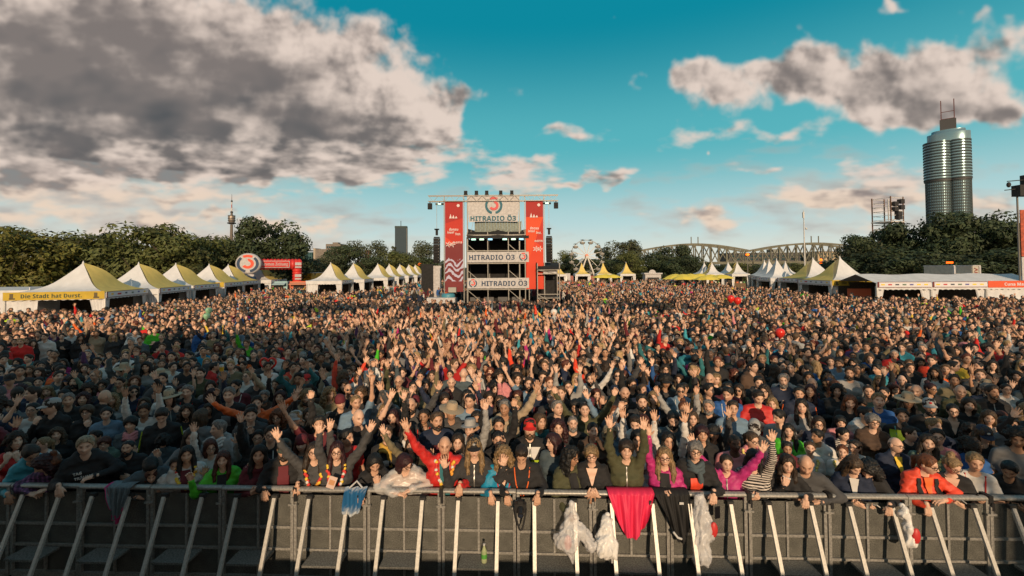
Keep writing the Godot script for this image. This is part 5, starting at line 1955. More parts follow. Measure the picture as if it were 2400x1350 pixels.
		"bun":
			b = [[Vector3(0, 0.028, -0.026), Vector3(0, 0.042, 0.006), 0.089, 0.087], [Vector3(0, 0.115, -0.075), Vector3(0.008, 0.125, -0.08), 0.045, 0.042]]
			b.append([Vector3(0, -0.01, -0.05), Vector3(0, -0.04, -0.05), 0.066, 0.05])
			face = [Vector3(0, -0.030, 0.084), Vector3(0.076, 0.110, 0.09)]
			amp = 0.010
	var m := field_mesh(b, cell, 0.016, [face])
	ruffle(m, amp, fr, hash(style) % 53, 1.1)
	var sh := S()
	sh.add(m)
	lib[key] = sh.mesh(true)
	return lib[key]


func beard_mesh() -> Mesh:
	if not lib.has("beard"):
		var b := []
		for s in SIDES:
			b.append([Vector3(s * 0.064, -0.035, 0.03), Vector3(s * 0.05, -0.085, 0.055), 0.014, 0.02])
			b.append([Vector3(s * 0.05, -0.085, 0.055), Vector3(0, -0.108, 0.085), 0.02, 0.024])
			b.append([Vector3(s * 0.028, -0.062, 0.088), Vector3(0, -0.040, 0.101), 0.008, 0.008])
			b.append([Vector3(s * 0.028, -0.062, 0.088), Vector3(s * 0.02, -0.10, 0.08), 0.01, 0.016])
		var m := field_mesh(b, 0.009, 0.012)
		ruffle(m, 0.005, Vector3(60, 40, 60), 4.0, 0.8)
		var sh := S()
		sh.add(m)
		lib["beard"] = sh.mesh(true)
	return lib["beard"]


func hat_mesh(kind: String) -> Mesh:
	var key := "hat " + kind
	if lib.has(key):
		return lib[key]
	var s := S()
	match kind:
		"cap":
			s.lathe(Vector3(0, 0.045, -0.01), [Vector2(1.0, 0), Vector2(1.0, 0.025), Vector2(0.92, 0.055), Vector2(0.66, 0.080), Vector2(0.25, 0.092), Vector2(0.02, 0.094)], 18, 0.087, 0.107)
			s.sheet(10, 4, func(a: float, b: float) -> Vector3:
				var t := (a - 0.5) * 2.2
				return Vector3(sin(t) * (0.088 + 0.012 * b), 0.053 - 0.018 * b - 0.025 * (1.0 - cos(t)), cos(t) * (0.100 + 0.078 * b) - 0.008))
			s.sheet(10, 4, func(a: float, b: float) -> Vector3:
				var t := (0.5 - a) * 2.2
				return Vector3(sin(t) * (0.088 + 0.012 * b), 0.047 - 0.018 * b - 0.025 * (1.0 - cos(t)), cos(t) * (0.100 + 0.078 * b) - 0.008))
		"beanie":
			s.lathe(Vector3(0, 0.02, -0.012), [Vector2(1.0, 0), Vector2(1.06, 0.015), Vector2(1.05, 0.045), Vector2(0.98, 0.05), Vector2(0.95, 0.085), Vector2(0.75, 0.115), Vector2(0.4, 0.135), Vector2(0.03, 0.142)], 18, 0.092, 0.112)
		"brim":
			s.lathe(Vector3(0, 0.055, -0.008), [Vector2(1.55, 0.0), Vector2(1.6, 0.004), Vector2(1.05, 0.012), Vector2(1.0, 0.02), Vector2(0.95, 0.085), Vector2(0.75, 0.108), Vector2(0.35, 0.10), Vector2(0.03, 0.092)], 20, 0.09, 0.11)
		"wide":
			s.lathe(Vector3(0, 0.055, -0.008), [Vector2(2.1, -0.008), Vector2(2.15, 0.0), Vector2(1.05, 0.014), Vector2(1.0, 0.02), Vector2(0.92, 0.085), Vector2(0.7, 0.11), Vector2(0.3, 0.10), Vector2(0.03, 0.095)], 20, 0.09, 0.11)
		"hoodup":
			s.add(field_mesh([[Vector3(0, 0.03, -0.04), Vector3(0, 0.045, 0.0), 0.115, 0.112], [Vector3(0, -0.04, -0.06), Vector3(0, -0.14, -0.06), 0.105, 0.10]], 0.016, 0.03, [[Vector3(0, -0.04, 0.10), Vector3(0.075, 0.115, 0.11)]]))
	lib[key] = s.mesh()
	return lib[key]


func glasses_mesh(dark: bool) -> Mesh:
	var key := "glasses %s" % dark
	if not lib.has(key):
		var s := S()
		for q in SIDES:
			var pts := []
			for k in 13:
				var a := TAU * k / 12
				pts.append(Vector3(q * 0.032 + cos(a) * 0.024, 0.012 + sin(a) * 0.017, 0.106 - 0.012 * absf(cos(a)) * (1.0 if cos(a) * q > 0 else 0.0)))
			s.tube(pts, [0.0034], 5)
			s.beam(Vector3(q * 0.056, 0.018, 0.092), Vector3(q * 0.080, 0.016, -0.01), 0.005)
			if dark:
				s.ball(Vector3(q * 0.032, 0.012, 0.104), Vector3(0.023, 0.016, 0.005), 10, 4)
		s.beam(Vector3(-0.009, 0.016, 0.108), Vector3(0.009, 0.016, 0.108), 0.005)
		lib[key] = s.mesh()
	return lib[key]


# ---------------------------------------------------------------- persons
const PAINT := {
	"black": Color(0.012, 0.012, 0.014), "coal": Color(0.028, 0.028, 0.031), "navy": Color(0.010, 0.018, 0.045), "dgrey": Color(0.055, 0.056, 0.06), "grey": Color(0.15, 0.15, 0.155), "lgrey": Color(0.30, 0.30, 0.30),
	"white": Color(0.60, 0.58, 0.56), "red": Color(0.52, 0.018, 0.015), "wine": Color(0.11, 0.012, 0.02), "teal": Color(0.02, 0.13, 0.15), "cyan": Color(0.04, 0.28, 0.36), "blue": Color(0.02, 0.10, 0.32),
	"turquoise": Color(0.005, 0.22, 0.38), "green": Color(0.06, 0.46, 0.02), "olive": Color(0.060, 0.062, 0.028), "khaki": Color(0.17, 0.14, 0.08), "magenta": Color(0.44, 0.025, 0.17), "pink": Color(0.58, 0.22, 0.24),
	"orange": Color(0.75, 0.13, 0.02), "coral": Color(0.68, 0.06, 0.025), "brown": Color(0.07, 0.04, 0.025), "denim": Color(0.13, 0.21, 0.30), "beige": Color(0.36, 0.28, 0.19), "lime": Color(0.42, 0.58, 0.03),
	"yellow": Color(0.66, 0.46, 0.05), "purple": Color(0.10, 0.045, 0.14), "slate": Color(0.06, 0.085, 0.10), "sage": Color(0.09, 0.15, 0.12), "gold": Color(0.5, 0.3, 0.05),
}
const HAIR := {
	"black": Color(0.009, 0.008, 0.008), "brown": Color(0.034, 0.019, 0.011), "lbrown": Color(0.095, 0.055, 0.028), "blond": Color(0.34, 0.22, 0.105), "grey": Color(0.26, 0.245, 0.235), "red": Color(0.11, 0.026, 0.013),
	"wine": Color(0.045, 0.008, 0.012), "copper": Color(0.20, 0.065, 0.022), "pale": Color(0.45, 0.37, 0.25),
}
const SKIN := {"fair": Color(0.62, 0.395, 0.29), "mid": Color(0.53, 0.315, 0.215), "tan": Color(0.38, 0.21, 0.13), "dark": Color(0.105, 0.052, 0.034)}
const NAMED := {"jacket": "jacket", "hood": "hoodie", "tee": "t_shirt", "sweater": "sweater", "poncho": "rain_poncho"}
var flowers: Mesh


func cloth(color: String, kind: String) -> StandardMaterial3D:
	var key := "cloth %s" % color
	if kind == "poncho":
		key = "clear film"
	if mats.has(key):
		return mats[key]
	var m := painted(key, 0.82)
	if kind == "poncho":
		m.albedo_color = Color(0.86, 0.86, 0.86, 0.5)
		m.transparency = BaseMaterial3D.TRANSPARENCY_ALPHA
		m.roughness = 0.3
		return m
	if color in ["stripes", "plaid", "camo"]:
		var im := Image.create_empty(64, 64, false, Image.FORMAT_RGB8)
		for y in 64:
			for x in 64:
				var c := Color(0.03, 0.03, 0.035)
				if color == "stripes" and y % 32 < 14:
					c = Color(0.82, 0.79, 0.76)
				elif color == "plaid":
					c = Color(0.13, 0.09, 0.20).lerp(Color(0.52, 0.34, 0.52), 0.5 * float(x % 32 < 14) + 0.5 * float(y % 32 < 14))
				elif color == "camo":
					var n := gen.get_noise_2d(x * 3.0, y * 3.0)
					c = Color(0.10, 0.12, 0.10) if n < 0.0 else Color(0.45, 0.47, 0.43) if n > 0.25 else Color(0.22, 0.28, 0.22)
				im.set_pixel(x, y, c)
		m.albedo_texture = ImageTexture.create_from_image(im)
		m.uv1_triplanar = true
		m.uv1_scale = Vector3.ONE * (17.0 if color == "stripes" else 9.0)
		return m
	m.albedo_color = (PAINT[color] as Color).linear_to_srgb()
	m.rim_enabled = true
	m.rim = 0.25
	m.rim_tint = 0.6
	if color in ["red", "turquoise", "green", "magenta", "coral", "lime", "cyan", "orange"]:
		m.roughness = 0.6
	return m


func front_z(bones: Array, x: float, y: float) -> float:
	# how far out the clothed chest stands at that place
	var z := -0.1
	for b in bones:
		var p := Vector3(x, y, 0)
		var a: Vector3 = b[0]
		var ba: Vector3 = b[1] - a
		var q := Vector3(p.x, p.y, a.z + ba.z * 0.5)
		var t := clampf((q - a).dot(ba) / maxf(ba.length_squared(), 1e-9), 0.0, 1.0)
		var c := a + ba * t
		var r: float = lerpf(b[2], b[3], t)
		var dx := Vector2(x - c.x, y - c.y).length()
		if dx < r:
			z = maxf(z, c.z + sqrt(r * r - dx * dx))
	return z


func chest_patch(bones: Array, x0: Callable, x1: Callable, y0: float, y1: float, out: float, nx := 6, ny := 10) -> Shape:
	return S().sheet(nx, ny, func(a: float, b: float) -> Vector3:
		var y := lerpf(y0, y1, b)
		var x: float = lerpf(x0.call(b), x1.call(b), a)
		return Vector3(x, y, front_z(bones, x, y) + out))


func neck_line(bones: Array, w: float, low: float, out: float) -> Array:
	# a loop hung round the neck, left side then right
	var pts := []
	for k in 11:
		var t := (k - 5) / 5.0
		var y := lerpf(low, 1.47, pow(absf(t), 1.25))
		var x := w * sin(t * 1.45)
		pts.append(Vector3(x, y, maxf(front_z(bones, x, y), 0.02) + out))
	return pts


func person(line: String) -> void:
	var f := line.split("|")
	var a := f[0].split(" ")
	var b := f[1].split(" ")
	var top := f[2].split(" ")
	var arms := f[3].split(" ")
	var sex := b[0]
	var fine := a[5] == "1"
	var s := a[2].to_float()
	var t := Node3D.new()
	t.name = numbered("person")
	add_child(t)
	tag(t, f[5], "person", "people in the near crowd")
	t.position = Vector3(a[0].to_float(), 0, a[1].to_float())
	t.rotation = Vector3(a[4].to_float(), a[3].to_float(), 0)
	t.scale = Vector3.ONE * s
	near.append(Vector2(t.position.x, -t.position.z))
	var al := arms[0]
	var ar := arms[1]
	var head := Transform3D(Basis.from_euler(Vector3(arms[3].to_float(), arms[2].to_float(), arms[4].to_float())) * Basis.from_scale(Vector3(rng.randf_range(0.92, 1.06), rng.randf_range(0.95, 1.06), rng.randf_range(0.95, 1.05))), Vector3(0, 1.635, 0.024))
	var sh := S()
	sh.add(body_part(sex, al, ar, 0.034 if fine else 0.046))
	sh.add(head_part(sex, arms[5].to_int(), fine), head)
	var bones := top_bones(top[0], sex, al, ar)
	for q in SIDES:
		var arm := arm_of(al if q < 0 else ar, sex, q)
		if arm[5] == "open" and absi(hash(f[0]) / 7) % 10 < 3:
			arm[5] = "relaxed"
		sh.add(hand_part(arm[5], q, 0.0062 if fine else 0.0085), hand_place(arm))
	var skin := painted("skin " + b[3], 0.5)
	skin.albedo_color = (SKIN[b[3]] as Color).linear_to_srgb()
	skin.specular_mode = BaseMaterial3D.SPECULAR_SCHLICK_GGX
	part("body", sh.mesh(true), skin, t)
	part(NAMED[top[0]], top_part(top[0], sex, al, ar, 0.024 if fine else 0.034), cloth(top[1], top[0]), t)
	part("trousers", legs_mesh(sex), cloth(["navy", "black", "dgrey", "denim"][absi(hash(f[0])) % 4], "legs"), t)
	part("shoes", shoes_mesh(), cloth(["black", "lgrey", "brown"][absi(hash(f[0])) % 3], "shoes"), t)
	var hc := painted("hair " + b[2], 0.62)
	hc.albedo_color = (HAIR[b[2]] as Color).linear_to_srgb()
	if hc.albedo_texture == null:
		hc.albedo_texture = noise_tex("strands", 0.05, 0.35, 1.25, 3)
		hc.uv1_triplanar = true
		hc.uv1_scale = Vector3(9, 1.6, 9)
	var covered := f[4].contains("hoodup")
	if b[1] != "none" and not covered:
		part("hair", hair_mesh(b[1], 0.0115 if fine else 0.016), hc, t, head)
	for e in f[4].split(" ", false):
		var x := e.split(":")
		var ink: StandardMaterial3D = cloth(x[1], "x") if x.size() > 1 and (PAINT.has(x[1]) or x[1] in ["stripes", "plaid", "camo"]) else null
		match x[0]:
			"glasses": part("glasses", glasses_mesh(false), mat("glasses_frame", Color(0.02, 0.016, 0.015), 0.3), t, head)
			"shades": part("sunglasses", glasses_mesh(true), mat("glasses_frame", Color(0.02, 0.016, 0.015), 0.3), t, head)
			"beard":
				var bc := painted("hair " + x[1], 0.6)
				bc.albedo_color = (HAIR[x[1]] as Color).linear_to_srgb()
				part("beard", beard_mesh(), bc, t, head)
			"cap", "beanie", "brim", "wide", "hoodup":
				var hm := mat("hat " + x[1], PAINT[x[1]] if PAINT.has(x[1]) else Color(0.10, 0.12, 0.10), 0.8)
				if x[1] == "camo":
					hm = cloth("camo", "x")
				var hat := part({"cap": "cap", "beanie": "beanie", "brim": "hat", "wide": "straw_hat", "hoodup": "raised_hood"}[x[0]], hat_mesh(x[0]), hm, t, head)
				if x.size() > 2:
					bake("badge", S().ball(Vector3(0, 0.088, 0.092), Vector3(0.022, 0.016, 0.01), 8, 4), mat("hat " + x[2], PAINT[x[2]], 0.7), hat)
			"lei":
				var pts := neck_line(bones, 0.115, 1.17, 0.02)
				var g := S()
				for k in 10:
					for j in 3:
						var p: Vector3 = (pts[k] as Vector3).lerp(pts[k + 1], j / 3.0) + Vector3(rng.randf_range(-0.012, 0.012), rng.randf_range(-0.01, 0.01), 0)
						g.tint = [Color(0.75, 0.5, 0.05), Color(0.65, 0.6, 0.55), Color(0.6, 0.05, 0.04), Color(0.7, 0.32, 0.04)][rng.randi() % 4] if x.size() < 2 else Color(0.7, 0.55, 0.08).lerp(Color(0.7, 0.65, 0.5), rng.randf() * 0.5)
						g.ball(p, Vector3.ONE * 0.024, 6, 4)
				part("flower_garland", g.mesh(true), painted("garland", 0.7), t).set_meta("kind", "stuff")
			"lanyard": bake("lanyard", S().tube(neck_line(bones, 0.10, 1.10, 0.008), [0.009], 4), ink, t)
			"scarf":
				var sc := S()
				for k in 3:
					var pts := []
					for j in 13:
						var an := TAU * j / 12.0
						pts.append(Vector3(cos(an) * (0.082 + 0.006 * k), 1.475 - 0.032 * k + 0.02 * sin(an * 3.0 + k), 0.012 + sin(an) * (0.088 + 0.012 * k)))
					sc.tube(pts, [0.030], 7)
				sc.tube([Vector3(0.03, 1.42, 0.12), Vector3(0.05, 1.32, front_z(bones, 0.05, 1.32) + 0.01), Vector3(0.06, 1.18, front_z(bones, 0.06, 1.18) + 0.01)], [0.032, 0.036, 0.03], 7)
				bake("scarf", sc, ink, t)
			"zip": bake("zipper", chest_patch(bones, func(_b: float) -> float: return -0.006, func(_b: float) -> float: return 0.006, 0.9, 1.44, 0.020, 1, 14), mat("zip_metal", Color(0.35, 0.34, 0.32), 0.4, 0.6), t)
			"inner":
				# the shirt that shows where the jacket hangs open
				bake("shirt_front", chest_patch(bones, func(c: float) -> float: return -0.035 - 0.03 * c, func(c: float) -> float: return 0.075 - 0.02 * c, 0.86, 1.44, 0.028), ink, t)
			"vee": bake("shirt_front", chest_patch(bones, func(c: float) -> float: return -0.004 - 0.05 * c, func(c: float) -> float: return 0.004 + 0.05 * c, 1.20, 1.48, 0.034, 4, 8), ink, t)
			"neck": 
				bake("bare_neckline", chest_patch(bones, func(c: float) -> float: return -0.004 - 0.07 * c, func(c: float) -> float: return 0.004 + 0.07 * c, 1.27, 1.47, 0.030, 4, 6), skin, t)
			"print":
				var pr := bake("shirt_print", chest_patch(bones, func(_c: float) -> float: return -0.07, func(_c: float) -> float: return 0.07, 1.16, 1.33, 0.020, 5, 5), ink, t)
				if x.size() > 2:
					bake("print_patch", chest_patch(bones, func(_c: float) -> float: return -0.045, func(_c: float) -> float: return 0.04, 1.20, 1.29, 0.024, 4, 4), cloth(x[2], "x"), pr)
			"yoke":
				for q in SIDES:
					bake("light_yoke", chest_patch(bones, func(c: float) -> float: return 0.015 if q > 0 else -0.06 - 0.09 * c, func(c: float) -> float: return 0.06 + 0.09 * c if q > 0 else -0.015, 1.25, 1.40, 0.02, 6, 5), ink, t)
					bake("yoke_stripe", chest_patch(bones, func(c: float) -> float: return 0.02 if q > 0 else -0.10 - 0.05 * c, func(c: float) -> float: return 0.10 + 0.05 * c if q > 0 else -0.02, 1.20, 1.24, 0.02, 6, 2), cloth("lime", "x"), t)
			"vest":
				bake("safety_vest", chest_patch(bones, func(_c: float) -> float: return -0.17, func(_c: float) -> float: return 0.17, 0.98, 1.42, 0.020, 8, 8), ink, t)
			"straps":
				for q in SIDES:
					bake("backpack_strap", chest_patch(bones, func(c: float) -> float: return q * 0.10 - 0.022, func(c: float) -> float: return q * 0.10 + 0.022, 1.08, 1.46, 0.024, 2, 8), ink, t)
			"cords":
				for q in SIDES:
					bake("hood_cord", S().tube([Vector3(q * 0.04, 1.44, front_z(bones, q * 0.04, 1.44) + 0.012), Vector3(q * 0.045, 1.30, front_z(bones, q * 0.045, 1.30) + 0.012)], [0.007], 4), ink, t)
			"sleeve":
				for q in SIDES:
					var arm := arm_of(al if q < 0 else ar, sex, q)
					bake("sleeve_stripe", S().tube([arm[0] + Vector3(q * 0.06, 0.02, 0.03), arm[0].lerp(arm[1], 0.5) + Vector3(q * 0.06, 0, 0.03), arm[1] + Vector3(q * 0.055, 0, 0.03)], [0.012], 5), ink, t)
			"words":
				fit_text("lettering", "TAG", 0.085, 0.034, ink, t, Transform3D(Basis(Vector3.BACK, 0.10), Vector3(-0.06, 1.315, front_z(bones, -0.04, 1.30) + 0.012)))
				fit_text("lettering", "TRÄUMER", 0.22, 0.042, ink, t, Transform3D(Basis(Vector3.BACK, 0.10), Vector3(0.02, 1.262, front_z(bones, 0.0, 1.262) + 0.014)))
			"phone", "cup", "cigarette", "dark_box":
				var q := 1.0 if x.size() > 3 and x[3] == "r" else -1.0
				var arm := arm_of(al if q < 0 else ar, sex, q)
				var w: Transform3D = t.transform * hand_place(arm)
				w = Transform3D(w.basis.orthonormalized(), w * Vector3(0, 0.085, 0.028))
				var kind: String = x[0]
				var o := thing({"phone": "phone", "cup": "beer_cup", "cigarette": "paper_strip", "dark_box": "dark_box"}[kind], x[2].replace("_", " "), {"phone": "phone", "cup": "cup", "cigarette": "paper", "dark_box": "box"}[kind])
				o.transform = w
				if kind == "cup":
					o.basis = Basis()
					bake("plastic_cup", S().lathe(Vector3(0, -0.06, 0), [Vector2(0.032, 0), Vector2(0.042, 0.13)], 12), mat("cup_white", Color(0.6, 0.6, 0.58), 0.4), o)
					bake("beer", S().lathe(Vector3(0, -0.058, 0), [Vector2(0.034, 0.0), Vector2(0.0425, 0.085)], 12), mat("beer", Color(0.55, 0.33, 0.03), 0.3), o)
				elif kind == "cigarette":
					bake("paper", S().box(Vector3(0, 0.03, 0.0), Vector3(0.09, 0.014, 0.012)), mat("cup_white"), o)
				else:
					bake("case", S().box(Vector3(0, 0.01, 0.0), Vector3(0.074, 0.148, 0.010)), mat("hat " + x[1], PAINT[x[1]], 0.4), o)
					bake("screen", S().box(Vector3(0, 0.01, -0.0062), Vector3(0.066, 0.132, 0.002)), mat("screen_black", Color(0.01, 0.01, 0.012), 0.15), o)


func people(rows: Array) -> void:
	gen.seed = 3
	gen.noise_type = FastNoiseLite.TYPE_SIMPLEX
	gen.frequency = 1.0
	gen.fractal_octaves = 2
	for line in rows:
		person(line)


# ---------------------------------------------------------------- the crowd beyond the nearest three hundred
func crowd() -> void:
	var root := Node3D.new()
	root.name = "crowd"
	root.set_meta("kind", "stuff")
	tag(root, "dense mass of festival goers filling the field behind the nearest rows", "crowd")
	add_child(root)
	# kinds: sex, top, arms, hair, look
	var kinds := ["m jacket d d short", "f jacket d d long", "m tee d d short", "f hood d d wavy", "m hood d p short", "f sweater p p tied", "m jacket c c buzz", "f jacket d h bob", "m jacket u d short", "f sweater d u long", "m tee v v short", "f jacket v u wavy", "f tee w w tied"]
	var spots := []
	for k in kinds.size():
		spots.append([])
	var used := {}
	for q in near:
		reach = maxf(reach, q.y * 0.93)
	var d := 8.0
	while d < 86.0:
		var gap := 0.44 if d < 20.0 else 0.52 if d < 34.0 else 0.72 if d < 55.0 else 1.0
		var w := 1.16 * d
		var x := -w + rng.randf() * gap
		while x < w:
			var p := Vector2(x + rng.randf_range(-0.3, 0.3) * gap, d + rng.randf_range(-0.4, 0.4) * gap)
			x += gap * rng.randf_range(0.82, 1.25)
			if not may_stand(p):
				continue
			var k := rng.randi() % 8
			var mid := p.x > -0.19 * p.y - 2.6 and p.x < 0.13 * p.y + 2.2
			if rng.randf() < (0.55 if mid and p.y < 25.0 else 0.10 if p.y < 22.0 else 0.03):
				k = 8 + rng.randi() % 5
			spots[k].append(p)
		d += gap * (1.02 if d < 34.0 else 1.15)
	var skins := [SKIN.fair, SKIN.fair, SKIN.mid, SKIN.mid, SKIN.tan]
	var hairs := [HAIR.black, HAIR.black, HAIR.black, HAIR.black, HAIR.brown, HAIR.brown, HAIR.brown, HAIR.brown, HAIR.brown, HAIR.lbrown, HAIR.lbrown, HAIR.blond, HAIR.grey, HAIR.red]
	var tops := []
	for e in ["black 34", "coal 14", "navy 9", "dgrey 8", "grey 5", "lgrey 3", "white 9", "wine 4", "red 4", "olive 3", "slate 5", "teal 6", "denim 4", "brown 2", "khaki 2", "pink 2", "blue 5", "cyan 4", "beige 2", "lime 1", "orange 2", "coral 2", "green 1", "purple 1", "yellow 1", "turquoise 2", "magenta 1"]:
		var q: PackedStringArray = e.split(" ")
		for j in q[1].to_int():
			tops.append(PAINT[q[0]])
	var skin_m := painted("crowd skin", 0.55)
	var hair_m := painted("crowd hair", 0.65)
	var top_m := painted("crowd cloth", 0.85)
	for k in kinds.size():
		var a: PackedStringArray = kinds[k].split(" ")
		var n: int = spots[k].size()
		var sk := S()
		sk.add(body_part(a[0], a[2], a[3], 0.05))
		var head := Transform3D(Basis.from_scale(Vector3.ONE * 0.93), Vector3(0, 1.628, 0.024))
		sk.add(head_part(a[0], k % 2, false), head)
		for q in SIDES:
			var arm := arm_of(a[2] if q < 0 else a[3], a[0], q)
			sk.add(hand_part(arm[5], q, 0.0105), hand_place(arm))
		var hr := S()
		var hm: ArrayMesh = hair_mesh(a[4], 0.019)
		var arr := hm.surface_get_arrays(0)
		hr.add([arr[Mesh.ARRAY_VERTEX], arr[Mesh.ARRAY_NORMAL], arr[Mesh.ARRAY_COLOR], arr[Mesh.ARRAY_INDEX]], head)
		var all := [["crowd_bodies", sk.mesh(true), skin_m], ["crowd_tops", top_part(a[1], a[0], a[2], a[3], 0.042), top_m], ["crowd_hair", hr.mesh(true), hair_m], ["crowd_trousers", legs_mesh(a[0]), top_m]]
		var placed := []
		for p in spots[k]:
			var yaw := atan2(-p.x, p.y) * 0.8 + rng.randfn() * 0.35
			if rng.randf() < 0.16 + 0.10 * float(p.y > 24.0):
				yaw += rng.randf_range(1.2, 5.0)
			var s := (1.02 if a[0] == "m" else 0.955) + rng.randfn() * 0.032
			placed.append(Transform3D(Basis(Vector3.UP, yaw).scaled(Vector3(s * rng.randf_range(0.95, 1.08), s, s * rng.randf_range(0.95, 1.08))), Vector3(p.x, 0, -p.y)))
		for part_ in all:
			var mm := MultiMesh.new()
			mm.transform_format = MultiMesh.TRANSFORM_3D
			mm.use_colors = true
			mm.mesh = part_[1]
			mm.instance_count = n
			for j in n:
				mm.set_instance_transform(j, placed[j])
				var c: Color = skins[rng.randi() % skins.size()]
				if part_[0] == "crowd_hair":
					c = hairs[rng.randi() % hairs.size()]
				elif part_[0] == "crowd_tops":
					c = tops[rng.randi() % tops.size()]
				elif part_[0] == "crowd_trousers":
					c = [PAINT.navy, PAINT.black, PAINT.dgrey, PAINT.denim][rng.randi() % 4]
				var v := rng.randf_range(0.8, 1.2)
				mm.set_instance_color(j, Color(c.r * v, c.g * v, c.b * v))
			var o := MultiMeshInstance3D.new()
			o.multimesh = mm
			o.material_override = part_[2]
			o.name = part_[0]
			o.set_meta("kind", "stuff")
			root.add_child(o, true)


func may_stand(p: Vector2) -> bool:
	var x := p.x
	var d := p.y
	for q in near:
		if absf(q.x - x) < 0.42 and q.distance_to(Vector2(x, d)) < 0.40:
			return false
	if d < reach:
		return false
	# the mixing tower and its fence
	if x > -8.0 and x < 4.9 and d > 31.5 and d < 48.0:
		return false
	# tents and their counters
	if d > 26.4 and x < -25.0 - (d - 29.0) * 0.17:
		return false
	if d > 46.0 and d < 97.0 and x < -16.2 and x > -22.5:
		return false
	if d > 60.0 and x < -22.0:
		return false
	if d > 31.8 and d < 39.0 and x > 26.0:
		return false
	if d > 38.0 and x > 26.2 and d < 66.0:
		return false
	if d > 66.0 and x > 29.5:
		return false
	if d > 80.0 and (x > 5.0 and x < 24.0):
		return false
	# worn grass kept free
	var open := Vector2((x + 12.9) / 3.0, (d - 14.6) / 2.3).length()
	if open < 1.0:
		return rng.randf() < 0.10
	if x < -8.0 and x > -15.0 and d > 36.0 and d < 66.0:
		return rng.randf() < 0.30
	if d > 60.0:
		return rng.randf() < 0.75
	return true


var near := []
var reach := 0.0


# ---------------------------------------------------------------- things on and round the rail, balloons
func rail_z(x: float) -> float:
	return -5.72 + 0.04 * x


func hung(called: String, label: String, category: String, x: float, wide: float, low_wide: float, drop: float, m: Material, folds := 5.0, skew := 0.0, trim: Material = null) -> Node3D:
	# cloth laid over the top rail and hanging down in front of it
	var t := thing(called, label, category, Vector3(x, 0, rail_z(x)), -0.04)
	var f := func(a: float, b: float) -> Vector3:
		var q := 1.0 - b
		var y := 1.215
		var z := 0.0
		if q < 0.12:
			y = 1.10 + 0.115 * (q / 0.12)
			z = -0.095
		elif q < 0.22:
			z = lerpf(-0.09, 0.055, (q - 0.12) / 0.10)
			y = 1.215 + 0.006 * sin((q - 0.12) / 0.10 * PI)
		else:
			var k := (q - 0.22) / 0.78
			var round_ := 1.0 - 0.45 * pow(absf(a - 0.5) * 2.0, 2.0)
			y = 1.205 - drop * k * round_
			z = 0.068 + 0.05 * k + 0.028 * sin(a * folds * TAU + k * 2.0) * minf(1.0, k * 2.5) + 0.012 * sin(a * folds * 2.3 * TAU + 1.0)
		var k2 := clampf((q - 0.22) / 0.78, 0.0, 1.0)
		var w := lerpf(wide, low_wide, k2)
		return Vector3((a - 0.5) * w + skew * k2, y, z)
	bake("cloth", S().sheet(40, 26, f), m, t)
	if trim:
		bake("trim", S().sheet(40, 3, func(a: float, b: float) -> Vector3:
			return f.call(a, b * 0.12) + Vector3(0, -0.004, 0.006)), trim, t)
		bake("trim", S().sheet(3, 26, func(a: float, b: float) -> Vector3:
			return f.call(a * 0.09, b) + Vector3(-0.004, 0, 0.006)), trim, t)
	return t


func film(key: String, c: Color, alpha: float) -> StandardMaterial3D:
	var m := mat(key, c, 0.32)
	m.albedo_color.a = alpha
	m.transparency = BaseMaterial3D.TRANSPARENCY_ALPHA
	return m


func plastic_bag(label: String, x: float, bones: Array, m: Material, seed_: float, red: bool) -> void:
	var t := thing("plastic_bag", label, "bag", Vector3(x, 0, rail_z(x)), -0.04, "plastic bags hanging on the barrier")
	var b := field_mesh(bones, 0.018, 0.03)
	ruffle(b, 0.034, Vector3(13, 3.5, 13), seed_)
	ruffle(b, 0.012, Vector3(26, 9, 26), seed_ + 5.0)
	var s := S()
	s.add(b)
	bake("film", s, m, t)
	var last: Array = bones[bones.size() - 1]
	if red:
		bake("red_print", S().ball((last[0] + last[1]) * 0.5 + Vector3(0.05, 0, last[2] * 0.75), Vector3(0.05, 0.09, 0.03), 8, 6), mat("bag_red", Color(0.5, 0.03, 0.03), 0.5), t)
	bake("knot", S().ball(bones[0][0], Vector3(0.035, 0.03, 0.03), 8, 5), m, t)


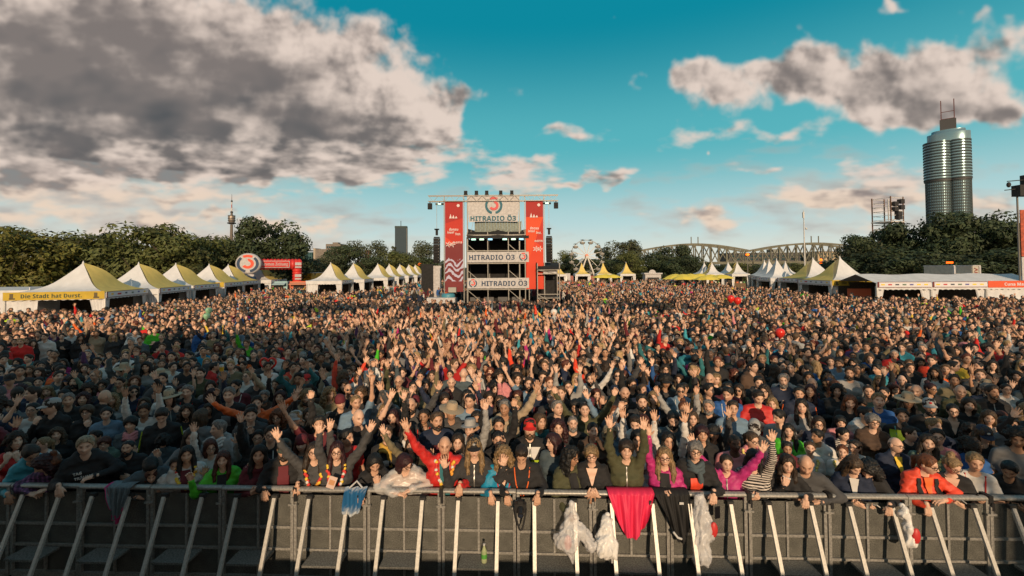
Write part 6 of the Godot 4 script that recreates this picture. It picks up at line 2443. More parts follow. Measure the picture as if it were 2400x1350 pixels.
func small_things() -> void:
	hung("scarf_cloth", "grey cloth with a bright pink border hanging over the rail", "cloth", -5.02, 0.34, 0.16, 0.42, worn("cloth_grey_blue", Color(0.16, 0.20, 0.22), 0.9, 0.0, 3.0, 0.8, 1.0), 4.0, 0.05, mat("cloth_pink", Color(0.42, 0.03, 0.13), 0.9))
	hung("hung_jacket", "bright pink red jacket spread over the rail", "jacket", 1.43, 0.56, 0.36, 0.52, mat("hung_pink", Color(0.66, 0.025, 0.09), 0.6), 3.0)
	hung("hung_jacket", "black jacket with a white tag hanging over the rail beside the pink one", "jacket", 1.92, 0.42, 0.24, 0.56, mat("hung_black", Color(0.012, 0.012, 0.013), 0.8), 3.0, 0.08)
	var tagged := get_node("hung_jacket_001")
	bake("tag_label", S().box(Vector3(0.10, 1.11, 0.10), Vector3(0.05, 0.028, 0.006)), mat("cup_white", Color(0.6, 0.6, 0.58), 0.4), tagged)
	bake("drawcord", S().tube([Vector3(-0.02, 0.80, 0.15), Vector3(0.03, 0.74, 0.16), Vector3(0.08, 0.72, 0.15)], [0.014], 5), mat("cup_white"), tagged)
	var clear := film("clear_film", Color(0.74, 0.74, 0.76), 0.52)
	var milk := film("milky_film", Color(0.78, 0.77, 0.76), 0.86)
	plastic_bag("big crumpled milky plastic bag hanging below the turned olive jacket's hand", 0.72, [[Vector3(-0.02, 1.10, 0.12), Vector3(-0.02, 1.0, 0.14), 0.03, 0.045], [Vector3(-0.02, 1.0, 0.14), Vector3(-0.06, 0.72, 0.2), 0.06, 0.13], [Vector3(0.06, 0.86, 0.18), Vector3(0.20, 0.66, 0.2), 0.06, 0.075], [Vector3(-0.10, 0.74, 0.2), Vector3(0.0, 0.52, 0.22), 0.1, 0.05], [Vector3(-0.2, 0.72, 0.2), Vector3(-0.05, 0.7, 0.22), 0.05, 0.1]], clear, 2.0, true)
	plastic_bag("smaller knotted white plastic bag tied to a brace left of the pink jacket", 1.10, [[Vector3(0.03, 0.98, 0.13), Vector3(0.02, 0.92, 0.16), 0.025, 0.045], [Vector3(0.02, 0.90, 0.16), Vector3(-0.02, 0.66, 0.24), 0.07, 0.12], [Vector3(0.06, 0.68, 0.24), Vector3(0.08, 0.52, 0.26), 0.07, 0.04]], milk, 7.0, false)
	plastic_bag("long smooth clear plastic bag with red print beside the black jacket", 2.24, [[Vector3(0, 1.18, 0.1), Vector3(0, 1.0, 0.13), 0.05, 0.075], [Vector3(0, 1.0, 0.13), Vector3(-0.03, 0.55, 0.2), 0.085, 0.10], [Vector3(0.07, 0.95, 0.13), Vector3(0.07, 0.76, 0.16), 0.06, 0.07]], clear, 12.0, true)
	plastic_bag("twisted white plastic bag with red print gripped by the bent black sweater", 4.55, [[Vector3(0, 1.14, 0.14), Vector3(0.0, 1.05, 0.16), 0.03, 0.045], [Vector3(0, 1.05, 0.16), Vector3(0.02, 0.98, 0.17), 0.05, 0.03], [Vector3(0.02, 0.92, 0.18), Vector3(0.04, 0.76, 0.2), 0.05, 0.06]], milk, 17.0, true)
	var blue := thing("blue_bag", "blue and white plastic bag dangling in front of the barrier from a hand", "bag", Vector3(-1.93, 0, rail_z(-1.93)))
	var bm := painted("blue_bag", 0.35)
	var bs := S()
	for k in 1:
		bs.sheet(16, 16, func(a: float, b: float) -> Vector3:
			return Vector3((a - 0.5) * (0.22 + 0.05 * b) - 0.07 * (1.0 - b), 0.98 + 0.30 * b - 0.05 * sin(a * PI) * (1.0 - b), 0.15 + 0.025 * sin(a * 15.0 + b * 3.0)))
	for k in bs.v.size():
		var y := bs.v[k].y
		bs.c[k] = Color(0.02, 0.11, 0.26).lerp(Color(0.55, 0.58, 0.6), clampf(absf(y - 1.13) * 9.0 - 0.85 + 0.5 * gen.get_noise_2d(bs.v[k].x * 20.0, y * 20.0), 0.0, 1.0))
	bake("film", bs, bm, blue)
	bake("handle", S().tube([Vector3(-0.08, 1.27, 0.15), Vector3(0.0, 1.34, 0.12), Vector3(0.08, 1.27, 0.15)], [0.012], 5), mat("cup_white"), blue)
	var leaf := thing("leaflet", "pale pink printed leaflet held up at the rail before the grey cardigans", "leaflet", Vector3(-2.27, 1.24, rail_z(-2.27) + 0.06), 0.1)
	bake("paper", S().box(Vector3(0, 0.05, 0), Vector3(0.10, 0.15, 0.002), Basis(Vector3.BACK, -0.35)), mat("leaflet", Color(0.6, 0.44, 0.38), 0.7), leaf)
	bake("print_block", S().box(Vector3(0.0, 0.05, 0.003), Vector3(0.07, 0.06, 0.002), Basis(Vector3.BACK, -0.35)), mat("leaflet_ink", Color(0.5, 0.25, 0.12), 0.7), leaf)
	# camera hanging over the rail
	var x := 0.08
	var cm := thing("camera", "black camera with a looped strap held over the rail", "camera", Vector3(x, 1.075, rail_z(x) + 0.17))
	var bk := mat("camera_black", Color(0.014, 0.014, 0.015), 0.45)
	bake("body", S().box(Vector3(0, 0, 0), Vector3(0.145, 0.10, 0.07)), bk, cm)
	bake("prism", S().box(Vector3(0, 0.065, 0), Vector3(0.06, 0.035, 0.06)), bk, cm)
	bake("lens", S().tube([Vector3(0, -0.005, 0.03), Vector3(0, -0.03, 0.13)], [0.04, 0.036], 14), bk, cm)
	bake("lens_glass", S().ball(Vector3(0, -0.031, 0.128), Vector3(0.03, 0.03, 0.008), 12, 5), mat("lens_glass", Color(0.02, 0.025, 0.04), 0.08), cm)
	var st := []
	for k in 15:
		var a := PI * k / 14.0
		st.append(Vector3(-0.07 + 0.14 * k / 14.0, -0.24 * sin(a), 0.03 + 0.03 * sin(a)))
	bake("strap", S().tube(st, [0.011], 6), bk, cm)
	var ph := thing("phone", "dark phone hanging over the rail in the blue grey scarf wearer's hand", "phone", Vector3(2.42, 1.03, rail_z(2.42) + 0.14), 0.3)
	bake("case", S().box(Vector3.ZERO, Vector3(0.07, 0.14, 0.010)), bk, ph)
	bake("screen", S().box(Vector3(0, 0, 0.006), Vector3(0.062, 0.126, 0.002)), mat("screen_black", Color(0.01, 0.01, 0.012), 0.15), ph)
	# bottle on a step
	var bo := thing("bottle", "half full bottle with a green label standing on the barrier step", "bottle", Vector3(-0.36, 0.418, rail_z(-0.36) + 0.17))
	var pet := film("bottle_plastic", Color(0.55, 0.62, 0.35), 0.5)
	bake("flask", S().lathe(Vector3.ZERO, [Vector2(0.03, 0), Vector2(0.034, 0.01), Vector2(0.034, 0.13), Vector2(0.014, 0.18), Vector2(0.013, 0.20)], 14), pet, bo)
	bake("label", S().lathe(Vector3(0, 0.05, 0), [Vector2(0.0352, 0), Vector2(0.0352, 0.05)], 14), mat("bottle_green", Color(0.08, 0.3, 0.05), 0.5), bo)
	bake("cap", S().lathe(Vector3(0, 0.20, 0), [Vector2(0.015, 0), Vector2(0.015, 0.018)], 10), mat("cup_white"), bo)
	# black straps at some panel joints
	var joints := [[-2.75, "on the rail between the two grey cardigans and the patterned cap"], [-0.90, "on the rail joint below the red jacket"], [0.96, "on the rail joint below the plain black jacket"], [2.85, "on the rail joint below the pink ski jacket"], [3.80, "on the rail joint below the folded grey arms"], [5.65, "on the rail joint below the black short sleeved phone holder"]]
	for k in joints.size():
		var jx: float = joints[k][0]
		var o := thing("rail_strap", "black tape strap wrapped " + joints[k][1], "strap", Vector3(jx, 0, rail_z(jx)), 0.0, "black straps round the barrier joints")
		bake("band", S().box(Vector3(0, 1.165, -0.02), Vector3(0.05, 0.095, 0.125)), bk, o)
		bake("tail", S().box(Vector3(0.01, 1.09, 0.05), Vector3(0.035, 0.09, 0.012)), bk, o)
	# balloons
	var rows := ["red 7.9 1.97 -13.5 0.14|big red balloon above the heads on the right, without a partner", "red 9.05 2.60 -18.9 0.15|left one of the pair of red balloons before the pagoda tents", "red 9.28 2.52 -18.8 0.15|right one of the pair of red balloons before the pagoda tents", "white 1.82 1.98 -20.0 0.15|upper one of two white balloons before the dark scaffold", "white 1.82 1.66 -20.0 0.15|lower one of two white balloons before the dark scaffold", "mint -13.3 2.16 -20.0 0.14|upper one of the pale green balloon pair over the left crowd", "mint -13.32 1.92 -19.9 0.14|lower one of the pale green balloon pair over the left crowd"]
	for r in rows:
		var p: PackedStringArray = r.split("|")
		var a: PackedStringArray = p[0].split(" ")
		var o := thing("balloon", p[1], "balloon", Vector3(a[1].to_float(), a[2].to_float(), a[3].to_float()), 0.0, "balloons over the crowd")
		var m := mat("balloon_" + a[0], {"red": Color(0.62, 0.03, 0.02), "white": Color(0.66, 0.64, 0.62), "mint": Color(0.30, 0.55, 0.34)}[a[0]], 0.25)
		var rr := a[4].to_float()
		bake("skin", S().lathe(Vector3.ZERO, [Vector2(0.02, -1.2), Vector2(0.3, -1.05), Vector2(0.75, -0.6), Vector2(0.98, 0.0), Vector2(0.9, 0.5), Vector2(0.6, 0.85), Vector2(0.02, 1.02)], 18, rr, rr), m, o).scale = Vector3(1, rr, 1)
		bake("knot", S().ball(Vector3(0, -rr * 1.22, 0), Vector3.ONE * 0.014, 6, 4), m, o)
		bake("string", S().tube([Vector3(0, -rr * 1.2, 0), Vector3(0.03, -rr * 1.2 - 0.25, 0), Vector3(0, -rr * 1.2 - 0.5, 0)], [0.003], 4), mat("cup_white"), o)
	var h := thing("heart_balloon", "red heart shaped loop balloon held above the left crowd", "balloon", Vector3(-5.72, 1.74, -10.7))
	var hp := []
	for k in 33:
		var a := TAU * k / 32.0
		hp.append(Vector3(16.0 * pow(sin(a), 3.0), 13.0 * cos(a) - 5.0 * cos(2.0 * a) - 2.0 * cos(3.0 * a) - cos(4.0 * a), 0) * 0.0115)
	bake("loop", S().tube(hp, [0.024], 8), mat("balloon_red"), h)
	bake("tail", S().tube([Vector3(0, -0.19, 0), Vector3(-0.05, -0.27, 0), Vector3(-0.10, -0.30, 0.02)], [0.022, 0.02], 7), mat("heart_tail", Color(0.03, 0.16, 0.09), 0.4), h)


func _ready() -> void:
	rng.seed = 20180622
	var cam := Camera3D.new()
	cam.name = "view_camera"
	cam.position = EYE
	cam.rotation = Vector3(0.024, 0, 0)
	cam.basis = cam.basis * Basis(Vector3.BACK, -0.007)
	cam.projection = Camera3D.PROJECTION_FRUSTUM
	cam.near = 0.1
	cam.far = 4000.0
	cam.size = 0.1 * 1350.0 / FOCAL
	cam.frustum_offset = Vector2(0, -0.1 * 74.0 / FOCAL)
	add_child(cam)
	var env := Environment.new()
	env.background_mode = Environment.BG_SKY
	var sky := Sky.new()
	var pano := PanoramaSkyMaterial.new()
	pano.panorama = make_sky()
	sky.sky_material = pano
	env.sky = sky
	env.tonemap_mode = Environment.TONE_MAPPER_LINEAR
	env.tonemap_exposure = 1.05
	env.sdfgi_enabled = true
	env.ssao_enabled = true
	env.ssil_enabled = true
	var we := WorldEnvironment.new()
	we.name = "world_environment"
	we.environment = env
	add_child(we)
	var sun := DirectionalLight3D.new()
	sun.name = "sun"
	sun.light_color = Color(1.0, 0.87, 0.71)
	sun.light_energy = 1.3
	sun.light_angular_distance = 0.6
	sun.shadow_enabled = true
	add_child(sun)
	sun.look_at_from_position(Vector3(1.0, 2.9, 10.0), Vector3.ZERO)
	stage()
	ground()
	barrier(["barrier section cut off by the photo's left edge, under the cyan jacket", "barrier section under the person in the black lettered sweatshirt", "barrier section over which the pink and grey cloth hangs", "barrier section under the person in bright green", "barrier section under the person in the patterned cap", "barrier section under the two waving people in grey cardigans", "barrier section under the person in the clear rain poncho", "barrier section under the person in the turquoise jacket", "barrier section under the person holding a camera", "barrier section with the pink jacket over its rail", "barrier section with the smooth clear plastic bag hung on it", "barrier section under the person in black and white stripes", "barrier section under the two people bent over phones", "barrier section under the person in the orange red jacket", "barrier section cut off by the photo's right edge, half in shade"])
	trees([
		"broad -49.1 -44.0 8.4 8.0 gold|sunlit yellowish tree at the photo's left edge|trees behind the left pagoda row",
		"bushy -49.1 -47.0 8.1 9.0 gold|yellow green bushy tree above the white hall tent|trees behind the left pagoda row",
		"round -49.2 -50.0 8.1 9.0 mid|rounded green tree left above the nearest pagoda peak|trees behind the left pagoda row",
		"broad -47.3 -52.0 8.5 10.0 mid|broad green tree right above the nearest pagoda peak|trees behind the left pagoda row",
		"round -46.3 -54.0 7.6 8.0 mid|lower green tree in the dip between two taller ones|trees behind the left pagoda row",
		"broad -40.1 -50.0 9.2 10.0 mid|tall broad green tree above the second pagoda peak|trees behind the left pagoda row",
		"round -36.8 -50.0 8.1 9.0 mid|green tree sloping down right of the tall broad one|trees behind the left pagoda row",
		"bushy -38.3 -56.0 7.8 8.0 mid|shorter dense tree above the third and fourth pagoda peaks|trees behind the left pagoda row",
		"round -38.2 -60.0 8.4 8.0 dark|dark tree just left of the television tower shaft|trees behind the left pagoda row",
		"round -36.6 -62.0 8.1 8.0 dark|dark tree just right of the television tower shaft|trees behind the left pagoda row",
		"broad -33.2 -62.0 10.9 10.0 dark|tallest dark tree over the round emblem sign|trees behind the left pagoda row",
		"round -31.9 -64.0 9.4 9.0 dark|dark tree on the shoulder of the tallest one, over the red arch|trees behind the left pagoda row",
		"bushy -38.2 -68.0 6.9 8.0 mid|lower leafy tree directly behind the emblem sign|trees behind the left pagoda row",
		"bushy -33.7 -72.0 6.0 8.0 dark|low dark tree behind the red arch's right leg|trees behind the left pagoda row",
		"loose -39.2 -95.0 6.8 8.0 grey|thin grey green tree above the yellow container|far trees closing the field",
		"round -37.5 -100.0 9.4 10.0 dark|dark tree before the grey stepped office|far trees closing the field",
		"loose -35.6 -105.0 10.2 11.0 grey|loose open crowned tree right of the grey office|far trees closing the field",
		"round -29.6 -95.0 6.6 9.0 dark|low dark tree under the red brick block|far trees closing the field",
		"loose -31.4 -108.0 10.4 10.0 grey|open crowned tree left of the slab tower|far trees closing the field",
		"poplar -29.2 -112.0 10.1 8.0 grey|narrow upright tree touching the slab tower's left edge|far trees closing the field",
		"bushy -24.2 -100.0 7.4 9.0 mid|round bush-like tree before the slab tower's foot|far trees closing the field",
		"loose -20.7 -104.0 10.1 11.0 grey|open crowned tree left of the hanging speakers|far trees closing the field",
		"bushy -16.9 -100.0 6.1 9.0 dark|low dark tree behind the left speaker array|far trees closing the field",
		"loose 12.9 -110.0 7.9 9.0 mid|pale tree just right of the right speaker array|far trees closing the field",
		"round 14.4 -106.0 6.1 9.0 dark|low dark tree left behind the ferris wheel|far trees closing the field",
		"poplar 23.8 -125.0 10.7 9.0 dark|first dark poplar right behind the ferris wheel|far trees closing the field",
		"poplar 25.7 -125.0 10.1 8.0 dark|second shorter poplar right of the ferris wheel|far trees closing the field",
		"round 19.9 -112.0 6.2 10.0 dark|low dark tree right behind the ferris wheel hub|far trees closing the field",
		"broad 28.8 -118.0 10.9 12.0 grey|wide old tree between the poplars and the bridge|far trees closing the field",
		"loose 28.3 -108.0 7.5 9.0 mid|light trunked tree before the wide old one|far trees closing the field",
		"bushy 34.5 -115.0 7.2 11.0 dark|dark tree under the left bridge end|far trees closing the field",
		"broad 40.8 -116.0 9.4 11.0 dark|tall dark tree rising before the left bridge arch|far trees closing the field",
		"bushy 40.5 -108.0 6.2 10.0 dark|dark low tree sloping down below the bridge arch|far trees closing the field",
		"bushy 25.2 -112.0 5.8 10.0 dark|low dark tree behind the lone yellow fronted tent|far trees closing the field",
		"bushy 46.2 -112.0 4.6 8.0 dark|lowest dark tree above the four far pagoda tents|far trees closing the field",
		"bushy 55.1 -125.0 4.7 8.0 dark|small dark tree under the middle of the left bridge arch|far trees closing the field",
		"bushy 59.0 -120.0 4.6 8.0 mid|green low tree under the joint of the bridge trusses|far trees closing the field",
		"bushy 64.1 -118.0 4.3 8.0 dark|low dark tree under the right bridge span|far trees closing the field",
		"bushy 70.1 -115.0 4.5 9.0 mid|green low tree under the right bridge span, behind the slim mast|far trees closing the field",
		"bushy 76.3 -110.0 4.4 8.0 dark|low dark tree behind the two amber signal lights|far trees closing the field",
		"bushy 53.0 -72.0 5.4 8.0 dark|small dark tree at the foot of the right treeline|dark trees behind the right tents",
		"round 50.7 -66.0 8.6 8.0 dark|dark tree at the left end of the right treeline|dark trees behind the right tents",
		"round 58.1 -70.0 10.0 10.0 dark|dark tree under the lattice mast|dark trees behind the right tents",
		"bushy 50.0 -62.0 6.1 9.0 dark|lower dark tree filling in beneath the lattice mast|dark trees behind the right tents",
		"broad 57.0 -64.0 10.1 10.0 dark|broad dark tree left of the round glass tower's foot|dark trees behind the right tents",
		"broad 59.6 -62.0 10.9 11.0 dark|tall dark tree covering the round glass tower's foot|dark trees behind the right tents",
		"broad 65.7 -64.0 11.5 10.0 dark|tallest dark tree right of the round glass tower|dark trees behind the right tents",
		"round 64.7 -60.0 10.2 9.0 dark|dark tree second from the photo's right edge|dark trees behind the right tents",
		"round 65.5 -58.0 9.6 9.0 dark|dark tree at the photo's right edge|dark trees behind the right tents",
		"bushy 51.1 -58.0 5.6 9.0 dark|low dark tree above the nearest right pagoda|dark trees behind the right tents",
		"bushy 57.1 -60.0 5.9 10.0 dark|low dark tree behind the cream container|dark trees behind the right tents",
		"bushy 58.3 -56.0 5.6 10.0 dark|low dark tree behind the orange end banner|dark trees behind the right tents",
		"bushy 60.2 -54.0 5.4 9.0 dark|low dark tree behind the red clad tower|dark trees behind the right tents"
	])
	buildings()
	bridge()
	mixing_tower()
	arch_and_emblem()
	field_things()
	tents()
	people([
		"-6.77 -6.62 0.992 0.60 0.35 1|f tied brown mid|hood cyan|o d 0.50 0.35 -0.02 0||person in a cyan hooded jacket leaning on the rail at the left edge",
		"-6.45 -6.63 0.942 0.58 0.40 1|f bun copper fair|sweater plaid|y y 0.20 0.50 -0.05 0||child in dark plaid lying over folded arms beside the cyan jacket",
		"-6.24 -6.61 0.949 0.16 0.38 1|f wavy wine fair|jacket plaid|y y -0.54 0.30 0.02 0||person in a purple plaid shirt bent over the rail, face turned aside",
		"-5.85 -6.35 1.003 0.56 0.14 1|m short pale fair|hood black|o r 0.10 0.05 -0.06 1|words:white|smiling person in a black sweatshirt with white lettering, hands on the rail",
		"-5.11 -6.71 0.991 0.49 0.50 1|m short black mid|jacket slate|y y 0.20 0.60 0.01 0||person in a dark patterned jacket folded far over the rail",
		"-4.94 -6.38 0.789 0.49 0.25 1|f bob red fair|jacket black|k k 0.10 0.10 -0.02 1||small child in black peeking just over the rail above the pink cloth",
		"-4.53 -6.23 0.847 0.47 0.10 1|m short brown mid|jacket white|d w -0.10 0.05 -0.06 0||young person in a white jacket with one dark sleeved hand up",
		"-4.37 -6.18 0.925 0.46 0.05 1|f long black mid|jacket white|d d 0.10 0.00 0.00 1|inner:wine lei|person in an open white jacket with a colourful flower garland",
		"-3.88 -6.17 0.890 0.42 0.06 1|f long red fair|jacket green|w w 0.00 0.02 -0.06 1|inner:black|person in a bright green jacket raising both bent arms",
		"-3.38 -6.13 0.929 0.38 0.04 1|f long black mid|hood wine|p p 0.00 0.00 -0.01 0|phone:white:white_phone_held_by_the_person_in_the_dark_red_hoodie|person in a dark red hoodie holding up a white phone",
		"-3.06 -6.19 0.984 0.34 0.10 1|m short brown mid|jacket black|o o 0.12 0.05 -0.06 0|cap:camo:green beard:brown inner:wine print:wine:lgrey|person in a patterned cap, black jacket over printed dark red shirt",
		"-2.63 -6.10 0.961 0.31 0.04 1|f long brown fair|jacket dgrey|v u 0.00 0.00 -0.06 1|glasses lei|waving person in grey cardigan, glasses and flower garland, next to the patterned cap",
		"-2.33 -6.09 0.963 0.27 0.04 1|f long wine fair|jacket dgrey|u v 0.05 0.00 -0.01 2|glasses lei|shouting person in grey cardigan, both arms high, next to the dark hooded one",
		"-1.85 -6.19 0.900 0.22 0.16 1|f bob black mid|hood black|n h 0.20 0.30 0.05 0||person in a black hoodie dangling a blue bag over the rail",
		"-1.45 -6.24 0.920 0.17 0.22 1|f bob wine fair|poncho white|y y 0.70 0.30 -0.05 0|glasses|person in a clear rain poncho with folded arms on the rail",
		"-0.90 -6.06 1.019 0.11 0.06 1|m bald black mid|jacket red|v o 0.05 0.02 -0.04 1|inner:teal lei|person in a red jacket and teal shirt, one arm flung up, garland on",
		"-0.51 -6.03 1.002 0.06 0.05 1|f long blond fair|jacket coal|w w 0.00 0.00 0.02 2|cap:black:lgrey zip|person in a black cap and charcoal fleece, both palms out",
		"-0.13 -6.07 0.955 0.02 0.10 1|f wavy blond mid|jacket turquoise|o d -0.05 0.05 0.06 0|lanyard:red neck|person in a turquoise jacket hanging one arm over the rail",
		"0.11 -6.13 0.982 -0.01 0.16 1|m short brown mid|jacket black|o o -0.10 0.50 0.01 0|lanyard:orange|person in a black jacket looking down at the camera in both hands",
		"0.69 -6.01 0.945 0.32 0.08 1|f wavy black tan|jacket olive|g o 0.54 0.10 -0.01 1|glasses inner:black|person in an olive jacket turned aside, hand over the hanging bag",
		"1.01 -5.97 0.962 -0.13 0.05 1|f pixie blond fair|jacket black|p p 0.00 0.05 0.07 1|glasses  neck|person in a plain black jacket and glasses, hands held together",
		"1.45 -5.93 0.996 -0.18 0.03 1|f pixie brown fair|jacket olive|u u 0.05 -0.02 -0.06 1|zip|person in an olive zipped jacket with both arms straight up",
		"1.94 -5.93 0.947 -0.24 0.05 1|f long blond fair|jacket magenta|u p 0.00 0.00 0.05 0|glasses inner:black print:black:grey|person in a magenta jacket and glasses, one arm straight up",
		"2.34 -5.95 1.003 -0.28 0.08 1|f pixie grey fair|jacket black|d o 0.00 0.00 -0.03 0|glasses scarf:slate print:coral|person in a black jacket and blue grey scarf, dark phone over the rail",
		"2.72 -5.91 0.900 -0.32 0.06 1|f tied brown fair|jacket magenta|v v 0.10 -0.05 -0.05 2|zip|shouting person in a pink ski jacket with both arms spread up",
		"3.06 -5.89 0.934 -0.36 0.05 1|f long black fair|sweater stripes|p u 0.10 0.10 -0.05 0||person in a black and white striped top, one arm up",
		"3.50 -5.94 0.910 -0.40 0.12 1|f long brown fair|jacket black|h n 0.10 0.05 -0.03 0|cigarette:white:white_paper_strip_held_before_the_face_of_the_black_jacketed_person:l|person in a black jacket holding a white strip before the mouth",
		"3.83 -6.20 0.994 -0.41 0.36 1|m bald brown mid|sweater dgrey|r r -0.05 0.05 0.04 0||person in a dark grey sweater leaning on folded arms",
		"4.35 -5.97 0.917 -0.47 0.18 1|f long lbrown fair|jacket navy|p p 0.40 0.45 -0.04 0|vee:white phone:black:black_phone_held_by_the_person_in_navy_at_the_rail|person in a navy jacket over white, reading a phone at the rail",
		"4.60 -6.09 0.928 -0.49 0.30 1|f wavy black fair|sweater black|p n -0.40 0.50 0.01 0|phone:white:white_phone_held_by_the_black_clad_person_leaning_far_over_the_rail|black clad person leaning far over the rail with a white phone",
		"5.10 -6.04 0.970 -0.12 0.26 1|f tied copper fair|jacket coral|o r 0.54 0.05 0.02 0|glasses vee:orange straps:black|person in an orange red jacket, glasses, arms hung over the rail",
		"5.56 -5.92 0.925 -0.57 0.18 1|f bun blond fair|tee black|p p 0.60 0.40 -0.02 0|glasses neck phone:lgrey:pale_phone_held_by_the_person_in_the_black_short_sleeved_top|person in a black short sleeved top looking down at a pale phone",
		"5.81 -5.85 0.938 -0.59 0.12 1|f tied blond mid|tee white|d p 0.10 0.15 0.01 0|lanyard:red phone:black:black_phone_held_by_the_person_in_white_with_a_red_lanyard:r|person in a white shirt with red lanyard and a black phone",
		"6.27 -5.91 0.896 -0.61 0.20 1|m short black tan|jacket black|p p -0.30 0.30 -0.06 0||person in dark clothes half cut off by the right edge, arms on the rail",
		"-7.14 -6.60 0.927 0.62 0.00 1|f curly brown fair|tee red|h h 0.50 -0.05 -0.04 0|lanyard:red|person in a red shirt with both fists raised to the cheeks",
		"-7.11 -6.97 0.820 0.15 0.00 1|f tied blond fair|sweater white|d d -0.60 0.00 -0.01 0||person in white turned aside, behind the purple plaid shirt",
		"-6.18 -6.95 0.820 0.55 0.00 1|f pixie red fair|hood sage|d d 0.00 0.00 0.01 0|glasses|person in a grey green hoodie and glasses behind the lettered sweatshirt's shoulder",
		"-5.46 -6.52 0.887 0.52 0.00 1|m buzz black mid|jacket black|c c -0.20 0.00 -0.03 0|beard:black sleeve:lgrey|bearded person in a black track jacket with pale sleeve stripes",
		"-5.34 -7.01 0.820 -2.11 0.00 1|f curly black mid|jacket slate|d w 0.00 0.00 0.03 0||person in a grey blue coat seen from behind, one hand raised",
		"-4.64 -6.61 0.945 0.46 0.00 1|f long brown fair|sweater grey|w d 0.30 0.00 0.01 0||person in grey behind the garland and white jacket",
		"-4.30 -6.53 0.879 0.44 0.00 1|f bob red fair|jacket white|u d 0.30 0.10 0.05 0|glasses|person in white and glasses behind the bright green jacket, arm up",
		"-3.74 -6.74 0.912 0.38 0.00 1|m short black fair|jacket black|u d 0.00 0.00 -0.03 0|glasses|person in black and glasses behind the dark red hoodie, one arm up",
		"-3.43 -6.50 0.994 0.36 0.00 1|m short black fair|hood black|d d 0.10 0.05 -0.05 0|glasses cords:white|person in a black hoodie with white cords and thick glasses",
		"-3.01 -6.54 0.902 0.32 0.00 1|f long red fair|jacket brown|d d 0.00 0.00 0.04 0|beanie:wine|person in a dark red beanie beside the first grey cardigan",
		"-2.35 -6.46 0.969 0.67 0.00 1|m short black mid|tee red|d d 0.54 0.00 -0.00 0||person in a red shirt seen side-on behind the shouting grey cardigan",
		"-7.27 -7.32 0.829 0.59 0.00 1|f wavy lbrown fair|jacket black|d d 0.10 0.00 0.02 1||smiling person in a black coat behind the purple plaid shirt",
		"-6.05 -7.27 0.935 0.52 0.00 1|f pixie black fair|jacket slate|d d -0.10 0.05 0.01 1|scarf:pink|smiling person in a grey coat with a pink and white scarf",
		"-6.49 -7.14 0.842 0.55 0.00 1|f short black mid|jacket black|d d -0.60 0.00 -0.03 0||person in black looking aside above the grey green hoodie",
		"-5.59 -7.31 1.008 0.49 0.00 1|m short brown fair|jacket black|d d 0.00 0.60 0.01 0|sleeve:lime|person in black with neon yellow shoulder stripes looking down",
		"-4.39 -6.87 0.972 -0.02 0.00 1|m short grey fair|hood lgrey|d w -0.60 0.00 -0.01 0|scarf:white|person in a pale scarf and hoodie in profile, behind the bright green jacket",
		"-5.03 -7.37 0.969 3.05 0.00 1|f bob lbrown fair|sweater grey|d d 0.00 0.00 0.06 0||person in a grey knit turned away from the stage",
		"-4.13 -7.23 1.019 0.39 0.00 1|m short black fair|jacket dgrey|d d 0.10 0.05 0.02 1|vee:grey|smiling person in a dark grey jacket over a grey shirt",
		"-3.39 -7.62 0.937 0.31 0.00 1|f long lbrown fair|sweater black|u d 0.20 -0.15 0.03 0||person in black looking up with one hand raised",
		"-2.90 -6.87 1.005 0.30 0.00 1|m short black mid|tee wine|v d 0.10 0.00 0.07 0|glasses|person in a dark red shirt and glasses, arm up behind the shouting cardigan",
		"-1.82 -6.61 0.968 0.20 0.00 1|f tied lbrown fair|tee black|d d 0.15 0.05 -0.03 0|scarf:gold print:black:white|person in a black shirt with white print and a yellow scarf",
		"-1.47 -6.63 0.860 0.16 0.00 1|f long brown fair|jacket khaki|v d -0.05 0.00 0.02 0||person in a pale olive top, arm raised behind the clear poncho",
		"-1.61 -6.97 0.914 0.17 0.00 1|f long black fair|jacket coal|d d 0.10 0.00 -0.01 1|glasses scarf:white|smiling person in black with glasses and a white scarf",
		"-0.77 -6.39 0.942 0.09 0.00 1|f long brown fair|jacket black|w h 0.00 0.00 -0.05 0|dark_box:black:dark_box_held_to_the_mouth_behind_the_red_jacket:r|person in black holding a dark box to the mouth",
		"-0.63 -6.72 0.979 0.07 0.00 1|m short brown fair|hood lgrey|d u -0.30 -0.10 0.04 0|brim:lgrey|person in a grey felt hat and hoodie with one arm up",
		"-0.21 -6.48 0.940 0.02 0.00 1|f tied black mid|jacket black|d w 0.00 0.00 -0.04 1||smiling person in black behind the charcoal fleece",
		"-0.21 -6.84 0.984 0.02 0.00 1|m short black mid|jacket black|u u 0.00 0.00 0.05 0|beard:black|bearded person in black with both arms up above the turquoise jacket",
		"0.24 -6.63 1.003 -0.03 0.00 1|m short brown fair|jacket black|w d 0.00 0.02 -0.01 0|cap:red beard:lbrown yoke:white zip|person in a red cap and black, white and lime jacket",
		"0.42 -7.15 0.957 -0.04 0.00 1|f bob lbrown mid|jacket teal|d d 0.50 0.00 0.05 1||person in a shiny teal top behind the red cap",
		"0.67 -6.82 0.968 -0.07 0.00 1|f wavy wine fair|jacket black|d d 0.00 0.00 0.05 1|lanyard:pink|laughing person in black with a pink lanyard beside the red cap",
		"0.92 -7.10 0.949 -0.10 0.00 1|m buzz grey fair|tee black|d d 0.10 0.03 -0.01 0|beard:grey|person with a grey beard in a black shirt",
		"0.56 -6.33 0.949 -0.52 0.00 1|f bob wine fair|sweater slate|d d -0.60 0.00 0.05 0||person in a blue grey top in profile behind the camera holder",
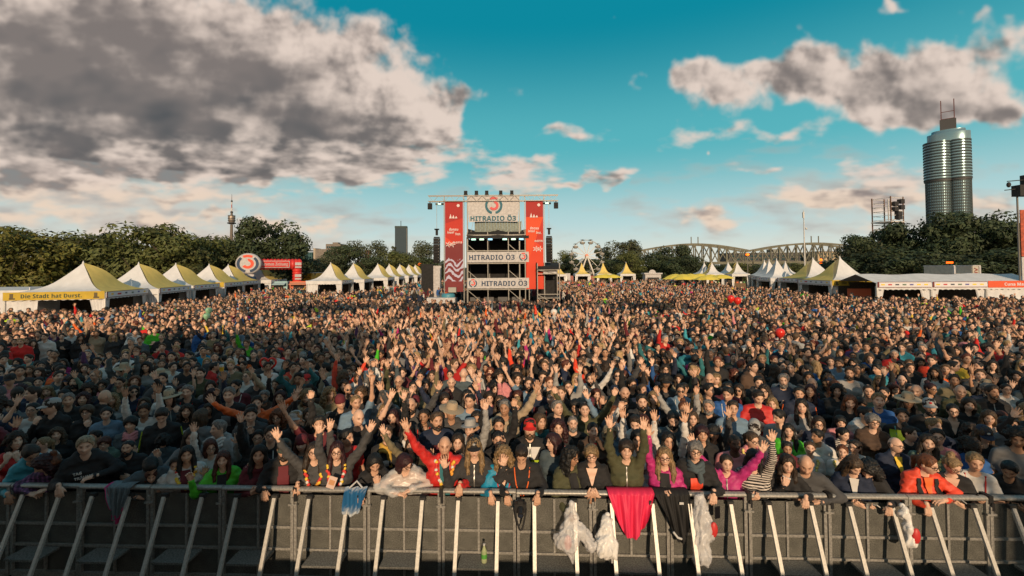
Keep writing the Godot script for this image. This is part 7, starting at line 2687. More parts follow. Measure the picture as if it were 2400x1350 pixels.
		"1.15 -6.65 0.973 -0.13 0.00 1|f tied black fair|jacket brown|d d 0.20 -0.05 -0.05 0|vee:red|person in a brown jacket over red, chin raised",
		"1.44 -6.86 0.909 -0.16 0.00 1|f bob pale fair|jacket denim|p d 0.40 0.20 -0.04 0||person in a pale denim jacket behind the plain black jacket",
		"1.16 -7.44 1.009 -0.12 0.00 1|m buzz brown fair|jacket olive|v v 0.05 -0.10 -0.00 0||person in a dark green jacket with both arms stretched up",
		"1.73 -6.40 0.959 -0.20 0.00 1|f long black mid|jacket white|u d -0.10 0.10 -0.03 0||person in white peering between the raised olive arms",
		"1.82 -6.83 1.000 -0.20 0.00 1|m short brown fair|jacket white|x d -0.20 0.35 -0.01 0||person in a white shirt looking down, behind the waving olive jacket",
		"2.15 -6.36 0.950 -0.24 0.00 1|f long black mid|jacket white|u u 0.00 0.05 0.01 0|scarf:black|person in white with a black scarf, both arms up behind the magenta jacket",
		"2.67 -6.51 0.973 -0.29 0.00 1|f pixie wine mid|jacket black|u d 0.10 0.00 0.03 0||broad person in black, arm up behind the blue grey scarf",
		"2.82 -7.23 0.956 -0.28 0.00 1|f long lbrown fair|jacket coal|d w 0.10 0.00 0.02 0||person in charcoal with a bent raised arm, above the blue grey scarf",
		"2.40 -6.88 1.027 -0.25 0.00 1|m short black fair|jacket slate|d d 0.00 0.40 -0.06 0|beard:black|bearded person in a slate jacket looking down",
		"2.94 -6.75 0.927 -0.31 0.00 1|f long black mid|jacket dgrey|d u 0.10 0.00 0.04 0|cap:black|person in a black cap with the right-hand arm raised high",
		"3.01 -6.26 0.949 -0.34 0.00 1|m buzz black dark|tee pink|d d 0.20 0.05 0.04 0||short person in pink between the ski jacket and the pink backpack wearer",
		"3.33 -6.42 0.939 -0.36 0.00 1|f tied lbrown fair|jacket pink|d d 0.60 0.20 -0.01 0|glasses lei:y straps:navy|person in a pale pink jacket with dark backpack straps",
		"3.91 -6.58 0.825 -0.40 0.00 1|m short black tan|jacket wine|d d 0.10 0.10 0.02 0|straps:black|person in a wine jacket with a black backpack strap",
		"4.26 -6.61 0.820 -0.43 0.00 1|f tied lbrown fair|tee white|d d -0.05 0.00 -0.06 0|lei:y print:white:red|person in white with a yellow garland, left of the folded grey arms",
		"4.61 -6.45 0.824 -0.47 0.00 1|f tied copper fair|tee white|d d -0.10 0.00 -0.05 2|lei:y|open-mouthed person in white with a yellow garland",
		"4.93 -6.64 0.820 -0.48 0.00 1|f tied brown fair|tee white|d d -0.70 0.10 -0.06 0|glasses lei:y|person in white, glasses and yellow garland, facing aside",
		"4.56 -6.88 0.860 -0.84 0.00 1|m short black tan|jacket white|d d -0.54 0.05 -0.05 0||person in a pale blue white shirt in profile",
		"3.52 -6.71 0.972 -0.36 0.00 1|m short brown mid|jacket dgrey|d d -0.20 0.60 -0.02 0|cap:lgrey:white lanyard:red|person in a pale grey cap looking down",
		"4.17 -6.96 0.892 -0.41 0.00 1|f long black fair|jacket green|d d -0.10 0.00 0.05 0|vee:white|person in a green jacket behind the wine jacket",
		"4.77 -7.18 0.907 -0.44 0.00 1|f bob brown fair|jacket navy|d d 0.00 0.05 -0.05 0|glasses|person in navy and glasses above the pale blue white shirt",
		"5.12 -7.13 0.820 -0.47 0.00 1|f tied black fair|jacket stripes|d d 0.60 0.25 -0.02 0||person in a dark striped top looking down to the side",
		"5.31 -7.45 0.866 -0.46 0.00 1|f pixie black fair|sweater pink|d d 0.00 0.05 -0.05 0||person in a pale rose top with a straight fringe",
		"5.47 -6.99 0.969 -0.50 0.00 1|f pixie grey fair|jacket brown|d d 0.20 0.10 0.07 0|glasses|person in brown and glasses beside the white hoodie",
		"5.66 -7.40 0.959 -0.13 0.00 1|m short black mid|hood white|d d 0.48 0.20 -0.00 0||person in a white hoodie turned aside",
		"5.76 -7.32 0.820 -0.10 0.00 1|f tied lbrown fair|jacket red|d d 0.54 0.00 -0.06 0||person in a red jacket in profile behind the bald navy jacket",
		"5.28 -6.37 0.898 -0.16 0.00 1|m bald lbrown fair|jacket navy|d d 0.48 0.05 -0.03 0|glasses vee:yellow|person in a navy jacket over yellow, glasses, looking aside",
		"5.66 -6.28 0.933 -0.55 0.00 1|f long brown fair|sweater sage|d d 0.00 0.00 -0.05 1|lei:y|smiling person in a sage green top behind the orange red jacket",
		"5.97 -6.47 0.939 -0.56 0.00 1|m short black fair|tee pink|d d -0.10 0.00 0.06 0|glasses|person in a pale rose shirt and glasses",
		"5.88 -6.83 0.889 -0.13 0.00 1|f bun brown fair|tee black|d d 0.54 0.00 -0.05 1||person in a black top in profile below the lime vest",
		"6.30 -6.34 0.879 -0.59 0.00 1|m curly brown mid|jacket blue|d d 0.20 0.90 -0.07 0||person in blue with the head bowed low",
		"6.63 -6.48 0.956 -0.60 0.00 1|f long lbrown fair|jacket black|d d 0.30 0.35 0.07 0|cap:navy:white|person in a navy cap with white badge, looking down",
		"6.64 -6.06 1.022 -0.62 0.00 1|m curly black tan|tee grey|d d -0.10 0.30 0.03 0||tall person in a grey short sleeved shirt near the right edge",
		"6.26 -6.84 0.957 -0.56 0.00 1|m short blond fair|jacket navy|d d 0.70 0.05 -0.02 0||young person in navy in profile behind the lime vest",
		"6.09 -7.19 0.974 -0.53 0.00 1|m short black mid|tee black|d d 0.00 0.05 0.04 0|vest:lime lanyard:cyan|person in a lime safety vest",
		"7.20 -7.52 0.956 -0.57 0.00 1|f tied black fair|tee black|d d 0.00 0.15 0.04 0|glasses neck|person in a low-necked black top and glasses, standing tall",
		"7.46 -7.21 0.948 -0.60 0.00 1|f long lbrown fair|tee black|h h 0.00 0.15 -0.04 0||person in black with both hands raised to the chest",
		"6.79 -6.82 0.904 -0.59 0.00 1|f wavy brown fair|jacket dgrey|d d 0.40 0.20 0.07 0||person in dark grey half hidden beside the navy cap",
		"4.24 -7.94 1.034 -0.37 0.00 1|m short brown fair|sweater red|c c 0.30 0.40 0.04 0||person in a bright red sweater with crossed arms",
		"4.57 -8.10 0.931 -0.39 0.00 1|f long blond fair|tee grey|d p -0.10 0.05 0.03 0|lanyard:red print:wine|person in a grey shirt and red lanyard beside the red sweater",
		"4.25 -7.32 0.948 -0.80 0.00 1|m short black fair|tee lgrey|d d -0.54 0.30 0.00 0||person in a pale grey shirt bowed towards the neighbours",
		"5.14 -8.25 1.014 -0.42 0.00 1|m short black mid|jacket navy|d d 0.00 0.05 -0.07 0|sleeve:orange|broad person in a navy jacket with orange shoulder mark",
		"4.05 -8.68 1.001 -0.33 0.00 1|m short black fair|jacket wine|d d 0.20 0.05 -0.03 0||tall person in a dark wine jacket, arms down",
		"3.65 -8.55 1.010 -0.30 0.00 1|m short black mid|jacket black|d d 0.70 0.05 0.03 0||person in black in profile left of the dark wine jacket",
		"6.83 -7.94 0.973 -0.53 0.00 1|f long black tan|jacket black|d d 0.00 0.05 -0.01 0|wide:beige|person in a pale straw hat",
		"6.64 -7.32 1.037 -0.55 0.00 1|m short black mid|tee black|d d 0.00 0.05 0.07 0|cap:lgrey:red beard:black|bearded person in a pale cap with red badge",
		"7.21 -8.20 1.038 -0.54 0.00 1|m bald brown mid|jacket olive|d d -0.40 0.10 -0.02 0|beard:grey|person in olive with bare head, above the straw hat",
		"0.32 -9.09 1.009 -0.03 0.00 1|m short brown fair|tee denim|v v 0.00 -0.05 -0.04 0|beard:brown|person in a pale blue shirt with both arms spread high",
		"3.12 -8.54 1.008 -0.26 0.00 1|m short black mid|jacket denim|d d 0.00 0.05 -0.04 0|shades lanyard:white|person in sunglasses and a pale blue jacket",
		"2.18 -7.76 1.025 -0.21 0.00 1|m short black fair|jacket coal|d d 0.10 0.05 0.06 0|beard:black inner:white|bearded person in a dark jacket over a long white shirt",
		"3.51 -10.54 0.969 -0.24 0.00 1|f wavy brown fair|sweater navy|d u 0.10 0.00 -0.00 0|glasses|person in a deep blue sweater and glasses",
		"-1.06 -9.81 1.026 2.98 0.00 1|m none brown fair|tee slate|d d 0.00 0.00 0.04 0||bald-headed person in a blue grey shirt seen from behind",
		"2.24 -9.79 1.003 -0.17 0.00 1|m short brown fair|hood dgrey|v v 0.00 0.05 0.02 0|shades|person in a dark grey hoodie with both arms up and shades",
		"1.63 -7.43 0.971 -0.16 0.00 1|f bob copper fair|jacket denim|v d 0.10 0.05 0.04 1||smiling person in a denim jacket with one arm out, behind the dark green jacket",
		"-9.06 -9.94 1.030 0.55 0.00 1|m buzz grey fair|jacket black|d d 0.00 0.05 -0.00 0|glasses|person in black and glasses with a short white beard",
		"-10.42 -10.56 1.007 0.58 0.00 1|m short black mid|jacket orange|d d 0.50 0.20 0.04 0||person in a bright orange jacket",
		"-6.44 -8.55 1.013 0.48 0.00 1|m short grey fair|jacket white|d d 0.10 0.10 0.04 0|cap:white|person in a white cap and white jacket",
		"-8.84 -8.46 1.039 0.16 0.00 1|m short brown fair|jacket navy|d d -0.60 0.00 -0.01 0|vee:white|person in a navy jacket over white in profile",
		"-10.60 -9.66 1.016 0.62 0.00 1|m short black mid|hood pink|d d -0.30 0.10 0.06 0|cap:black|person in a rose hoodie and dark cap",
		"-8.83 -10.40 1.029 0.53 0.00 1|m short brown fair|jacket slate|u u 0.00 0.05 -0.05 0|wide:beige shades|person in a straw hat lifting both arms",
		"-4.43 -7.93 1.005 0.38 0.00 1|m short black fair|jacket orange|t t 0.10 0.00 -0.05 0||person in a vivid orange jacket with both elbows lifted",
		"-7.68 -7.66 1.036 0.05 0.00 1|m short brown fair|jacket black|h d -0.72 0.10 0.04 0|cap:lgrey|person in a grey flat cap turned aside, hand to the face",
		"-4.31 -7.57 0.987 0.39 0.00 1|m short black fair|jacket black|d d -0.05 0.00 0.05 1||smiling person in black before the vivid orange jacket",
		"-6.10 -9.25 0.974 0.44 0.00 1|f long brown fair|sweater grey|d u 0.10 0.00 0.02 1|cup:white:raised_plastic_cup_of_beer_above_the_crowd:r|person in grey holding a cup of beer high",
		"7.22 -6.34 0.973 -0.94 0.00 1|f long lbrown fair|jacket black|x x -0.26 0.17 0.05 1||person in black jacket, hands together overhead, second behind the right edge's dark jacket",
		"-7.97 -6.84 1.080 0.68 0.00 1|m none brown mid|jacket wine|w w 0.14 -0.18 0.05 1|beard:brown|person in wine red jacket, both palms out, second behind the cyan jacket",
		"-3.30 -6.96 1.027 0.29 0.00 1|m short blond fair|jacket black|d u -0.15 -0.09 -0.01 0|cap:lgrey|person in black, one arm straight up, next behind the patterned cap",
		"-2.35 -6.97 1.039 0.23 0.00 1|m none black fair|tee black|d v 0.48 0.19 -0.12 0||person in black short-sleeved shirt, one arm raised wide, second behind the blue bag's holder",
		"-1.14 -6.84 1.036 0.27 0.00 1|m short lbrown mid|sweater navy|d d 0.19 0.03 0.03 2|beard:brown print:wine|person in navy sweater, arms down, second behind the red jacket",
		"7.30 -6.77 0.974 -0.36 0.00 1|f bob black mid|jacket grey|d d 0.35 -0.04 -0.01 0|inner:grey|person in mid grey, arms down, third behind the right edge's dark jacket",
		"7.78 -6.88 1.020 -0.82 0.00 1|m short black fair|hood coal|d h -0.16 -0.00 -0.03 0|beard:black|person in charcoal hoodie, hand at the face, fourth behind the right edge's dark jacket",
		"-8.45 -7.26 0.949 0.77 0.00 1|f long brown fair|tee navy|v v 0.35 0.02 -0.08 2|print:grey|person in navy short-sleeved shirt, both arms raised wide, fourth behind the cyan jacket",
		"-3.79 -7.38 0.968 0.42 0.00 1|f wavy copper fair|jacket black|w w -0.23 0.14 0.02 0|glasses inner:red|person in black jacket open over red, both palms out, second behind the patterned cap",
		"-1.93 -7.34 0.970 0.11 0.00 1|f long wine fair|jacket black|d u -0.02 0.01 -0.01 0||person in black jacket, one arm straight up, fourth behind the clear rain poncho",
		"-1.42 -7.31 0.977 0.10 0.00 1|f tied brown tan|jacket coal|d h -0.05 -0.03 -0.00 0|lanyard:red|person in charcoal, hand at the face, third behind the clear rain poncho",
		"-0.99 -7.36 1.008 0.12 0.00 1|m short black tan|hood dgrey|d d 0.29 0.12 -0.12 0|wide:beige|person in dark grey hoodie and straw hat, arms down, third behind the red jacket",
		"-0.58 -7.35 0.948 0.12 0.00 1|f long brown tan|jacket navy|d w -0.08 0.06 0.00 2||person in navy jacket, waving one bent arm, second behind the charcoal fleece",
		"-0.13 -7.26 1.066 0.06 0.00 1|m short grey tan|hood beige|d v -0.24 0.02 0.02 1|lanyard:red|person in beige hoodie with red lanyard, one arm raised wide, third behind the turquoise jacket",
		"0.71 -7.41 1.032 0.14 0.00 1|m short grey fair|hood black|c c 0.24 -0.17 0.10 2||person in black hoodie, arms crossed, fourth behind the turned olive jacket",
		"2.04 -7.23 0.929 -0.13 0.00 1|f long red tan|hood slate|d h -0.04 0.09 -0.11 0||person in slate blue hoodie, hand at the face, fourth behind the waving olive jacket",
		"3.51 -7.35 1.030 -0.17 0.00 1|m short brown mid|tee denim|d d -0.08 0.06 -0.08 0||person in denim blue short-sleeved shirt, arms down, third behind the pink ski jacket",
		"7.86 -7.40 0.911 -0.77 0.00 1|f pixie red fair|sweater navy|d w 0.03 0.00 0.04 0||person in navy sweater, waving one bent arm, sixth behind the right edge's dark jacket",
		"8.30 -7.40 0.977 -0.82 0.00 1|f long blond mid|jacket coal|p d 0.40 0.09 0.02 0|zip|person in charcoal jacket, one hand before the chest, seventh behind the right edge's dark jacket",
		"-9.15 -7.74 0.975 0.71 0.00 1|f long lbrown fair|hood slate|p p -0.29 0.03 0.01 0||person in slate blue hoodie, hands before the chest, seventh behind the cyan jacket",
		"-8.62 -7.66 1.049 0.57 0.00 1|m curly brown fair|sweater navy|d h -0.20 0.03 -0.01 0|print:grey|person in navy sweater, hand at the face, fifth behind the cyan jacket",
		"-8.17 -7.81 0.978 0.44 0.00 1|f tied black fair|tee white|d d -0.08 0.02 -0.12 0|glasses|person in white short-sleeved shirt, arms down, eighth behind the cyan jacket",
		"-7.23 -7.79 0.952 0.56 0.00 1|f pixie lbrown fair|jacket black|d h -0.11 -0.01 0.00 1|glasses|person in black jacket, hand at the face, fourth behind the lettered sweatshirt",
		"-6.83 -7.71 0.949 0.53 0.00 1|f tied black fair|sweater denim|p d 0.13 0.07 -0.06 0||person in denim blue sweater, one hand before the chest, third behind the lettered sweatshirt",
		"-6.24 -7.76 0.963 0.47 0.00 1|m short brown tan|sweater white|u u 0.07 0.12 0.04 0||person in white sweater, both arms straight up, third behind the small peeking child",
		"-5.56 -7.81 0.949 0.66 0.00 1|f wavy brown mid|tee coal|c c -0.14 -0.07 -0.09 0|print:white|person in charcoal short-sleeved shirt, arms crossed, third behind the garland and white jacket",
		"-2.65 -7.73 1.047 0.47 0.00 1|m buzz blond mid|tee denim|d u 0.17 0.12 0.09 2||person in denim blue short-sleeved shirt, one arm straight up, second behind the shouting grey cardigan",
		"-2.16 -7.69 0.958 0.33 0.00 1|f long blond fair|tee navy|d v -0.30 -0.12 -0.14 2|scarf:wine|person in navy, one arm raised wide, third behind the blue bag's holder",
		"-1.70 -7.66 1.024 0.01 0.00 1|m none brown mid|hood dgrey|v v 0.16 0.00 0.02 1|beard:brown|person in dark grey hoodie, both arms raised wide, fifth behind the clear rain poncho",
		"-0.72 -7.69 1.061 0.14 0.00 1|m buzz black mid|tee denim|w d -0.41 0.08 -0.04 0||person in denim blue short-sleeved shirt, waving one bent arm, third behind the charcoal fleece",
		"0.07 -7.67 0.992 -0.16 0.00 1|f bun blond mid|jacket black|p p -0.02 0.11 0.01 2|lanyard:blue|person in black jacket with blue lanyard, hands before the chest, third behind the camera holder",
		"1.07 -7.85 0.967 -0.36 0.00 1|f pixie black mid|hood black|d d 0.10 0.14 0.03 1|glasses|person in black hoodie, arms down, fifth behind the turned olive jacket",
		"2.87 -7.72 0.958 -0.31 0.00 1|f bun copper mid|jacket lgrey|v u 0.04 -0.03 0.07 1||person in pale grey jacket, both arms up, third behind the blue grey scarf",
		"3.29 -7.71 0.977 -0.44 0.00 1|m short grey mid|jacket black|d d -0.11 -0.08 0.06 0|beard:grey|person in black jacket, arms down, fourth behind the pink ski jacket",
		"4.83 -7.68 0.979 -0.46 0.00 1|f long black fair|tee lgrey|p p -0.08 0.01 0.06 0||person in pale grey short-sleeved shirt, hands before the chest, fourth behind the folded grey arms",
		"5.74 -7.82 0.996 -0.40 0.00 1|f long copper fair|sweater black|d d -0.16 0.18 -0.05 2||person in black sweater, arms down, fifth behind the navy phone reader",
		"6.08 -7.64 1.038 -0.46 0.00 1|m short blond fair|sweater blue|d d -0.02 -0.11 -0.02 2|print:grey|person in blue sweater, arms down, fourth behind the bent black sweater",
		"7.75 -7.82 0.958 -0.34 0.00 1|f bob brown fair|hood black|c c -0.21 0.11 -0.07 0||person in black hoodie, arms crossed, fourth behind the white shirt and lanyard",
		"8.65 -7.78 0.935 -0.53 0.00 1|f tied black mid|jacket brown|d h 0.02 0.05 0.02 1||person in brown jacket, hand at the face, eighth behind the right edge's dark jacket",
		"-9.24 -8.23 1.056 0.47 0.00 1|m short grey fair|jacket grey|d d -0.09 0.11 0.00 0|beanie:dgrey|person in mid grey jacket and dark grey beanie, arms down, tenth behind the cyan jacket",
		"-8.80 -8.07 0.964 0.57 0.00 1|f pixie brown fair|jacket grey|p d -0.27 0.13 -0.01 2||person in mid grey jacket, one hand before the chest, ninth behind the cyan jacket",
		"-8.35 -8.26 0.935 0.61 0.00 1|f bob wine tan|tee black|d w -0.01 0.10 -0.09 2|beanie:wine|person in black, waving one bent arm, eleventh behind the cyan jacket",
		"-7.85 -8.09 1.023 0.93 0.00 1|m short grey mid|jacket black|p p -0.20 -0.01 0.08 1||person in black jacket, hands before the chest, second behind the child in plaid",
		"-7.34 -8.21 1.028 2.71 0.00 1|m none black mid|jacket black|d d 0.31 0.01 -0.02 1||person in black jacket, arms down, fifth behind the lettered sweatshirt",
		"-6.50 -8.11 0.917 0.32 0.00 1|f tied black fair|sweater black|d d 0.19 -0.12 -0.03 2||person in black sweater, arms down, fourth behind the small peeking child",
		"-6.09 -8.13 1.024 0.82 0.00 1|m curly brown fair|jacket slate|d h -0.43 -0.02 0.11 0|wide:beige zip|person in slate blue, hand at the face, third behind the folded-over jacket",
		"-5.43 -8.20 0.894 0.16 0.00 1|f bob brown mid|jacket black|d u 0.26 -0.02 0.03 0|zip|person in black jacket, one arm straight up, fourth behind the bright green jacket",
		"-5.01 -8.11 1.066 0.18 0.00 1|m short grey fair|sweater black|d d 0.12 0.05 -0.01 1|print:grey|person in black sweater, arms down, third behind the bright green jacket",
		"-3.65 -8.12 1.029 0.40 0.00 1|m curly blond fair|hood beige|c c 0.17 -0.00 0.02 0|beard:brown lanyard:red|person in beige hoodie with red lanyard, arms crossed, fourth behind the first grey cardigan",
		"-3.05 -8.11 0.972 0.37 0.00 1|m buzz black mid|jacket black|c c 0.23 0.05 0.16 1|beanie:wine|person in black jacket and wine red beanie, arms crossed, third behind the shouting grey cardigan",
		"-2.30 -8.24 1.008 0.11 0.00 1|m short grey mid|jacket grey|d d 0.00 0.12 0.11 0||person in mid grey jacket, arms down, fourth behind the blue bag's holder",
		"-1.73 -8.11 0.962 0.21 0.00 1|f tied brown tan|tee black|w d 0.04 -0.22 0.01 2|beanie:wine|person in black, waving one bent arm, sixth behind the clear rain poncho",
		"-1.23 -8.24 0.982 0.03 0.00 1|f pixie brown fair|jacket navy|v d 0.41 0.08 0.02 0|inner:grey|person in navy, one arm raised wide, fourth behind the red jacket",
		"-0.82 -8.23 1.009 0.07 0.00 1|f long black fair|jacket black|d d 0.07 -0.07 0.07 1||person in black jacket, arms down, fourth behind the charcoal fleece",
		"-0.23 -8.17 0.957 0.08 0.00 1|f long lbrown mid|jacket navy|v d -0.23 -0.13 0.04 1|glasses zip|person in navy jacket, one arm raised wide, fourth behind the turquoise jacket",
		"0.69 -8.09 1.011 -0.22 0.00 1|m short blond fair|jacket coal|c c -0.36 -0.07 0.01 0|lanyard:red|person in charcoal jacket with red lanyard, arms crossed, sixth behind the turned olive jacket",
		"1.38 -8.07 0.924 -0.19 0.00 1|f wavy brown fair|hood lgrey|d d 0.26 -0.01 0.04 2|beanie:wine lanyard:white|person in pale grey, arms down, third behind the plain black jacket",
		"2.01 -8.25 1.029 -0.16 0.00 1|m bald lbrown mid|hood black|w d 0.09 0.05 -0.04 1|beard:brown|person in black hoodie, waving one bent arm, seventh behind the waving olive jacket",
		"2.53 -8.26 0.974 -0.15 0.00 1|f bob blond fair|jacket black|p d -0.21 -0.08 0.10 1|lanyard:blue|person in black, one hand before the chest, third behind the magenta jacket",
		"3.29 -8.21 0.963 -0.20 0.00 1|f long blond mid|jacket dgrey|c c -0.08 -0.11 0.03 1||person in dark grey jacket, arms crossed, fourth behind the blue grey scarf",
		"3.81 -8.13 1.033 -0.43 0.00 1|m short black mid|jacket blue|d d -0.30 0.18 -0.00 0|lanyard:white|person in blue jacket with white lanyard, arms down, fifth behind the pink ski jacket",
		"6.16 -8.14 0.913 -0.39 0.00 1|f pixie brown tan|jacket lgrey|p d 0.03 0.14 0.01 0||person in pale grey jacket, one hand before the chest, fifth behind the bent black sweater",
		"8.05 -8.26 1.020 -0.58 0.00 1|m bald grey mid|jacket olive|d h 0.07 0.08 -0.09 0||person in olive jacket, hand at the face, fifth behind the white shirt and lanyard",
		"8.62 -8.26 1.015 -0.45 0.00 1|m short brown tan|jacket black|p d 0.30 0.01 0.01 0|beard:brown zip|person in black jacket, one hand before the chest, tenth behind the right edge's dark jacket",
		"9.46 -8.22 1.029 -0.68 0.00 1|m short black mid|hood black|d d -0.33 0.01 -0.06 1||person in black hoodie, arms down, ninth behind the right edge's dark jacket",
		"-10.05 -8.66 1.045 0.76 0.00 1|m short black tan|tee coal|d d -0.05 0.03 -0.10 1||person in charcoal short-sleeved shirt, arms down, thirteenth behind the cyan jacket",
		"-9.40 -8.70 0.996 -2.04 0.00 1|m short brown mid|hood navy|d d -0.47 0.18 0.04 2||person in navy hoodie, arms down, fourteenth behind the cyan jacket",
		"-8.06 -8.60 0.943 0.73 0.00 1|f wavy wine mid|sweater navy|d v -0.20 -0.17 -0.08 1|scarf:slate|person in navy, one arm raised wide, next behind the purple plaid shirt",
		"-7.58 -8.67 0.928 0.74 0.00 1|f wavy blond mid|jacket lgrey|d d -0.20 -0.07 -0.05 0||person in pale grey jacket, arms down, sixth behind the lettered sweatshirt",
		"-6.95 -8.66 0.885 0.42 0.00 1|f bob lbrown mid|tee coal|d u -0.08 -0.07 0.05 0||person in charcoal short-sleeved shirt, one arm straight up, fifth behind the small peeking child",
		"-6.03 -8.51 1.036 0.17 0.00 1|m short grey fair|jacket black|v d 0.12 0.03 -0.04 0|lanyard:red|person in black, one arm raised wide, fourth behind the garland and white jacket",
		"-5.60 -8.54 0.984 0.39 0.00 1|f wavy wine tan|jacket navy|d u -0.16 -0.02 0.07 0|lanyard:red|person in navy, one arm straight up, fifth behind the bright green jacket",
		"-4.70 -8.68 0.953 0.08 0.00 1|m short grey mid|jacket brown|d d 0.23 0.19 -0.08 0|beard:grey|person in brown jacket, arms down, sixth behind the dark red hoodie",
		"-4.31 -8.51 0.964 0.09 0.00 1|f long wine mid|tee grey|d v 0.10 -0.12 -0.02 0||person in mid grey short-sleeved shirt, one arm raised wide, third behind the patterned cap",
		"-3.85 -8.65 1.017 0.20 0.00 1|m short black fair|tee brown|d d 0.23 0.08 -0.06 2|beard:black|person in brown short-sleeved shirt, arms down, fifth behind the first grey cardigan",
		"-3.44 -8.58 0.992 0.50 0.00 1|f wavy blond mid|tee khaki|w w 0.41 0.13 0.01 1|print:white|person in khaki short-sleeved shirt, both palms out, fourth behind the shouting grey cardigan",
		"-2.86 -8.65 0.984 0.06 0.00 1|f wavy lbrown mid|sweater black|d u -0.10 0.14 -0.03 0|lanyard:blue|person in black, one arm straight up, fifth behind the blue bag's holder",
		"-1.90 -8.61 0.908 0.39 0.00 1|f wavy blond mid|tee black|d w 0.13 0.19 0.05 0|glasses scarf:slate|person in black, waving one bent arm, seventh behind the clear rain poncho",
		"-0.44 -8.56 0.939 0.03 0.00 1|f bob brown fair|sweater pink|u u 0.14 0.15 0.02 0||person in rose sweater, both arms straight up, fifth behind the turquoise jacket",
		"0.10 -8.60 0.940 -0.40 0.00 1|f bob red fair|sweater navy|d v 0.09 0.05 -0.07 0|scarf:wine|person in navy, one arm raised wide, fourth behind the camera holder",
		"0.50 -8.63 1.020 -0.40 0.00 1|m buzz black fair|tee navy|d d -0.06 -0.15 -0.04 0|print:wine|person in navy short-sleeved shirt, arms down, fifth behind the camera holder",
		"0.90 -8.59 0.983 0.09 0.00 1|m short lbrown fair|hood black|d d -0.33 -0.00 0.09 1||person in black hoodie, arms down, seventh behind the turned olive jacket",
		"1.56 -8.69 0.941 0.24 0.00 1|f long red fair|sweater slate|d d 0.06 -0.03 -0.04 0|lanyard:blue|person in slate blue sweater with blue lanyard, arms down, fourth behind the plain black jacket",
		"2.42 -8.62 0.997 0.04 0.00 1|m short lbrown mid|sweater navy|d d 0.40 -0.17 -0.04 1||person in navy sweater, arms down, eighth behind the waving olive jacket",
		"4.69 -8.55 0.985 -0.44 0.00 1|f wavy brown fair|sweater navy|d d -0.19 -0.04 0.13 2|glasses lanyard:red|person in navy sweater with red lanyard, arms down, fourth behind the striped top",
		"5.60 -8.64 0.973 -0.44 0.00 1|f long wine mid|hood navy|p d -0.20 -0.12 -0.07 1||person in navy hoodie, one hand before the chest, sixth behind the folded grey arms",
		"6.03 -8.53 0.991 -0.44 0.00 1|m curly black mid|jacket coal|c c -0.20 -0.02 -0.02 0||person in charcoal jacket, arms crossed, sixth behind the navy phone reader",
		"6.59 -8.50 0.991 -0.64 0.00 1|m buzz brown mid|tee sage|d d 0.09 0.07 0.06 0|print:wine|person in sage green short-sleeved shirt, arms down, sixth behind the bent black sweater",
		"6.97 -8.61 0.953 -0.61 0.00 1|f tied black mid|tee black|p p -0.35 -0.01 0.04 0||person in black short-sleeved shirt, hands before the chest, seventh behind the orange red jacket",
		"7.40 -8.53 1.000 -0.57 0.00 1|m buzz black tan|tee brown|d d 0.02 0.04 0.06 1|print:wine|person in brown short-sleeved shirt, arms down, sixth behind the orange red jacket",
		"8.87 -8.58 0.989 -0.62 0.00 1|m short grey mid|jacket navy|d d 0.20 0.22 0.11 0|beard:grey|person in navy jacket, arms down, twelfth behind the right edge's dark jacket",
		"9.89 -8.53 0.948 -0.48 0.00 1|f bob brown fair|jacket dgrey|d d -0.17 -0.10 0.02 1|cap:black|person in dark grey, arms down, eleventh behind the right edge's dark jacket",
		"-10.22 -9.10 0.917 0.77 0.00 1|f long lbrown fair|jacket dgrey|p p -0.10 0.01 -0.02 1|zip|person in dark grey jacket, hands before the chest, sixteenth behind the cyan jacket",
		"-9.67 -9.02 0.983 0.52 0.00 1|f wavy wine fair|jacket lgrey|p d 0.17 -0.02 0.06 0|scarf:pink|person in pale grey, one hand before the chest, fifteenth behind the cyan jacket",
		"-8.75 -8.94 0.936 0.44 0.00 1|f bun black mid|jacket sage|c c -0.08 0.16 -0.06 2||person in sage green jacket, arms crossed, third behind the child in plaid",
		"-8.37 -9.03 0.981 0.59 0.00 1|m curly brown tan|tee dgrey|d d 0.10 0.18 -0.01 1||person in dark grey short-sleeved shirt, arms down, seventh behind the lettered sweatshirt",
		"-7.97 -9.03 0.928 0.55 0.00 1|f pixie black mid|hood wine|c c -0.40 -0.04 0.12 0||person in wine red hoodie, arms crossed, eighth behind the lettered sweatshirt",
		"-7.48 -9.03 0.960 0.58 0.00 1|f bob black fair|jacket navy|d w 0.35 0.04 0.02 0|shades lanyard:red|person in navy, waving one bent arm, sixth behind the small peeking child",
		"-5.46 -9.06 1.015 0.15 0.00 1|m short black mid|tee wine|d d -0.27 0.11 -0.01 0|beard:black lanyard:white|person in wine red, arms down, sixth behind the bright green jacket",
		"-4.62 -9.11 0.938 0.41 0.00 1|f long black mid|jacket black|u d 0.12 0.10 -0.02 0|scarf:wine|person in black, one arm straight up, fourth behind the patterned cap",
		"-4.15 -8.97 0.942 0.47 0.00 1|f wavy lbrown mid|hood black|d d 0.25 0.08 -0.01 1|shades|person in black hoodie, arms down, sixth behind the first grey cardigan",
		"-3.62 -9.00 0.948 0.46 0.00 1|f bob black fair|hood grey|c c -0.14 0.02 -0.04 2|scarf:pink|person in mid grey hoodie with rose scarf, arms crossed, fifth behind the shouting grey cardigan",
		"-3.26 -9.08 0.957 0.26 0.00 0|m none lbrown mid|jacket navy|v u 0.27 -0.02 -0.03 0|shades|person in navy jacket, both arms up, sixth behind the shouting grey cardigan",
		"-2.78 -9.04 1.045 0.40 0.00 0|m curly grey fair|tee black|c c 0.36 0.23 -0.16 1||person in black short-sleeved shirt, arms crossed, sixth behind the blue bag's holder",
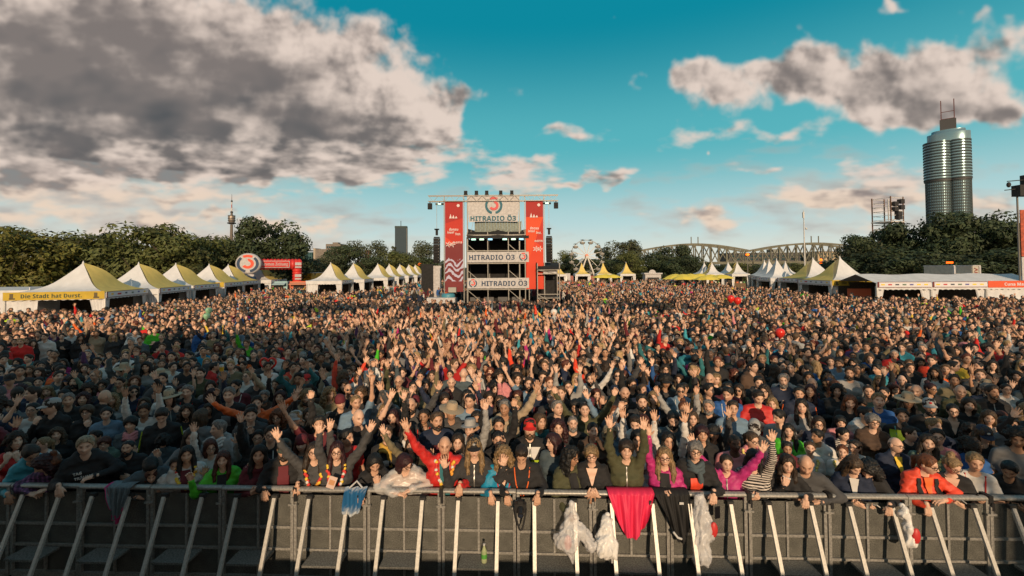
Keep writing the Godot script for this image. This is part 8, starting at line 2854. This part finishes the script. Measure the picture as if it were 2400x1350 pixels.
		"-2.27 -9.10 1.048 0.40 0.00 0|m bald brown mid|jacket olive|u d -0.33 0.10 -0.00 2|glasses zip|person in olive jacket, one arm straight up, ninth behind the clear rain poncho",
		"-1.74 -9.04 1.000 0.48 0.00 0|f long black mid|hood khaki|d u -0.25 0.06 -0.11 2||person in khaki hoodie, one arm straight up, eighth behind the clear rain poncho",
		"-1.31 -9.01 0.901 0.20 0.00 0|f wavy wine tan|jacket black|d d -0.01 -0.01 -0.04 0||person in black jacket, arms down, fifth behind the red jacket",
		"-0.81 -9.06 0.934 -0.20 0.00 0|f bun black fair|hood lgrey|d u -0.27 -0.09 0.14 0|lanyard:white|person in pale grey, one arm straight up, fifth behind the charcoal fleece",
		"-0.34 -8.93 0.991 -0.18 0.00 0|m curly black fair|tee coal|v d 0.39 0.33 -0.07 0|beard:black print:grey|person in charcoal short-sleeved shirt, one arm raised wide, sixth behind the turquoise jacket",
		"0.72 -9.02 1.039 -0.04 0.00 0|f tied copper fair|jacket black|d w 0.24 0.09 -0.02 2||person in black jacket, waving one bent arm, ninth behind the turned olive jacket",
		"1.08 -8.94 0.993 -0.14 0.00 0|m short black fair|hood lgrey|u u 0.16 -0.02 0.19 0|beard:black|person in pale grey hoodie, both arms straight up, eighth behind the turned olive jacket",
		"1.97 -8.93 0.935 0.01 0.00 0|f tied lbrown tan|hood dgrey|v d -0.07 0.18 -0.03 0|cap:navy|person in dark grey, one arm raised wide, ninth behind the waving olive jacket",
		"2.37 -9.08 0.993 -0.26 0.00 0|f tied brown mid|hood black|u u 0.28 0.05 0.02 0||person in black hoodie, both arms straight up, tenth behind the waving olive jacket",
		"2.97 -8.93 1.052 -0.13 0.00 0|m curly black tan|tee coal|d d 0.09 0.14 0.00 2|cap:black|person in charcoal short-sleeved shirt and black cap, arms down, fourth behind the magenta jacket",
		"3.41 -9.13 0.938 -0.29 0.00 0|f tied brown mid|jacket coal|d u -0.28 0.13 0.12 1||person in charcoal jacket, one arm straight up, sixth behind the blue grey scarf",
		"3.93 -9.14 1.042 -0.36 0.00 0|m none brown mid|tee black|d d -0.11 0.19 0.12 0||person in black short-sleeved shirt, arms down, eighth behind the pink ski jacket",
		"4.42 -8.96 0.939 -0.37 0.00 0|f long brown mid|jacket olive|d d -0.36 0.08 -0.01 0|shades|person in olive jacket, arms down, fifth behind the striped top",
		"4.89 -9.13 1.000 -0.32 0.00 0|m short black fair|hood coal|p d -0.00 0.16 -0.04 0|lanyard:blue|person in charcoal, one hand before the chest, sixth behind the striped top",
		"5.36 -9.09 1.031 -0.37 0.00 0|m short grey fair|jacket navy|p p -0.07 0.12 0.09 1|beard:grey|person in navy jacket, hands before the chest, fifth behind the white strip's holder",
		"5.87 -9.00 0.996 -0.22 0.00 0|m bald black mid|hood black|d d 0.22 -0.02 0.03 0|lanyard:red|person in black hoodie with red lanyard, arms down, seventh behind the folded grey arms",
		"6.39 -9.12 0.953 -0.28 0.00 0|f long copper fair|jacket brown|p p -0.09 0.11 -0.02 1|glasses|person in brown jacket, hands before the chest, seventh behind the navy phone reader",
		"7.45 -8.97 0.938 -0.37 0.00 0|f bob red fair|jacket black|u d 0.15 0.22 0.09 1||person in black jacket, one arm straight up, eighth behind the orange red jacket",
		"8.15 -8.96 0.938 -0.19 0.00 0|f bun wine tan|jacket black|w d 0.33 0.08 0.01 0|glasses|person in black jacket, waving one bent arm, sixth behind the black short sleeves",
		"8.78 -9.12 1.007 -0.59 0.00 0|m short black tan|tee khaki|d d 0.01 -0.03 0.02 0|print:grey|person in khaki short-sleeved shirt, arms down, seventh behind the black short sleeves",
		"9.22 -8.95 0.952 -0.68 0.00 0|f wavy black tan|tee coal|u d 0.10 -0.16 -0.16 2|wide:beige print:wine|person in charcoal, one arm straight up, thirteenth behind the right edge's dark jacket",
		"9.67 -9.00 0.916 -0.39 0.00 0|f tied brown fair|jacket white|c c -0.02 -0.06 -0.00 2|glasses|person in white jacket, arms crossed, fourteenth behind the right edge's dark jacket",
		"10.17 -9.05 0.969 -0.45 0.00 0|f long brown mid|sweater slate|c c -0.18 0.02 0.01 0||person in slate blue sweater, arms crossed, fifteenth behind the right edge's dark jacket",
		"-10.93 -9.49 0.949 0.47 0.00 0|f wavy brown mid|sweater grey|d d -0.34 -0.04 -0.09 2|wide:beige|person in mid grey sweater and straw hat, arms down, nineteenth behind the cyan jacket",
		"-10.02 -9.43 0.947 0.49 0.00 0|f long blond fair|hood dgrey|w w -0.13 0.14 -0.02 0||person in dark grey hoodie, both palms out, eighteenth behind the cyan jacket",
		"-9.54 -9.39 0.910 0.71 0.00 0|f long blond fair|jacket coal|d d -0.17 0.12 0.08 2||person in charcoal jacket, arms down, seventeenth behind the cyan jacket",
		"-9.11 -9.53 1.014 0.62 0.00 0|m curly black fair|hood black|d d -0.21 0.08 -0.04 0|beard:black|person in black hoodie, arms down, second behind the purple plaid shirt",
		"-8.56 -9.57 0.943 0.47 0.00 0|f wavy brown mid|hood sage|v v -0.10 -0.03 -0.02 0|glasses scarf:pink|person in sage green, both arms raised wide, tenth behind the lettered sweatshirt",
		"-8.07 -9.42 1.006 0.23 0.00 0|m short black mid|hood olive|c c 0.11 0.09 -0.03 0|glasses|person in olive hoodie, arms crossed, ninth behind the lettered sweatshirt",
		"-7.23 -9.46 1.047 0.54 0.00 0|m short black mid|hood dgrey|w d -0.16 0.02 0.00 2|lanyard:blue|person in dark grey, waving one bent arm, fifth behind the folded-over jacket",
		"-6.77 -9.40 0.918 0.52 0.00 0|f long wine fair|tee dgrey|d u -0.17 0.23 -0.01 0||person in dark grey short-sleeved shirt, one arm straight up, next behind the white jacket",
		"-5.30 -9.48 1.010 0.54 0.00 0|m short black fair|hood dgrey|d d 0.16 0.08 -0.04 1||person in dark grey hoodie, arms down, seventh behind the dark red hoodie",
		"-4.87 -9.45 0.977 0.18 0.00 0|f tied lbrown fair|jacket beige|v v -0.20 0.21 -0.04 0||person in beige jacket, both arms raised wide, sixth behind the patterned cap",
		"-4.38 -9.40 1.045 0.04 0.00 0|m short black tan|jacket teal|x x 0.11 0.13 0.02 0||person in teal jacket, hands together overhead, fifth behind the patterned cap",
		"-3.47 -9.44 0.940 0.10 0.00 0|f wavy brown mid|tee black|v d 0.04 -0.11 0.04 1||person in black short-sleeved shirt, one arm raised wide, seventh behind the shouting grey cardigan",
		"-2.64 -9.49 1.003 0.24 0.00 0|m none brown mid|sweater slate|u u -0.28 0.04 -0.06 0||person in slate blue sweater, both arms straight up, seventh behind the blue bag's holder",
		"-2.06 -9.51 0.920 0.17 0.00 0|f long black fair|tee black|w w 0.03 0.00 0.14 0|glasses|person in black short-sleeved shirt, both palms out, tenth behind the clear rain poncho",
		"-1.26 -9.40 0.982 0.08 0.00 0|m bald black fair|hood black|p d 0.04 0.06 -0.01 2||person in black hoodie, one hand before the chest, sixth behind the red jacket",
		"-0.27 -9.38 1.061 0.10 0.00 0|m curly brown tan|jacket pink|d d 0.17 0.07 -0.06 2||person in rose jacket, arms down, seventh behind the turquoise jacket",
		"0.09 -9.46 1.019 -0.06 0.00 0|f wavy brown fair|hood brown|w d 0.36 0.10 0.04 0|scarf:slate|person in brown, waving one bent arm, eighth behind the camera holder",
		"0.62 -9.39 1.045 0.05 0.00 0|m short brown fair|tee navy|u d -0.21 0.17 -0.04 1||person in navy short-sleeved shirt, one arm straight up, seventh behind the camera holder",
		"1.59 -9.51 0.996 -0.14 0.00 0|m short black fair|hood white|d v 0.20 -0.05 0.06 0|beard:black|person in white hoodie, one arm raised wide, fifth behind the plain black jacket",
		"2.44 -9.45 0.953 -0.19 0.00 0|f bob lbrown fair|jacket sage|d h -0.11 0.23 0.02 1||person in sage green jacket, hand at the face, eleventh behind the waving olive jacket",
		"3.20 -9.51 0.914 -0.14 0.00 0|f bun red fair|jacket black|v d -0.16 0.01 -0.13 0|zip|person in black jacket, one arm raised wide, fifth behind the magenta jacket",
		"3.80 -9.51 0.939 -0.34 0.00 0|f tied wine mid|jacket black|d d 0.08 0.21 -0.04 0||person in black jacket, arms down, seventh behind the blue grey scarf",
		"4.18 -9.45 0.997 -0.32 0.00 0|f long blond fair|hood black|d d 0.40 0.15 -0.12 0||person in black hoodie, arms down, ninth behind the pink ski jacket",
		"5.59 -9.41 1.020 -0.34 0.00 0|m short black fair|jacket lgrey|d d 0.01 -0.16 0.09 1||person in pale grey jacket, arms down, sixth behind the white strip's holder",
		"6.17 -9.56 0.986 -0.54 0.00 0|f bob black tan|jacket coal|c c 0.12 -0.07 -0.01 1||person in charcoal jacket, arms crossed, eighth behind the folded grey arms",
		"6.59 -9.54 0.961 -0.75 0.00 0|f wavy lbrown fair|jacket dgrey|p p 0.26 0.04 0.08 1|cap:navy|person in dark grey, hands before the chest, eighth behind the navy phone reader",
		"7.02 -9.55 1.049 -0.49 0.00 0|m short brown mid|tee lgrey|d d -0.15 0.12 0.00 1|beard:brown|person in pale grey short-sleeved shirt, arms down, ninth behind the navy phone reader",
		"7.60 -9.50 0.949 -0.70 0.00 0|f long blond tan|jacket black|d u 0.05 0.08 -0.14 0||person in black jacket, one arm straight up, ninth behind the orange red jacket",
		"8.09 -9.53 0.948 -0.70 0.00 0|m none brown fair|sweater black|d h 0.02 -0.01 0.03 1||person in black sweater, hand at the face, tenth behind the orange red jacket",
		"9.11 -9.42 0.918 -0.41 0.00 0|f long brown fair|tee black|d d -0.19 0.14 0.02 0||person in black short-sleeved shirt, arms down, seventh behind the white shirt and lanyard",
		"9.55 -9.37 1.034 -0.61 0.00 0|m short lbrown fair|jacket dgrey|w w -0.08 -0.06 0.05 0||person in dark grey jacket, both palms out, sixth behind the white shirt and lanyard",
		"10.56 -9.43 0.922 1.18 0.00 0|f long black mid|jacket black|d d -0.27 0.09 -0.07 1||person in black jacket, arms down, sixteenth behind the right edge's dark jacket",
		"-11.28 -9.94 1.087 0.61 0.00 0|m buzz blond fair|hood navy|d d -0.17 0.02 -0.01 1|glasses beard:brown|person in navy hoodie, arms down, twenty-first behind the cyan jacket",
		"-10.33 -9.98 0.939 0.78 0.00 0|f tied black fair|jacket white|d d -0.16 0.11 0.04 1||person in white jacket, arms down, twenty-second behind the cyan jacket",
		"-9.91 -9.98 1.006 0.87 0.00 0|m short brown fair|jacket slate|d d 0.21 -0.05 -0.15 1||person in slate blue jacket, arms down, fifth behind the child in plaid",
		"-9.53 -9.83 0.974 0.78 0.00 0|f long brown mid|jacket lgrey|d h -0.19 0.08 -0.04 2|cap:navy|person in pale grey, hand at the face, fourth behind the child in plaid",
		"-8.50 -9.96 0.912 0.23 0.00 0|f wavy blond tan|tee dgrey|v d 0.09 0.15 0.04 0||person in dark grey short-sleeved shirt, one arm raised wide, twelfth behind the lettered sweatshirt",
		"-8.08 -9.80 0.971 0.43 0.00 0|f bob copper fair|hood navy|c c 0.21 -0.04 -0.14 1|scarf:slate|person in navy hoodie with slate blue scarf, arms crossed, seventh behind the small peeking child",
		"-7.57 -9.83 1.028 0.60 0.00 0|m short grey mid|tee coal|c c -0.05 0.10 -0.05 0|wide:beige print:white|person in charcoal short-sleeved shirt and straw hat, arms crossed, eighth behind the small peeking child",
		"-6.78 -9.94 1.040 0.42 0.00 0|m short black fair|jacket olive|w d -0.05 0.03 0.07 1||person in olive jacket, waving one bent arm, fifth behind the garland and white jacket",
		"-6.32 -9.99 0.980 0.46 0.00 0|m curly grey tan|tee brown|d d 0.08 0.07 -0.10 1|beard:grey print:grey|person in brown short-sleeved shirt, arms down, eighth behind the bright green jacket",
		"-5.75 -9.92 1.000 0.26 0.00 0|f tied blond fair|jacket white|d d -0.27 -0.16 0.01 1|glasses|person in white jacket, arms down, eighth behind the dark red hoodie",
		"-4.94 -9.94 0.925 0.41 0.00 0|f bob blond fair|jacket brown|d d 0.09 0.07 0.06 2||person in brown jacket, arms down, seventh behind the patterned cap",
		"-4.49 -9.97 0.946 0.32 0.00 0|f bun brown fair|jacket black|d d -0.37 0.14 0.02 0|cap:red|person in black jacket and red cap, arms down, seventh behind the first grey cardigan"
	])
	crowd()
	small_things()
